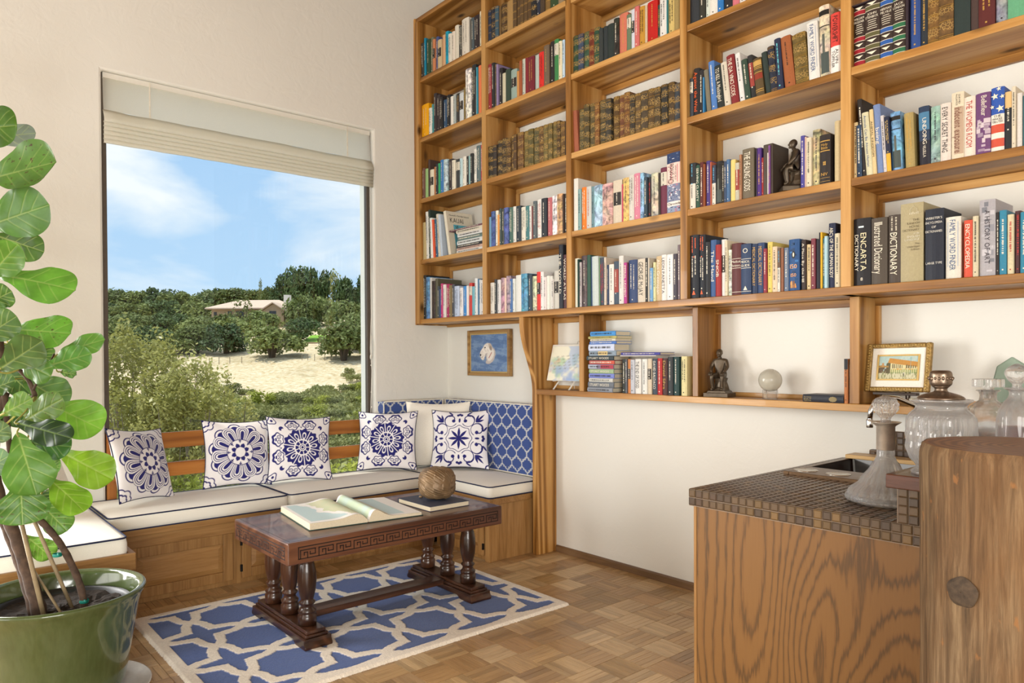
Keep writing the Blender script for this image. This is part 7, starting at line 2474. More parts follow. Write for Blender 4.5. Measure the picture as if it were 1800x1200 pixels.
for k in range(18):
    a = 2 * PI * k / 18
    mb = MB() if k == 0 else mb; mb.ball((cx + 0.0285 * math.cos(a), cy + 0.0285 * math.sin(a), cz + 0.266 + 0.0012 * (k % 2)), (0.004, 0.004, 0.0042 if k % 3 else 0.006), 8, 6)
o = part('knob_garland', mb, M['bronze_lid'], jr, smooth=True); o['kind'] = 'stuff'

# square decanter
cx, cy, cz = 3.935, -0.66, 0.9664
sq = thing('square_decanter', (cx, cy, cz), 'clear square glass decanter with flat disc stopper on the bar ledge', 'decanter')


def square_lathe(prof, c, rot=0.5, n=40, power=6.0):
    m_ = MB(); v = []; f = []
    for (r, z, p_) in prof:
        for j in range(n):
            a = 2 * PI * j / n; k = (abs(math.cos(a)) ** p_ + abs(math.sin(a)) ** p_) ** (-1 / p_)
            v.append((c[0] + r * k * math.cos(a + rot), c[1] + r * k * math.sin(a + rot), c[2] + z))
    for i in range(len(prof) - 1):
        for j in range(n): f.append((i * n + j, i * n + (j + 1) % n, (i + 1) * n + (j + 1) % n, (i + 1) * n + j))
    f.append(tuple(reversed(range(n)))); f.append(tuple((len(prof) - 1) * n + j for j in range(n)))
    return m_.add(v, f)


part('bottle', square_lathe([(0.049, 0, 8), (0.051, 0.003, 8), (0.051, 0.150, 8), (0.047, 0.163, 6), (0.036, 0.174, 4), (0.026, 0.184, 2), (0.0235, 0.20, 2), (0.026, 0.210, 2), (0.034, 0.2145, 2), (0.034, 0.2175, 2), (0.020, 0.2178, 2), (0.018, 0.185, 2), (0.030, 0.170, 3), (0.043, 0.152, 8), (0.043, 0.012, 8), (0.001, 0.012, 8)], (cx, cy, cz)), M['clear'], sq, smooth=True)
mb = MB(); mb.lathe([(0.013, 0.190), (0.014, 0.2180), (0.018, 0.226), (0.0435, 0.2275), (0.044, 0.229), (0.044, 0.251), (0.042, 0.253), (0.001, 0.253)], 64, (cx, cy, cz), ripple=lambda a, z: 1 + (0.02 * math.cos(22 * a) if z > 0.227 else 0)); part('disc_stopper', mb, M['crystal'], sq)

# whisky decanter
cx, cy, cz = 4.066, -0.86, 0.9664
wd = thing('whisky_decanter', (cx, cy, cz), 'rounded cut-glass decanter half full of amber spirit with a pointed stopper', 'decanter')
op = smooth_prof([(0.046, 0.0), (0.052, 0.006), (0.053, 0.05), (0.052, 0.12), (0.048, 0.16), (0.036, 0.188), (0.024, 0.204), (0.0195, 0.216), (0.022, 0.226), (0.033, 0.232), (0.033, 0.2345)], 4)
part('bottle', glass_shell(op, 0.006, 0.012, 64, (cx, cy, cz), lambda a, z: 1 + (0.018 * math.cos(12 * a + 100 * z) * math.cos(12 * a - 100 * z) if z < 0.10 else 0.02 * math.cos(14 * a) if z < 0.17 else 0)), M['crystal'], wd, smooth=True)
mb = MB(); mb.lathe([(0.001, 0.013), (0.044, 0.014), (0.0455, 0.05), (0.0452, 0.1205), (0.001, 0.1207)], 40, (cx, cy, cz)); part('spirit', mb, M['whisky'], wd, smooth=True)
mb = MB(); mb.lathe(smooth_prof([(0.012, 0.20), (0.0125, 0.235), (0.012, 0.245), (0.022, 0.256), (0.029, 0.272), (0.0285, 0.284), (0.018, 0.297), (0.006, 0.304), (0.001, 0.305)], 4), 56, (cx, cy, cz), ripple=lambda a, z: 1 + (0.04 * math.cos(9 * a + 90 * z) if z > 0.25 else 0)); part('stopper', mb, M['crystal'], wd, smooth=True)
cx, cy, cz = 4.085, -1.005, 0.9664
cg = thing('blue_tumbler', (cx, cy, cz), 'small cobalt blue glass just showing over the log post', 'glass')
part('glass_body', glass_shell([(0.022, 0), (0.024, 0.003), (0.027, 0.05), (0.029, 0.092), (0.029, 0.094)], 0.0025, 0.006, 36, (cx, cy, cz)), M['cobalt'], cg, smooth=True)

# ---- log post
lx, ly, lr, lh = 4.236, -1.455, 0.203, 1.096
lp = thing('log_post', (lx, ly, 0), 'thick weathered debarked log post with sawn top at the end of the bar', 'post')
n, m = 120, 90
A_, Zg = np.meshgrid(np.linspace(0, 2 * PI, n, endpoint=False), np.linspace(0, lh, m), indexing='ij')
R0 = lr * (1 + 0.02 * np.cos(2 * A_ + 1.0) + 0.012 * np.cos(3 * A_ + Zg * 0.8) + 0.02 * (1 - Zg / lh) ** 2)
R0 += (vnoise(A_ * 1.5 + 3, Zg * 0.8, 3.0, 61, 4) - 0.5) * 0.010 + (vnoise(A_ * 8, Zg * 0.5, 4.0, 62, 2) - 0.5) * 0.004
kd = np.hypot((A_ - 4.40) * lr, Zg - 0.80)
kn = np.exp(-(kd / 0.045) ** 2); R0 += kn * 0.006 - 0.010 * np.exp(-(kd / 0.022) ** 2)
# facet hewn on the near left side, and flakes
fac = np.clip(np.cos(A_ - 3.74), 0, 1) ** 30; R0 -= fac * 0.004
R0[:, -1] -= 0.006; R0[:, -2] -= 0.002
crack = np.exp(-((A_ - 4.71 + 0.03 * np.sin(Zg * 6)) / 0.012) ** 2) * (Zg > 0.5); R0 -= crack * 0.006
v = np.stack([lx + R0 * np.cos(A_), ly + R0 * np.sin(A_), Zg], -1)
idx = np.arange(n * m).reshape(n, m); nx = np.roll(idx, -1, axis=0)
f = np.stack([idx[:, :-1], nx[:, :-1], nx[:, 1:], idx[:, 1:]], -1).reshape(-1, 4).tolist()
mb = MB(); mb.add(v.reshape(-1, 3).tolist(), f); part('trunk', mb, M['log'], lp, smooth=True)
mb = MB(); top = [(lx + (R0[i, -1] - 0.002) * math.cos(A_[i, 0]), ly + (R0[i, -1] - 0.002) * math.sin(A_[i, 0]), lh) for i in range(n)]
ring2 = [((p[0] - lx) * 1.006 + lx, (p[1] - ly) * 1.006 + ly, lh - 0.004) for p in top]
mb.add(top + ring2, [tuple(range(n))] + [(i, n + i, n + (i + 1) % n, (i + 1) % n) for i in range(n)]); part('sawn_top', mb, M['log_end'], lp)
ka_ = 4.40; kc = Vector((lx + lr * 1.012 * math.cos(ka_), ly + lr * 1.012 * math.sin(ka_), 0.80))
Mk = Matrix.Translation(kc) @ Vector((math.cos(ka_), math.sin(ka_), 0)).to_track_quat('Z', 'Y').to_matrix().to_4x4()
mb = MB(); mb.lathe([(0.001, 0.0022), (0.010, 0.0032), (0.016, 0.0022), (0.024, 0.0026), (0.033, -0.003)], 26, (0, 0, 0), M=Mk, ripple=lambda a, z: 1 + 0.05 * math.sin(2 * a + 1) + 0.04 * math.sin(5 * a), capb=False, capt=False); part('knot', mb, plain('dark_knot', '46382a', 0.85, vary=0.4, nscale=60, bump=0.5), lp, smooth=True)

# ------------------------------------------------------------------ things on the ledge and shelves
def seated_figure(name, loc, hgt, face, label, base=True, cat='statue'):
    """small bronze of a seated person with hands on the knees, one continuous body"""
    t = thing(name, loc, label, cat)
    s = hgt / 0.25
    Rz = Matrix.Translation(Vector(loc)) @ Matrix.Rotation(face, 4, 'Z') @ Matrix.Scale(s, 4)
    if base:
        mb = MB(); mb.box(-0.068, 0.068, -0.068, 0.058, 0, 0.022, M=Rz); mb.prism([(-0.056, 0.022), (0.056, 0.022), (0.046, 0.034), (-0.046, 0.034)], 'y', -0.056, 0.048, M=Rz); part('plinth', mb, M['bronze'], t, bevel=0.0015)
    zb = 0.034 if base else 0.0
    mb = MB(); mb.lathe([(0.046, 0), (0.040, 0.02), (0.034, 0.05), (0.036, 0.066), (0.032, 0.070)], 9, (0, 0.018, zb), M=Rz, ripple=lambda a, z: 1 + 0.1 * math.sin(2 * a + z * 90)); part('rock_seat', mb, M['bronze'], t)
    zs_ = zb + 0.072
    J = [(0, 0.014, zs_ + 0.012), (0, 0.012, zs_ + 0.045), (0, 0.006, zs_ + 0.082), (0, 0.000, zs_ + 0.104), (0, -0.004, zs_ + 0.116),
         (0.034, 0.006, zs_ + 0.090), (0.046, -0.006, zs_ + 0.056), (0.034, -0.038, zs_ + 0.026), (-0.034, 0.006, zs_ + 0.090), (-0.046, -0.006, zs_ + 0.056), (-0.034, -0.038, zs_ + 0.026),
         (0.020, 0.008, zs_ + 0.008), (0.030, -0.044, zs_ + 0.012), (0.026, -0.036, zb + 0.012), (0.027, -0.054, zb + 0.005),
         (-0.020, 0.008, zs_ + 0.008), (-0.032, -0.042, zs_ + 0.012), (-0.030, -0.028, zb + 0.012), (-0.032, -0.046, zb + 0.005)]
    E_ = [(0, 1), (1, 2), (2, 3), (3, 4), (2, 5), (5, 6), (6, 7), (2, 8), (8, 9), (9, 10), (0, 11), (11, 12), (12, 13), (13, 14), (0, 15), (15, 16), (16, 17), (17, 18)]
    Rr = [0.026, 0.024, 0.027, 0.013, 0.012, 0.014, 0.0105, 0.008, 0.014, 0.0105, 0.008, 0.019, 0.0135, 0.0085, 0.007, 0.019, 0.0135, 0.0085, 0.007]
    off = Vector(loc)
    me = bpy.data.meshes.new('body'); me.from_pydata([tuple(Rz @ Vector(p) - off) for p in J], E_, []); me.materials.append(M['bronze'])
    o = bpy.data.objects.new('body', me); link(o); o.parent = t
    sk_ = o.modifiers.new('skin', 'SKIN'); sk_.use_smooth_shade = True
    for i, sv in enumerate(me.skin_vertices[0].data): sv.radius = (Rr[i] * s, Rr[i] * s); sv.use_root = (i == 0)
    ss = o.modifiers.new('sub', 'SUBSURF'); ss.levels = 2; ss.render_levels = 2
    hz = zs_ + 0.133
    mb = MB(); mb.ball((0, -0.008, hz), (0.0155, 0.0185, 0.0215), 16, 12, M=Rz); mb.ball((0, -0.0265, hz - 0.002), (0.003, 0.004, 0.006), 8, 6, M=Rz); mb.ball((0, -0.021, hz - 0.015), (0.009, 0.007, 0.005), 8, 6, M=Rz)
    for e in (-1, 1): mb.ball((e * 0.0155, -0.004, hz), (0.003, 0.004, 0.006), 8, 6, M=Rz)
    hd = part('head', mb, M['bronze'], t, smooth=True)
    mb = MB(); mb.ball((0, -0.003, hz + 0.006), (0.0172, 0.0185, 0.0185), 16, 10, M=Rz); part('hair', mb, M['bronze'], hd, smooth=True)
    for e in (-1, 1):
        for k in range(5):
            x0 = e * (0.034 + 0.0) + (k - 2) * 0.0042
            mb = MB() if k == 0 else mb
            L_ = (0.010, 0.013, 0.0145, 0.013, 0.010)[k]
            mb.tube([tuple(Rz @ Vector(p)) for p in ((x0, -0.040, zs_ + 0.030), (x0, -0.048, zs_ + 0.027), (x0, -0.048 - L_ * 0.6, zs_ + 0.020), (x0, -0.048 - L_ * 0.75, zs_ + 0.010))], [0.0026 * s, 0.0025 * s, 0.0022 * s, 0.0015 * s], 6)
        h_ = part('hand', mb, M['bronze'], t, smooth=True); h_['kind'] = 'stuff'
    return t


seated_figure('seated_statue', (2.563, -0.098, LZ + 0.0003), 0.235, math.radians(12), 'dark bronze seated figure on a square plinth at the ledge divider')
bkx = 2.975
seated_figure('bookend_statue', (3.035, -0.215, SZ[2] * 0 + SZ[1] + 0.0003), 0.232, math.radians(-50), 'bronze bookend of a seated figure on the second shelf up, fourth bay')
be = [o for o in bpy.data.objects if o.name == 'bookend_statue'][0]
mb = MB(); mb.box(2.914, 2.962, D + 0.02, -0.13, SZ[1] + 0.0003, SZ[1] + 0.235); part('bookend_slab', mb, plain('dark_bookend', '453a31', 0.5), be, bevel=0.003)

# glass ball
gb = thing('glass_ball', (2.858, -0.118, LZ), 'milky crystal ball on a clear acrylic ring standing on the pine ledge', 'ornament')
mb = MB(); mb.lathe([(0.030, 0.0), (0.037, 0.001), (0.037, 0.046), (0.030, 0.047), (0.029, 0.030), (0.0295, 0.002)], 8, (2.858, -0.118, LZ + 0.0004), capb=False, capt=False); part('stand', mb, M['clear'], gb)
tg = NT('milky_crystal'); vb = tg.coord('Object'); gl = tg.n('ShaderNodeBsdfGlass', {'Roughness': 0.08, 'IOR': 1.25, 'Color': (0.95, 0.94, 0.88, 1)}); pb_ = tg.bsdf(lin('d9d4c4'), 0.08, 0, None, 0.5, 0.5)
MILK = tg.done(tg.n('ShaderNodeMixShader', {0: 0.45, 1: gl.outputs[0], 2: pb_.outputs[0]}))
mb = MB(); mb.ball((2.858, -0.118, LZ + 0.092), 0.0555, 40, 28); part('ball', mb, MILK, gb, smooth=True)

# watercolour booklet on a small easel in the first ledge bay
bk_ = thing('watercolour_booklet', (1.45, -0.10, LZ + 0.045), 'pale watercolour music booklet propped on a small wire easel by the shaped panel', 'booklet')


def music(U, Vv):
    a = vnoise(U, Vv, 3.5, 71, 4); b_ = vnoise(U, Vv, 3.0, 72, 4); c_ = vnoise(U, Vv, 4, 73, 4)
    c = np.ones(U.shape + (4,)) * rgb('e8e6d2')
    c = lay(c, np.clip((a - 0.5) * 5, 0, 0.75), rgb('a9c9a8')); c = lay(c, np.clip((b_ - 0.55) * 5, 0, 0.7), rgb('9fb4d6')); c = lay(c, np.clip((c_ - 0.60) * 6, 0, 0.6), rgb('d8b49a'))
    c = lay(c, np.clip((0.45 - Vv) * 2.5, 0, 1) * np.clip((b_ - 0.42) * 5, 0, 0.8), rgb('8fa6cf'))
    for k in range(5):
        y0 = 0.70 - k * 0.09
        s = Vv - (y0 + 0.08 * (U - 0.5))
        for q in range(4): c = lay(c, (np.abs(s - q * 0.012) < 0.0028) * ((U > 0.12) & (U < 0.9)) * 0.28, rgb('6f6a5c'))
        c = lay(c, (np.abs(s - 0.02 - 0.016 * np.sin(U * 90 + k)) < 0.006) * ((U > 0.15) & (U < 0.85)) * (np.sin(U * 170 + k * 3) > 0.3) * 0.4, rgb('5c564c'))
    return c


ln = math.radians(14)
Mb = Matrix.Translation((1.44, -0.125, LZ + 0.058)) @ Matrix.Rotation(-ln, 4, 'X')
bw, bh = 0.30, 0.225
nx_, nz_ = 100, 80
U, Vv = np.meshgrid(np.linspace(0, 1, nx_ + 1), np.linspace(0, 1, nz_ + 1), indexing='ij'); c = music(U, Vv)
pp = [tuple(Mb @ Vector((-bw / 2 + u_ * bw, -0.003, v_ * bh))) for u_, v_ in zip(U.ravel(), Vv.ravel())]
ix = np.arange((nx_ + 1) * (nz_ + 1)).reshape(nx_ + 1, nz_ + 1); ff = np.stack([ix[:-1, :-1], ix[1:, :-1], ix[1:, 1:], ix[:-1, 1:]], -1).reshape(-1, 4).tolist()
mb = MB(); mb.add(pp, ff, c.reshape(-1, 4).tolist()); part('front_cover', mb, M['paper'], bk_)
mb = MB(); mb.box(-bw / 2 - 0.006, bw / 2, -0.0024, 0.004, -0.001, bh + 0.012, M=Mb); part('pages', mb, M['white_paint'], bk_)
ez = thing('wire_easel', (1.44, -0.10, LZ), 'small white wire easel holding the watercolour booklet on the ledge', 'easel')
for xx in (1.37, 1.51):
    mb = MB()
    for dx in (0, 0.008): mb.tube([(xx + dx, -0.155, LZ + 0.002), (xx + dx + 0.008, -0.112, LZ + 0.054), (xx + 0.02 + dx, -0.068, LZ + 0.20)], 0.0022, 6)
    mb.tube([(xx, -0.155, LZ + 0.055), (xx, -0.118, LZ + 0.055)], 0.0022, 6)
    part('leg', mb, M['white_paint'], ez, smooth=True)
mb = MB(); mb.tube([(1.44, -0.062, LZ + 0.19), (1.44, -0.03, LZ + 0.004)], 0.0022, 6); part('rear_leg', mb, M['white_paint'], ez)
mb = MB(); mb.tube([(1.50, -0.064, LZ + 0.29), (1.505, -0.062, LZ + 0.31), (1.52, -0.06, LZ + 0.315), (1.533, -0.062, LZ + 0.306), (1.53, -0.064, LZ + 0.29)], 0.002, 6); part('top_loop', mb, M['white_paint'], ez, smooth=True)

# small gilt-framed village painting on an easel, last ledge bay
pf = thing('small_painting', (3.447, -0.11, LZ + 0.055), 'small gilt-framed village scene with linen mat on a dark tabletop easel', 'painting')
Mp = Matrix.Translation((3.447, -0.135, LZ + 0.056)) @ Matrix.Rotation(math.radians(-4), 4, 'Z') @ Matrix.Rotation(-math.radians(11), 4, 'X') @ Matrix.Rotation(math.radians(-1.0), 4, 'Y')
fw, fh = 0.268, 0.208
GF = plain('gilt_carved_frame', '9a7c46', 0.42, 0.45, vary=0.4, nscale=90, bump=0.5)
for (a, b_, c_, d_) in ((-fw / 2, -fw / 2 + 0.024, 0, fh), (fw / 2 - 0.024, fw / 2, 0, fh), (-fw / 2 + 0.024, fw / 2 - 0.024, 0, 0.020), (-fw / 2 + 0.024, fw / 2 - 0.024, fh - 0.020, fh)):
    mb = MB(); mb.box(a, b_, -0.014, 0.006, c_, d_, M=Mp)
    o = part('frame_rail', mb, GF, pf, bevel=0.005)
    m2 = MB(); L_ = max(b_ - a, d_ - c_); nb = int(L_ / 0.011)
    for k in range(nb):
        q = (k + 0.5) / nb
        ctr = ((a + b_) / 2, -0.0145, c_ + (d_ - c_) * q) if d_ - c_ > b_ - a else (a + (b_ - a) * q, -0.0145, (c_ + d_) / 2)
        m2.ball(ctr, (0.0046, 0.003, 0.0046), 8, 5, M=Mp)
    q_ = part('carved_leaf', m2, plain('bright_gilt', 'b99b5c', 0.38, 0.5, vary=0.3, nscale=80), o, smooth=True); q_['kind'] = 'stuff'
mb = MB(); mb.box(-fw / 2 + 0.02, fw / 2 - 0.02, -0.004, 0.002, 0.016, fh - 0.016, M=Mp); part('linen_mat', mb, M['cream_linen'], pf)
for (a, b_, c_, d_) in ((-0.088, -0.080, 0.048, 0.160), (0.080, 0.088, 0.048, 0.160), (-0.080, 0.080, 0.048, 0.055), (-0.080, 0.080, 0.153, 0.160)):
    mb = MB(); mb.box(a, b_, -0.008, -0.003, c_, d_, M=Mp); part('inner_slip', mb, plain('gold_inner_slip', 'c9a864', 0.4, 0.3), pf, bevel=0.001)


def village(U, Vv):
    x, y = U * 1.55, Vv
    n1 = vnoise(x, y, 5, 81, 4); n2 = vnoise(x * 3, y, 8, 82, 3)
    c = np.ones(U.shape + (4,)) * rgb('a9c2bd'); c = lay(c, (n1 > 0.55) * 0.5, rgb('c3cfc2'))
    g = y < 0.34
    c = lay(c, g * 1.0, rgb('b9b48a')); c = lay(c, g * (n2 > 0.5) * 0.7, rgb('d9d6b8')); c = lay(c, g * (n2 < 0.40) * 0.6, rgb('6f7a4a'))
    roofl = 0.92 - (x - 0.42) * 0.16
    wall_ = (x > 0.45) & (y < roofl - 0.20) & (y > 0.30); c = lay(c, wall_ * 1.0, rgb('d8cf9e'))
    c = lay(c, ((x > 0.30) & (x < 0.47) & (y < roofl - 0.14 - np.abs(x - 0.42) * 1.1) & (y > 0.24)) * 1.0, rgb('5c5536'))
    c = lay(c, ((x > 0.38) & (y < roofl) & (y > roofl - 0.22) & (y < 0.92 + (x - 0.42) * 3)) * 1.0, rgb('c08a3e'))
    for k in range(6): c = lay(c, (np.abs(x - 0.56 - k * 0.075) < 0.018) & (y > 0.46) & (y < 0.66 - k * 0.01), rgb('6d6040'))
    for k in range(5): c = lay(c, (np.abs(x - 1.12 - k * 0.085) < 0.022) & (y > 0.46) & (y < 0.62 - k * 0.012), rgb('6d6040'))
    c = lay(c, ((x < 0.36) & (y > 0.26) & (y < 0.52)) * (n2 > 0.42) * 0.95, rgb('5a4326')); c = lay(c, ((x < 0.40) & (y > 0.50) & (y < 0.60 - 0.1 * np.abs(x - 0.1))) * 1.0, rgb('a88242'))
    c = lay(c, ((np.abs(x - 0.16) < 0.04) & (y > 0.55) & (y < 0.70)) * 1.0, rgb('b98a52'))
    c = lay(c, ((x > 0.5) & (y > 0.24) & (y < 0.42)) * (np.sin(x * 75) > -0.2) * 0.75, rgb('6d8a3e'))
    c = lay(c, ((x > 0.5) & (y > 0.40) & (y < 0.47)) * (n2 > 0.5) * 0.8, rgb('d8a03e'))
    c = lay(c, ((np.abs(x - 1.02) < 0.016) & (y > 0.10) & (y < 0.26)) * 1.0, rgb('2b2a30')); c = lay(c, (np.hypot(x - 1.02, (y - 0.26)) < 0.024) * 1.0, rgb('e0d8c8'))
    c = lay(c, (np.abs(x - 1.27) < 0.008) & (y > 0.2) & (y < 0.95), rgb('7f9c94')); c = lay(c, (np.hypot(x - 1.27, y - 0.9) < 0.035) * 0.8, rgb('8fb0aa'))
    return c


nx_, nz_ = 110, 72
U, Vv = np.meshgrid(np.linspace(0, 1, nx_ + 1), np.linspace(0, 1, nz_ + 1), indexing='ij'); c = village(U, Vv)
pp = [tuple(Mp @ Vector((-0.080 + u_ * 0.160, -0.0046, 0.055 + v_ * 0.098))) for u_, v_ in zip(U.ravel(), Vv.ravel())]
ix = np.arange((nx_ + 1) * (nz_ + 1)).reshape(nx_ + 1, nz_ + 1); ff = np.stack([ix[:-1, :-1], ix[1:, :-1], ix[1:, 1:], ix[:-1, 1:]], -1).reshape(-1, 4).tolist()
mb = MB(); mb.add(pp, ff, c.reshape(-1, 4).tolist()); part('painted_panel', mb, M['paint'], pf)
ea = thing('tabletop_easel', (3.447, -0.10, LZ), 'dark wooden tabletop easel under the small gilt-framed village painting', 'easel')
EW = plain('dark_easel_wood', '3a2c22', 0.5)
for xx, tx in ((3.385, 3.405), (3.505, 3.488)):
    mb = MB(); mb.tube([(xx, -0.165, LZ + 0.003), ((xx + tx) / 2, -0.115, LZ + 0.10), (tx, -0.075, LZ + 0.20)], 0.0045, 6); part('leg', mb, EW, ea)
mb = MB(); mb.tube([(3.447, -0.072, LZ + 0.19), (3.447, -0.028, LZ + 0.004)], 0.004, 6); part('rear_leg', mb, EW, ea)
mb = MB(); mb.box(3.36, 3.535, -0.162, -0.128, LZ + 0.043, LZ + 0.054); part('rest', mb, EW, ea, bevel=0.002)

# bevelled glass award
aw = thing('glass_award', (3.853, -0.10, LZ), 'pale green glass pentagon plaque standing on the ledge above the decanters', 'award')
pent = [(3.853, 1.289), (3.905, 1.252), (3.932, 1.135), (3.912, 1.104), (3.794, 1.104), (3.776, 1.135), (3.803, 1.252)]
mb = MB(); mb.prism(pent, 'y', -0.108, -0.092); part('plaque', mb, M['green_glass'], aw, bevel=0.004, recalc=True)
mb = MB(); mb.box(3.80, 3.906, -0.13, -0.07, LZ + 0.0003, 1.1035); part('base', mb, M['clear'], aw, bevel=0.003)
# small electrical plate on the wall above the booklet
hk = thing('wall_hook', (1.52, -0.003, 1.40), 'small dark picture hook on the wall above the booklet', 'hook')
mb = MB(); mb.box(1.463, 1.469, -0.006, -0.001, 1.392, 1.404); mb.tube([(1.466, -0.005, 1.395), (1.466, -0.012, 1.390), (1.466, -0.013, 1.397)], 0.0016, 6); part('hook', mb, M['iron'], hk)

LEAVES = [
 ((1.3654, -3.143, 2.1485), (1.5204, -3.0074, 2.1547), 0.1552, '4c7028'),
 ((1.4629, -3.1012, 1.9476), (1.7211, -2.9133, 1.9982), 0.1885, '5d8638'),
 ((1.4328, -3.1007, 1.7825), (1.6563, -2.9299, 1.8521), 0.1741, '57803a'),
 ((1.3468, -3.0631, 1.7728), (1.469, -2.9208, 1.7071), 0.1123, '456424'),
 ((1.5776, -3.1038, 1.5783), (1.717, -3.031, 1.6884), 0.1232, '5f8a34'),
 ((1.5362, -3.0672, 1.6045), (1.7636, -2.8707, 1.5517), 0.1464, '659a36'),
 ((1.3298, -3.0873, 1.5073), (1.3927, -3.0128, 1.5565), 0.095, '466628'),
 ((1.5469, -3.0501, 1.4083), (1.7681, -2.8834, 1.3926), 0.1342, '6aa238'),
 ((1.6075, -3.134, 1.3612), (1.694, -3.0311, 1.4472), 0.1104, '4d6c30'),
 ((1.6637, -3.0851, 1.2586), (1.7994, -2.9706, 1.3591), 0.1173, '54703a'),
 ((1.4257, -2.8856, 1.3097), (1.5514, -2.7371, 1.3793), 0.0883, '64933c'),
 ((1.5671, -2.9363, 1.2696), (1.6771, -2.8065, 1.3169), 0.0923, '629440'),
 ((1.3658, -2.8644, 1.2512), (1.4156, -2.8062, 1.2373), 0.0361, '5a8240'),
 ((1.5963, -3.0324, 1.3056), (1.7339, -2.9415, 1.241), 0.0928, '5a8438'),
 ((1.3502, -2.9756, 1.2242), (1.4595, -2.849, 1.1285), 0.1457, '587c3c'),
 ((1.2893, -2.9526, 1.342), (1.3466, -2.8862, 1.2964), 0.0992, '4b6c30'),
 ((1.5622, -3.0681, 1.0984), (1.6358, -2.9808, 1.1588), 0.0854, '6b9040'),
 ((1.6605, -3.0148, 1.0771), (1.816, -2.9236, 1.1599), 0.0953, '5f8038'),
 ((1.5051, -2.9187, 1.1337), (1.6406, -2.7615, 1.034), 0.1544, '7cb23c'),
 ((1.7295, -3.0417, 1.0834), (1.9565, -2.9149, 1.0416), 0.0962, '2f4a2a'),
 ((1.6499, -2.9976, 1.0026), (1.7469, -2.8841, 0.9897), 0.1049, '3f6a2e'),
 ((1.7106, -3.0336, 1.0502), (1.7905, -2.9895, 0.8396), 0.1525, '5c8636'),
 ((1.6331, -2.9023, 0.9643), (1.8134, -2.7619, 0.8669), 0.1322, '86b02e'),
 ((1.657, -2.9451, 0.8804), (1.7833, -2.8451, 0.7675), 0.122, '78a42e'),
 ((1.3976, -2.9254, 0.8928), (1.4435, -2.8718, 0.877), 0.0883, '639042'),
 ((1.6949, -3.0239, 0.8819), (1.7368, -3.0235, 0.7305), 0.1655, '4e7430'),
 ((1.4609, -2.9458, 0.7612), (1.5343, -2.8616, 0.6484), 0.1037, '5f8838'),
 ((1.3109, -2.9701, 0.6075), (1.3811, -2.8893, 0.5174), 0.0895, '6f9c38'),
 ((1.4728, -3.11, 1.1782), (1.5449, -3.0247, 1.2231), 0.0909, '4a6a34'),
 ((1.6391, -3.1335, 1.0089), (1.7022, -3.0585, 1.0709), 0.0782, '5b7448'),
 ((1.4724, -3.1463, 0.872), (1.5598, -3.0425, 0.9532), 0.0984, '64845a'),
 ((1.2438, -3.0378, 1.2796), (1.3199, -2.9504, 1.167), 0.0985, '3f5c2c'),
 ((1.3125, -2.9347, 0.7783), (1.3566, -2.8837, 0.7283), 0.0812, '3d5a2c'),
 ((1.3324, -3.1513, 1.1748), (1.4089, -3.0634, 1.0678), 0.1277, '517a38'),
 ((1.4165, -3.2025, 1.4462), (1.51, -3.0945, 1.343), 0.1435, '5a8838'),
 ((1.1459, -3.2019, 2.0313), (1.2323, -3.1024, 1.9203), 0.1545, '55803a'),
 ((1.2607, -3.2261, 1.75), (1.3509, -3.122, 1.6428), 0.149, '5a8a36'),
 ((1.3922, -3.239, 0.9546), (1.486, -3.1314, 0.8104), 0.1435, '5a8a36'),
 ((1.1651, -3.067, 1.3703), (1.2539, -2.9643, 1.2788), 0.1135, '3f5e2c'),
 ((1.1414, -3.0673, 1.1651), (1.2607, -2.9294, 1.0453), 0.128, '39562a'),
 ((1.1764, -3.0869, 2.1672), (1.3147, -2.9242, 2.1953), 0.0899, '7d8a7a'),
 ((1.3901, -3.1247, 2.4345), (1.2535, -3.2828, 2.5614), 0.1594, '55803a'),
 ((1.3973, -3.1176, 2.3506), (1.2813, -3.2523, 2.4354), 0.1677, '55803a'),
 ((1.4009, -3.1406, 2.5718), (1.3458, -3.2015, 2.8011), 0.1457, '5d8a3e'),
]
STEMS = [([(1.4922, -2.9468, 0.3471), (1.4398, -2.9752, 0.4807), (1.3842, -3.0073, 0.6163), (1.3268, -3.0419, 0.7321), (1.3293, -3.0673, 0.8887), (1.36, -3.0592, 1.0644), (1.3805, -3.0334, 1.1722)], 0.026, 0.014), ([(1.4573, -2.957, 0.3337), (1.3749, -2.9895, 0.4907), (1.2858, -3.03, 0.635), (1.2048, -3.0762, 0.7855), (1.1746, -3.108, 1.0104)], 0.022, 0.006), ([(1.5548, -2.8114, 0.3605), (1.5403, -2.827, 0.4519), (1.5263, -2.8722, 0.5772), (1.513, -2.9173, 0.6577), (1.4793, -2.9559, 0.7116), (1.4244, -2.9883, 0.7831), (1.3956, -3.0195, 0.9345), (1.3838, -3.0313, 1.0642), (1.402, -3.039, 1.1731)], 0.013, 0.01), ([(1.3736, -3.0419, 1.1506), (1.3655, -3.0477, 1.3667), (1.3639, -3.077, 1.5808), (1.3737, -3.0928, 1.7916), (1.3878, -3.1037, 1.9993), (1.4048, -3.1112, 2.2038), (1.4041, -3.1096, 2.3505)], 0.014, 0.007), ([(1.5486, -2.9597, 1.1628), (1.5319, -2.9783, 1.2216), (1.5368, -3.0028, 1.2556), (1.5246, -3.0169, 1.2703)], 0.008, 0.007), ([(1.543, -2.9659, 1.1838), (1.5775, -2.9557, 1.2179)], 0.005, 0.004), ([(1.4051, -3.0364, 1.1088), (1.4707, -2.9898, 1.1418), (1.5486, -2.9597, 1.1628)], 0.008, 0.007), ([(1.5482, -2.959, 1.2278), (1.5086, -2.9122, 1.2795), (1.452, -2.8855, 1.3184)], 0.004, 0.003)]
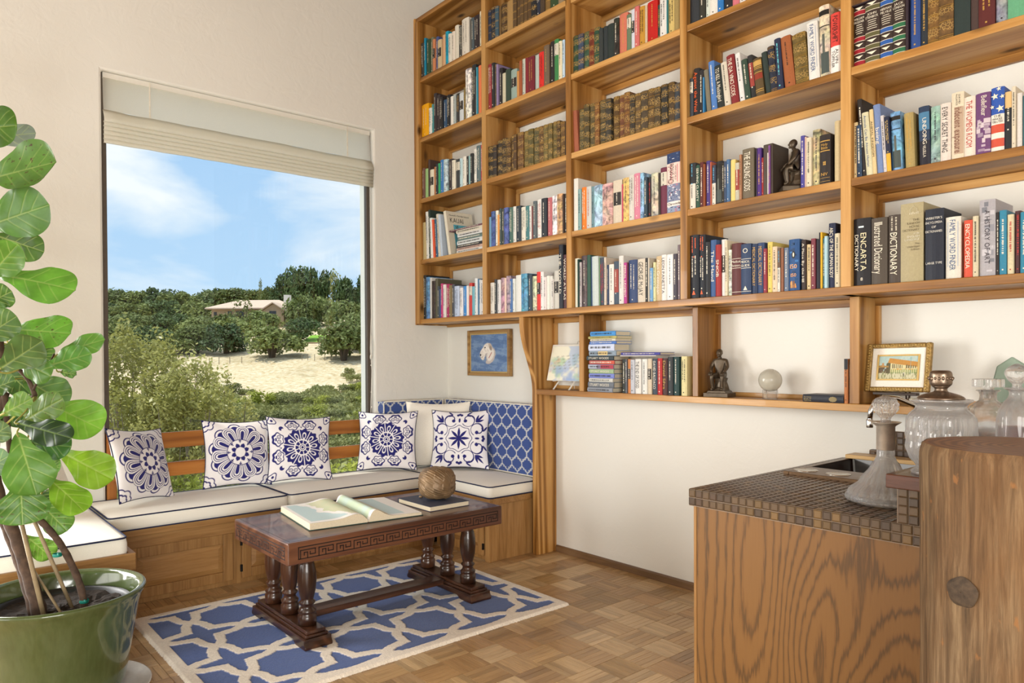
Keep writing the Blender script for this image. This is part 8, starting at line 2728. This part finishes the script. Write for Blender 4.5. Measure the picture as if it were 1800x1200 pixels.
STAKES = [((1.5768, -2.9396, 0.3701), (1.4559, -3.0132, 0.7695), 0.008), ((1.4801, -2.8366, 0.4089), (1.4262, -2.9568, 0.6921), 0.007), ((1.5766, -2.8783, 0.3685), (1.4033, -2.9561, 0.4905), 0.005)]
TIES = [(1.5168, -2.8914, 0.557), (1.5605, -2.8123, 0.3752)]

# ------------------------------------------------------------------ potted fiddle-leaf fig
pcx, pcy = 1.478, -2.880
pot = thing('plant_pot', (pcx, pcy, 0), 'large round green-glazed planter on the floor beside the side bench', 'pot')
ro, zr = 0.297, 0.405
op = smooth_prof([(0.205, 0.02), (0.222, 0.05), (0.240, 0.15), (0.256, 0.25), (0.272, 0.335), (0.286, 0.375), (ro, zr - 0.008), (ro, zr + 0.002), (ro - 0.010, zr + 0.007), (ro - 0.024, zr)], 5)
inn = [(ro - 0.030, zr - 0.01), (0.258, 0.34), (0.252, 0.31), (0.001, 0.305)]
mb = MB(); mb.lathe([(0.001, 0.02)] + op + inn, 72, (pcx, pcy, 0)); part('glazed_shell', mb, M['glaze'], pot, smooth=True)
sau = thing('saucer', (pcx, pcy, 0), 'shallow translucent plastic saucer under the green planter', 'saucer')
mb = MB(); mb.lathe([(0.001, 0.001), (0.262, 0.001), (0.275, 0.012), (0.283, 0.022), (0.278, 0.023), (0.266, 0.013), (0.001, 0.012)], 56, (pcx + 0.01, pcy + 0.03, 0)); part('dish', mb, M['caster'], sau, smooth=True)
fig = thing('fiddle_leaf_fig', (pcx, pcy, 0.31), 'tall fiddle-leaf fig with broad green leaves growing in the glazed planter', 'plant')
mb = MB(); mb.lathe([(0.228, 0.306), (0.238, 0.345), (0.243, 0.352), (0.236, 0.352), (0.228, 0.342), (0.222, 0.325)], 48, (pcx - 0.005, pcy, 0), capb=False, capt=False); part('nursery_pot_rim', mb, M['black_plastic'], fig, smooth=True)
n, m = 48, 10
v = [(pcx, pcy, 0.336)]; f = []
for i in range(1, m + 1):
    for k in range(n):
        a = 2 * PI * k / n; r = 0.230 * i / m
        v.append((pcx + r * math.cos(a), pcy + r * math.sin(a), 0.333 + random.uniform(-0.006, 0.008)))
for k in range(n): f.append((0, 1 + k, 1 + (k + 1) % n))
for i in range(m - 1):
    for k in range(n): f.append((1 + i * n + k, 1 + (i + 1) * n + k, 1 + (i + 1) * n + (k + 1) % n, 1 + i * n + (k + 1) % n))
mb = MB(); mb.add(v, f); part('potting_soil', mb, M['soil'], fig)
def spline(pts, k=5):
    pts = [Vector(p) for p in pts]; out = []
    for i in range(len(pts) - 1):
        p0, p1, p2, p3 = pts[max(i - 1, 0)], pts[i], pts[i + 1], pts[min(i + 2, len(pts) - 1)]
        for j in range(k):
            t = j / k
            out.append(0.5 * ((2 * p1) + (p2 - p0) * t + (2 * p0 - 5 * p1 + 4 * p2 - p3) * t * t + (3 * p1 - p0 - 3 * p2 + p3) * t ** 3))
    out.append(pts[-1]); return out


for pts, r0, r1 in STEMS:
    sp = spline(pts); k = len(sp)
    if pts[0][2] < 0.5: sp[0].z = 0.325
    mb = MB(); mb.tube(sp, [(r0 + (r1 - r0) * i / (k - 1)) * (1 + 0.08 * math.sin(i * 2.3)) for i in range(k)], 10); part('stem', mb, M['bark'], fig, smooth=True)
for a, b_, r in STAKES:
    mb = MB(); a = (a[0], a[1], 0.325) if a[2] < 0.55 else a
    mb.tube([a, tuple((Vector(a) + Vector(b_)) / 2), b_], r, 8); part('stake', mb, M['bamboo'], fig, smooth=True)
for p in TIES:
    mb = MB(); P0 = Vector(p); mb.lathe([(0.015, -0.006), (0.017, 0), (0.015, 0.006)], 12, P0, capb=False, capt=False); mb.box(P0.x + 0.008, P0.x + 0.03, P0.y - 0.003, P0.y + 0.003, P0.z, P0.z + 0.008); part('tie', mb, M['teal_tie'], fig, smooth=True)
rl = random.Random(12)
NSx, NTx = 96, 64
for (b0, t0, wid, hexc) in LEAVES:
    B, T = Vector(b0), Vector(t0)
    ax_ = (T - B); L_ = ax_.length; ax_.normalize()
    view = (CAM - (B + T) / 2).normalized()
    nr = (view + Vector((rl.uniform(-.35, .35), rl.uniform(-.35, .35), rl.uniform(-.1, .5)))).normalized()
    nr = (nr - ax_ * nr.dot(ax_)).normalized(); sd_v = nr.cross(ax_)
    s_, t_ = np.meshgrid(np.linspace(0, 1, NSx + 1), np.linspace(-1, 1, NTx + 1), indexing='ij')
    shp = np.clip(1.22 * np.power(s_, 0.72) * np.power(np.clip(1 - s_ ** 4.6, 0, 1), 0.5) + 0.12 * np.sin(PI * s_) - 0.14 * np.exp(-((s_ - 0.28) / 0.14) ** 2), 0.015, 1.2)
    ph = rl.uniform(0, 6)
    shp = shp * (1 + 0.025 * np.sin(s_ * 19 + ph + t_ * 2))
    x = s_ * L_; y = t_ * shp * wid * 1.08 / 2
    droop = -0.10 * L_ * (s_ - 0.3) ** 2 * rl.uniform(0.2, 1.6)
    cup = rl.uniform(-0.10, 0.16) * wid * t_ ** 2 * shp
    rip = 0.006 * np.sin(s_ * 17 + ph) * np.abs(t_) ** 1.5
    # veins
    ay = np.abs(y); vein = np.exp(-(ay / (0.0028 * (1.3 - s_))) ** 2)
    soft_v = np.zeros_like(x)
    ridge = np.exp(-(ay / 0.004) ** 2) * 0.0015
    for k in range(5):
        x0 = L_ * (0.05 + 0.165 * k + rl.uniform(-.015, .015)) + L_ * rl.uniform(0.01, 0.06) * np.sign(y)
        dd = np.abs(x - x0 - ay * (0.55 + 0.12 * k) - ay ** 2 * (1.2 + 2.5 * rl.random()))
        vein = np.maximum(vein, np.exp(-(dd / 0.0019) ** 2) * (ay < shp * wid / 2 * 0.94) * 0.8)
        ridge += np.exp(-(dd / 0.003) ** 2) * 0.001
    base = np.array(L4(hexc)); vc = base * 0.5 + 0.45 * np.array(L4('a9b46c'))
    if hexc in ('2f4a2a', '3f6a2e'): vc = np.array(L4('6f8a4c'))
    nz = vnoise(s_ * 2 + rl.random() * 5, t_ + 2, 4, 90, 3)[..., None]
    c = base * (0.70 + 0.26 * nz); c[..., 3] = 1
    if rl.random() < 0.25 or hexc in ('4e7430', '5f8038'):
        sp_ = vnoise(s_ * 3 + rl.random() * 7, t_ * 1.5 + 3, 9, 91, 2) > 0.80
        c = np.where((sp_ & (s_ > 0.35))[..., None], np.array(L4('4a3420')), c)
    c = c * (1 - vein[..., None]) + vc * vein[..., None]
    B_, A_a, S_a, N_a = np.array(B), np.array(ax_), np.array(sd_v), np.array(nr)
    Pt = B_ + x[..., None] * A_a + y[..., None] * S_a + (droop + cup + rip - ridge)[..., None] * N_a
    ix = np.arange((NSx + 1) * (NTx + 1)).reshape(NSx + 1, NTx + 1)
    ff = np.stack([ix[:-1, :-1], ix[1:, :-1], ix[1:, 1:], ix[:-1, 1:]], -1).reshape(-1, 4)
    mb = MB(); mb.add(Pt.reshape(-1, 3).tolist(), ff.tolist(), c.reshape(-1, 4).tolist())
    lf = part('leaf', mb, M['fig_leaf'], fig, smooth=True)
    # petiole back to the nearest stem
    best = min((Vector(p) for pts, _, _ in STEMS for p in spline(pts, 4)), key=lambda p: (p - B).length)
    if (best - B).length < 0.45:
        md = (best + B) / 2 + Vector((0, 0, -0.01))
        mb = MB(); mb.tube(spline([best, md, B, B + ax_ * 0.02], 3), 0.0032, 6); part('petiole', mb, M['near_leaf'], lf, smooth=True)

# ------------------------------------------------------------------ the land outside
PD = [2, 8, 15, 30, 40, 46, 55, 62, 70, 80, 95, 110, 130, 170, 240]
PZ = [-3.2, -2.8, -2.4, -1.9, -1.5, -1.1, 0.0, 1.2, 2.2, 3.4, 5.0, 6.6, 9.6, 13.0, 12.0]


def ground(d, lat):
    z = np.interp(d, PD, PZ)
    s = lat / max(d, 1)
    return float(z + 0.25 * math.sin(lat * 0.13 + d * 0.05) * min(1, d / 60) - 6 * max(0, s + 0.10) * min(1, d / 60))


Dg = np.concatenate([np.linspace(7, 60, 54), np.linspace(61.5, 240, 90)]); Sg = np.linspace(-1.5, 0.75, 120)
v = []; f = []
for d in Dg:
    for s in Sg:
        lat = s * d; p = cam_pt(d, lat, ground(d, lat)); rz = (random.random() - 0.5) * min(0.12, d * 0.0022)
        v.append((p.x, p.y, p.z + rz))
nS = len(Sg)
# keep the land clear of the house itself
keep = [not (p[0] > -0.6 and p[1] < 0.6) for p in v]
for i in range(len(Dg) - 1):
    for j in range(nS - 1):
        q = (i * nS + j, i * nS + j + 1, (i + 1) * nS + j + 1, (i + 1) * nS + j)
        if all(keep[k] for k in q): f.append(q)
mb = MB(); mb.add(v, f); o = part('hillside', mb, M['hill'], smooth=True); o['kind'] = 'structure'


def lat_of(u, d): return (u - 900) / 1268.64 * d
def z_of(vv, d, u=400): return 1.3 + (626.5 - vv) / 1268.64 * d


def crown_mesh(name, seed, n, lumps, leafsz, mat, flat=0.8, hollow=0.55, tri=False):
    """unit crown: clumps of small leaf blades on a cluster of rounded lumps (radius about 1, base at z=0, top at z=1.6)"""
    r = np.random.RandomState(seed)
    ctr = []; rad = []
    for k in range(lumps):
        a = r.rand() * 2 * PI; q = math.sqrt(r.rand()) * 0.72; h = 0.22 + 0.95 * r.rand() ** 0.8 * (1 - 0.5 * q)
        ctr.append((q * math.cos(a), q * math.sin(a), h)); rad.append(0.26 + 0.2 * r.rand())
    ctr = np.array(ctr); rad = np.array(rad)
    k = r.randint(0, lumps, n)
    dirs = r.normal(size=(n, 3)); dirs /= np.linalg.norm(dirs, axis=1)[:, None]
    dirs[:, 2] = np.where(dirs[:, 2] < -0.4, -dirs[:, 2], dirs[:, 2])
    rr = rad[k] * (hollow + (1 - hollow) * r.rand(n) ** 0.5) * (1 + 0.12 * r.normal(size=n))
    P = ctr[k] + dirs * rr[:, None]
    nrm = dirs + r.normal(size=(n, 3)) * 0.6; nrm /= np.linalg.norm(nrm, axis=1)[:, None]
    t1 = np.cross(nrm, r.normal(size=(n, 3))); t1 /= np.linalg.norm(t1, axis=1)[:, None] + 1e-9
    t2 = np.cross(nrm, t1)
    s = leafsz * (0.6 + 0.8 * r.rand(n))[:, None]
    V_ = np.stack([P - t1 * s, P - t2 * s * flat * 0.6, P + t1 * s, P + t2 * s * flat * 0.6], 1).reshape(-1, 3)
    F_ = np.arange(4 * n).reshape(n, 4)
    me = bpy.data.meshes.new(name); me.from_pydata(V_.tolist(), [], F_.tolist()); me.materials.append(mat); me.update()
    return me


def trunk_mesh(seed, mat, multi=1):
    r = random.Random(seed); mb_ = MB()
    for k in range(multi):
        a = r.uniform(0, 6.28); sp = 0.25 * (multi > 1)
        mb_.tube([(0, 0, -0.35), (sp * math.cos(a) * .6, sp * math.sin(a) * .6, 0.2), (sp * 1.6 * math.cos(a) + r.uniform(-.1, .1), sp * 1.6 * math.sin(a), 0.75)], [0.075, 0.055, 0.03], 6)
    me = mb_.mesh('trunk'); me.materials.append(mat); return me


OAK = [crown_mesh('crown', 11 + k, 3400, 18, 0.075, M['oak_leaf']) for k in range(4)]
PIN = [crown_mesh('crown', 31 + k, 3000, 16, 0.075, M['pine_leaf']) for k in range(3)]
BRT = [crown_mesh('crown', 41 + k, 1500, 12, 0.07, M['bright_leaf']) for k in range(2)]
SCR = [crown_mesh('crown', 51 + k, 1500, 12, 0.07, M['scrub_leaf']) for k in range(3)]
SPR = [crown_mesh('crown', 61, 420, 10, 0.08, M['scrub_leaf'])]
TRK = [trunk_mesh(1, M['trunk'], 1), trunk_mesh(2, M['trunk'], 3)]
rt2 = random.Random(17)
KIND = {'oak': OAK, 'pine': PIN, 'bright': BRT, 'scrub': SCR, 'sparse': SPR}


def tree(name, u, d, wpx, vtop, kind, label, group=None, cat='tree', vbase=None, lift=0.0, trunk=True):
    lat = lat_of(u, d); zb = ground(d, lat) + lift; zt = z_of(vtop, d)
    w = wpx / 1268.64 * d / 2 * (1.28 if trunk else 1.1); h = max(zt - zb, w * 0.7)
    p = cam_pt(d, lat, zb)
    t = thing(name, p, label, cat, group)
    me = rt2.choice(KIND[kind])
    o = bpy.data.objects.new('crown', me); link(o); o.parent = t
    tr = 0.05 * h if trunk else 0.0
    o.location = (0, 0, tr - 0.1 * h); o.scale = (w, w, (h - tr + 0.1 * h) / 1.46); o.rotation_euler = (0, 0, rt2.uniform(0, 6.28))
    if trunk:
        k = bpy.data.objects.new('trunk', rt2.choice(TRK)); link(k); k.parent = t; k.scale = (w * 0.9, w * 0.9, h * 0.6); k.location = (0, 0, h * 0.08)
    return t


# the oaks below the house, one by one
for (u, d, w, vt, kd, lb) in (
        (478, 62, 92, 566, 'oak', 'broad sunlit oak below the house, its foot at the bare slope'),
        (398, 66, 76, 562, 'pine', 'dark round oak standing left of the broad sunlit oak'),
        (518, 74, 66, 548, 'pine', 'round dark oak behind the broad one, beside the green lawn'),
        (604, 60, 92, 560, 'oak', 'spreading oak by the right window frame, right of the lawn'),
        (628, 66, 70, 545, 'oak', 'oak half hidden behind the spreading oak at the window frame'),
        (348, 67, 72, 561, 'oak', 'olive oak between the near bush and the dark round oak'),
        (300, 68, 80, 566, 'oak', 'wide oak rising over the near bush, left of the olive oak'),
        (245, 66, 80, 560, 'pine', 'dark oak over the near bush, second from the left window frame'),
        (200, 64, 70, 556, 'oak', 'oak at the left window frame above the near bush'),
        (428, 92, 46, 520, 'sparse', 'open-branched tree in front of the house roof'),
        (384, 88, 60, 538, 'oak', 'rounded bush-like tree at the left end of the house'),
        (462, 88, 62, 540, 'oak', 'low tree under the gable of the house'), (412, 86, 60, 552, 'oak', 'low tree in front of the house terrace'), (446, 84, 50, 556, 'oak', 'small round tree below the middle of the house'),
        (538, 96, 60, 510, 'oak', 'pale leafy tree right of the chimney'),
        (575, 98, 56, 512, 'oak', 'tree two right of the chimney, above the lawn'),
        (612, 94, 62, 522, 'oak', 'large tree above the spreading oak at the window frame'),
        (640, 96, 50, 528, 'oak', 'tree cut by the right window frame, below the pines'),
        (502, 118, 52, 474, 'pine', 'leftmost of the tall pines on the ridge'),
        (528, 118, 60, 460, 'pine', 'tallest dark pine on the ridge'),
        (556, 117, 52, 461, 'pine', 'tall pine just right of the tallest one'),
        (590, 116, 40, 472, 'sparse', 'thin see-through pine on the ridge'),
        (618, 116, 50, 476, 'pine', 'dark ridge pine between the thin pine and the frame'),
        (642, 116, 44, 474, 'pine', 'ridge pine touching the right window frame'),
        (476, 122, 40, 497, 'oak', 'small ridge tree left of the tall pines'),
        (459, 125, 14, 487, 'sparse', 'spindly bare sapling on the ridge'),
        (690, 62, 95, 556, 'oak', 'oak on the slope just past the right window frame'), (790, 64, 95, 552, 'oak', 'oak on the slope hidden by the wall, second past the window'), (700, 98, 80, 505, 'oak', 'oak on the hilltop just past the right window frame'), (770, 100, 90, 500, 'pine', 'dark tree on the hilltop, second past the window'), (850, 98, 90, 505, 'oak', 'tree on the hilltop furthest past the window')):
    tree('hill_tree', u, d, w, vt, kd, lb)
k_ = 0
for (d, us, vts) in ((132, (178, 208, 240, 275, 312, 345, 378, 412, 446), (503, 500, 504, 498, 503, 497, 500, 499, 503)), (112, (192, 226, 262, 300, 336, 362), (522, 518, 526, 520, 524, 528)), (86, (180, 215, 255, 292, 330, 362), (545, 540, 546, 542, 548, 552))):
    for q_, (u, vt) in enumerate(zip(us, vts)):
        kd = 'oak' if k_ % 3 else 'pine'; k_ += 1
        tree('hill_tree', u, d, 62 if d > 100 else 66, vt, kd, f'oak in the wood beside the house, {ORD[q_]} from the left ' + {132: 'on its skyline', 112: 'in its middle row', 86: 'along its lower edge'}[d], {132: 'skyline oaks', 112: 'oaks halfway down the wood', 86: 'oaks at the lower edge of the wood'}[d])

# house
hp = cam_pt(97, lat_of(446, 97), 0); gz = ground(97, lat_of(446, 97))
hs = thing('hill_house', (hp.x, hp.y, gz), 'tan house with pale tiled roofs and white chimney on the far hillside', 'house')
fh = Vector((FWD.x, FWD.y, 0)).normalized(); rh = Vector((RGT.x, RGT.y, 0)).normalized()
HM = Matrix(((rh.x, fh.x, 0, hp.x), (rh.y, fh.y, 0, hp.y), (0, 0, 1, z_of(576, 97)), (0, 0, 0, 1)))
mb = MB(); mb.box(-5.6, 5.0, 0, 6, -3.5, 3.0, M=HM); part('walls', mb, M['render'], hs)
mb = MB(); mb.box(1.8, 4.6, -1.6, 0.2, -3.5, 2.4, M=HM); mb.prism([(1.8, 2.4), (4.6, 2.4), (3.2, 3.25)], 'y', -1.55, 0.2, M=HM); part('gable_wing', mb, M['render'], hs)
mb = MB(); mb.add([tuple(HM @ Vector(p)) for p in ((-6.2, -0.8, 2.8), (5.6, -0.8, 2.8), (5.6, 6.8, 2.8), (-6.2, 6.8, 2.8), (-3.0, 2.8, 4.1), (2.6, 2.8, 4.1), (-6.2, -0.8, 2.65), (5.6, -0.8, 2.65), (5.6, 6.8, 2.65), (-6.2, 6.8, 2.65))], [(0, 1, 5, 4), (1, 2, 5), (2, 3, 4, 5), (3, 0, 4), (0, 6, 7, 1), (1, 7, 8, 2), (2, 8, 9, 3), (3, 9, 6, 0)]); part('roof', mb, M['roof_tile'], hs)
mb = MB(); mb.add([tuple(HM @ Vector(p)) for p in ((1.3, -2.0, 2.2), (3.2, -2.0, 3.4), (5.1, -2.0, 2.2), (1.3, 1.5, 2.3), (3.2, 1.5, 3.5), (5.1, 1.5, 2.3))], [(0, 1, 4, 3), (1, 2, 5, 4)]); part('gable_roof', mb, M['roof_tile'], hs, solid=0.12)
mb = MB(); mb.box(3.4, 4.2, 2.2, 3.0, 3.2, 4.75, M=HM); part('chimney', mb, M['chimney'], hs)
for (a, b_, c_, d_, y) in ((-5.3, -4.9, 1.0, 2.3, -.03), (-3.4, -2.9, 1.1, 2.4, -.03), (-2.3, -1.3, 0.6, 2.4, -.03), (-0.6, -0.1, 0.9, 2.4, -.03), (0.5, 1.0, 0.9, 2.3, -.03), (2.6, 2.95, 0.6, 1.6, -1.63), (3.3, 3.65, 0.6, 1.6, -1.63), (2.7, 3.6, 1.9, 2.3, -1.63)):
    mb = MB(); mb.box(a, b_, y, y + 0.08, c_, d_, M=HM); part('window', mb, M['far_glass'], hs)
mb = MB(); mb.box(-3.0, 1.6, -2.6, 0, -0.2, 0.05, M=HM); mb.box(-3.0, 1.6, -2.65, -2.58, 0.75, 0.85, M=HM)
for k in range(9): mb.box(-3.0 + k * 0.57, -2.95 + k * 0.57, -2.65, -2.58, -2.4 if k % 3 == 0 else 0, 0.8, M=HM)
part('deck', mb, plain('dark_deck', '4a382c', 0.8), hs)
# terrace wall, lawn, low wall, fence posts
tw = cam_pt(84, lat_of(440, 84), z_of(574, 84)); TM = Matrix(((rh.x, fh.x, 0, tw.x), (rh.y, fh.y, 0, tw.y), (0, 0, 1, tw.z), (0, 0, 0, 1)))
mb = MB(); mb.box(-3.2, 2.2, 0, 0.35, -2.0, 0.25, M=TM); mb.box(-3.2, 2.2, -0.03, 0.4, 0.25, 0.36, M=TM); o = part('terrace_wall', mb, M['render']); tag(o, 'pale terrace wall half hidden by oaks below the house', 'terrace')
d0 = 73; lc = cam_pt(d0, lat_of(556, d0), z_of(600, d0)); LM = Matrix(((rh.x, fh.x, 0, lc.x), (rh.y, fh.y, 0, lc.y), (0, 0, 1, lc.z), (0, 0, 0, 1)))
mb = MB(); mb.add([tuple(LM @ Vector(p)) for p in ((-1.6, 0, 0), (1.6, 0, 0), (2.2, 5.5, 0.9), (-2.0, 5.5, 0.9), (-1.6, 0, -1.5), (1.6, 0, -1.5), (2.2, 5.5, -1.5), (-2.0, 5.5, -1.5))], [(0, 1, 2, 3), (0, 4, 5, 1), (1, 5, 6, 2), (3, 2, 6, 7), (0, 3, 7, 4)]); o = part('lawn', mb, M['lawn']); tag(o, 'small patch of vivid mown lawn on the hillside', 'lawn')
mb = MB(); mb.box(-1.75, 1.75, -0.25, -0.02, -1.2, -0.03, M=LM); mb.box(-1.8, 1.8, -0.28, 0.0, -0.03, 0.03, M=LM); o = part('lawn_wall', mb, M['render']); tag(o, 'low grey wall that holds up the lawn patch', 'edging')
for k, u in enumerate((368, 385, 404, 425, 531, 541, 553, 571, 582, 590)):
    d = 60; p = cam_pt(d, lat_of(u, d), ground(d, lat_of(u, d)))
    mb = MB(); mb.box(p.x - 0.02, p.x + 0.02, p.y - 0.02, p.y + 0.02, p.z - 0.3, p.z + 0.5); mb.box(p.x - 0.026, p.x + 0.026, p.y - 0.026, p.y + 0.026, p.z + 0.5, p.z + 0.52); o = part('fence_post', mb, M['twig']); tag(o, f'thin wooden fence post atop the bare slope, {ORD[k]} from the left', 'post', 'fence posts on the slope')

# low brush carpet in the dip: nobody could count its plants
r_ = np.random.RandomState(77); n = 70000
dd = 11 + 37 * r_.rand(n) ** 0.75; ss = -0.75 + 0.86 * r_.rand(n)
edge_ = 44.5 + 3.5 * np.sin(ss * 40) + 2 * np.sin(ss * 95 + 1)
ok = (dd < edge_) | ((ss > -0.235 - 0.0 * dd) & (dd < 50)); dd, ss = dd[ok], ss[ok]; n = len(dd)
fh0 = np.array([FWD.x, FWD.y]); fh0 /= np.linalg.norm(fh0); rh0 = np.array([RGT.x, RGT.y]); rh0 /= np.linalg.norm(rh0)
lt = dd * ss
XY = np.array([CAM.x, CAM.y]) + dd[:, None] * fh0 + lt[:, None] * rh0
gz_ = np.interp(dd, PD, PZ) + 0.25 * np.sin(lt * 0.13 + dd * 0.05) * np.minimum(1, dd / 60)
hum = vnoise(XY[:, 0] + 200, XY[:, 1] + 200, 0.45, 78, 2)
P = np.concatenate([XY, (gz_ + 0.05 + 0.75 * np.clip(hum - 0.3, 0, 1) * r_.rand(n))[:, None]], 1)
nr_ = r_.normal(size=(n, 3)); nr_ /= np.linalg.norm(nr_, axis=1)[:, None]
t1 = np.cross(nr_, r_.normal(size=(n, 3))); t1 /= np.linalg.norm(t1, axis=1)[:, None]; t2 = np.cross(nr_, t1)
s_ = (0.045 + 0.0035 * dd)[:, None] * (0.6 + 0.8 * r_.rand(n))[:, None]
V_ = np.stack([P - t1 * s_, P - t2 * s_ * 0.6, P + t1 * s_, P + t2 * s_ * 0.6], 1).reshape(-1, 3)
me = bpy.data.meshes.new('scrub_carpet'); me.from_pydata(V_.tolist(), [], np.arange(4 * n).reshape(n, 4).tolist()); me.materials.append(M['scrub_leaf']); me.update()
o = bpy.data.objects.new('scrub_carpet', me); link(o); tag(o, 'low grey-green brush carpeting the dip between the bare slope and the window', 'brush', None, 'stuff')

# chaparral in the dip
rs2 = random.Random(5); k_ = 0; bn = {}
ROWD = {46: 'farthest', 40: 'second farthest', 34: 'third farthest', 28: 'middle', 23: 'third nearest', 18.5: 'second nearest', 15: 'nearest'}
for d, us in ((46, range(408, 660, 22)), (40, range(415, 660, 26)), (34, range(400, 665, 28)), (28, range(395, 670, 32)), (23, range(300, 675, 38)), (18.5, range(280, 680, 44)), (15, range(260, 690, 54))):
    for u in us:
        if d == 46 and 430 < u < 600: continue
        bq = bn.get(d, 0); bn[d] = bq + 1
        uu = u + rs2.uniform(-8, 8); kd = 'bright' if rs2.random() < 0.38 else 'scrub'
        wpx = rs2.uniform(1.1, 1.8) * {46: 24, 40: 30, 34: 34, 28: 40, 23: 48, 18.5: 58, 15: 70}[d]
        zc = ground(d, lat_of(uu, d)) + rs2.uniform(0.7, 1.15) * (wpx / 1268.64 * d) * 0.62
        vt = 626.5 - (zc - 1.3) / d * 1268.64
        tree('scrub_bush', uu, d, wpx, vt, kd, {'bright': 'yellow-green', 'scrub': 'grey-green'}[kd] + f' bush, {ORD[bq]} from the left in the {ROWD[d]} row of scrub', 'bushes in the scrubby dip', 'bush', trunk=False)
for (u, d, w, vt, lb) in ((622, 50, 34, 650, 'dark bush at the right foot of the bare slope'), (640, 47, 44, 668, 'pale bush against the window frame at the slope foot'), (612, 52, 26, 640, 'small bush on the slope below the spreading oak')):
    tree('scrub_bush', u, d, w, vt, 'scrub', lb, None, 'bush', trunk=False)

# the near bush with glossy leaves, just outside the glass
def near_bush(name, u, d, wpx, vtop, vlow, n, seed, leafsz, label, twigs=40, mat='near_leaf'):
    r = np.random.RandomState(seed); lat = lat_of(u, d); zt = z_of(vtop, d); zl = z_of(vlow, d); w = wpx / 1268.64 * d / 2
    p0 = cam_pt(d, lat, ground(d, lat)); t = thing(name, p0, label, 'bush')
    ctr = np.array([p0.x, p0.y, (zt + zl) / 2]); hh = (zt - zl) / 2
    nc = 60
    cl = r.normal(size=(nc, 3)); cl /= np.linalg.norm(cl, axis=1)[:, None]; cl *= (r.rand(nc) ** 0.4)[:, None]
    k = r.randint(0, nc, n)
    P = cl[k] * np.array([w, w, hh]) * 0.92 + r.normal(size=(n, 3)) * np.array([w, w, hh]) * 0.10 + ctr
    nrm = r.normal(size=(n, 3)); nrm[:, 2] = np.abs(nrm[:, 2]) + 0.3; nrm /= np.linalg.norm(nrm, axis=1)[:, None]
    t1 = np.cross(nrm, r.normal(size=(n, 3))); t1 /= np.linalg.norm(t1, axis=1)[:, None]; t2 = np.cross(nrm, t1)
    s = leafsz * (0.6 + 0.8 * r.rand(n))[:, None]
    V_ = np.stack([P - t1 * s, P - t2 * s * 0.5, P + t1 * s, P + t2 * s * 0.5], 1).reshape(-1, 3) - np.array(p0)
    me = bpy.data.meshes.new('foliage'); me.from_pydata(V_.tolist(), [], np.arange(4 * n).reshape(n, 4).tolist()); me.materials.append(M[mat]); me.update()
    o = bpy.data.objects.new('foliage', me); link(o); o.parent = t; o['kind'] = 'stuff'
    mb = MB(); rr = random.Random(seed)
    for q in range(twigs):
        e = Vector(tuple(cl[rr.randrange(nc)] * np.array([w, w, hh]) * 1.0 + ctr)); b0 = Vector((p0.x + rr.uniform(-.25, .25) * w, p0.y + rr.uniform(-.25, .25) * w, p0.z)); md = b0.lerp(e, 0.55) + Vector((rr.uniform(-.15, .15), rr.uniform(-.15, .15), 0.05)) * w
        mb.tube([b0, md, e], [0.02, 0.011, 0.004], 5)
    o = part('branches', mb, M['twig'], t); o['kind'] = 'stuff'
    return t


near_bush('shrub', 232, 9.6, 210, 560, 880, 12000, 1, 0.030, 'tall glossy-leaved bush outside the left side of the window')
near_bush('shrub', 325, 9.2, 180, 612, 900, 9500, 2, 0.029, 'glossy bush outside, behind the left lotus pillow and slats')
near_bush('shrub', 392, 9.8, 120, 650, 880, 5200, 3, 0.029, 'lower right shoulder of glossy bush outside the window middle', 25)
near_bush('shrub', 270, 7.4, 160, 800, 960, 3000, 4, 0.028, 'yellow-green bush under the slats at the left of the window', 20, 'bright_leaf')
near_bush('shrub', 430, 7.6, 200, 806, 960, 3200, 5, 0.028, 'yellow-green bush low behind the middle pillows', 20, 'bright_leaf')
near_bush('shrub', 610, 8.0, 170, 800, 960, 3000, 6, 0.028, 'yellow-green bush low at the right end of the window', 20, 'bright_leaf')
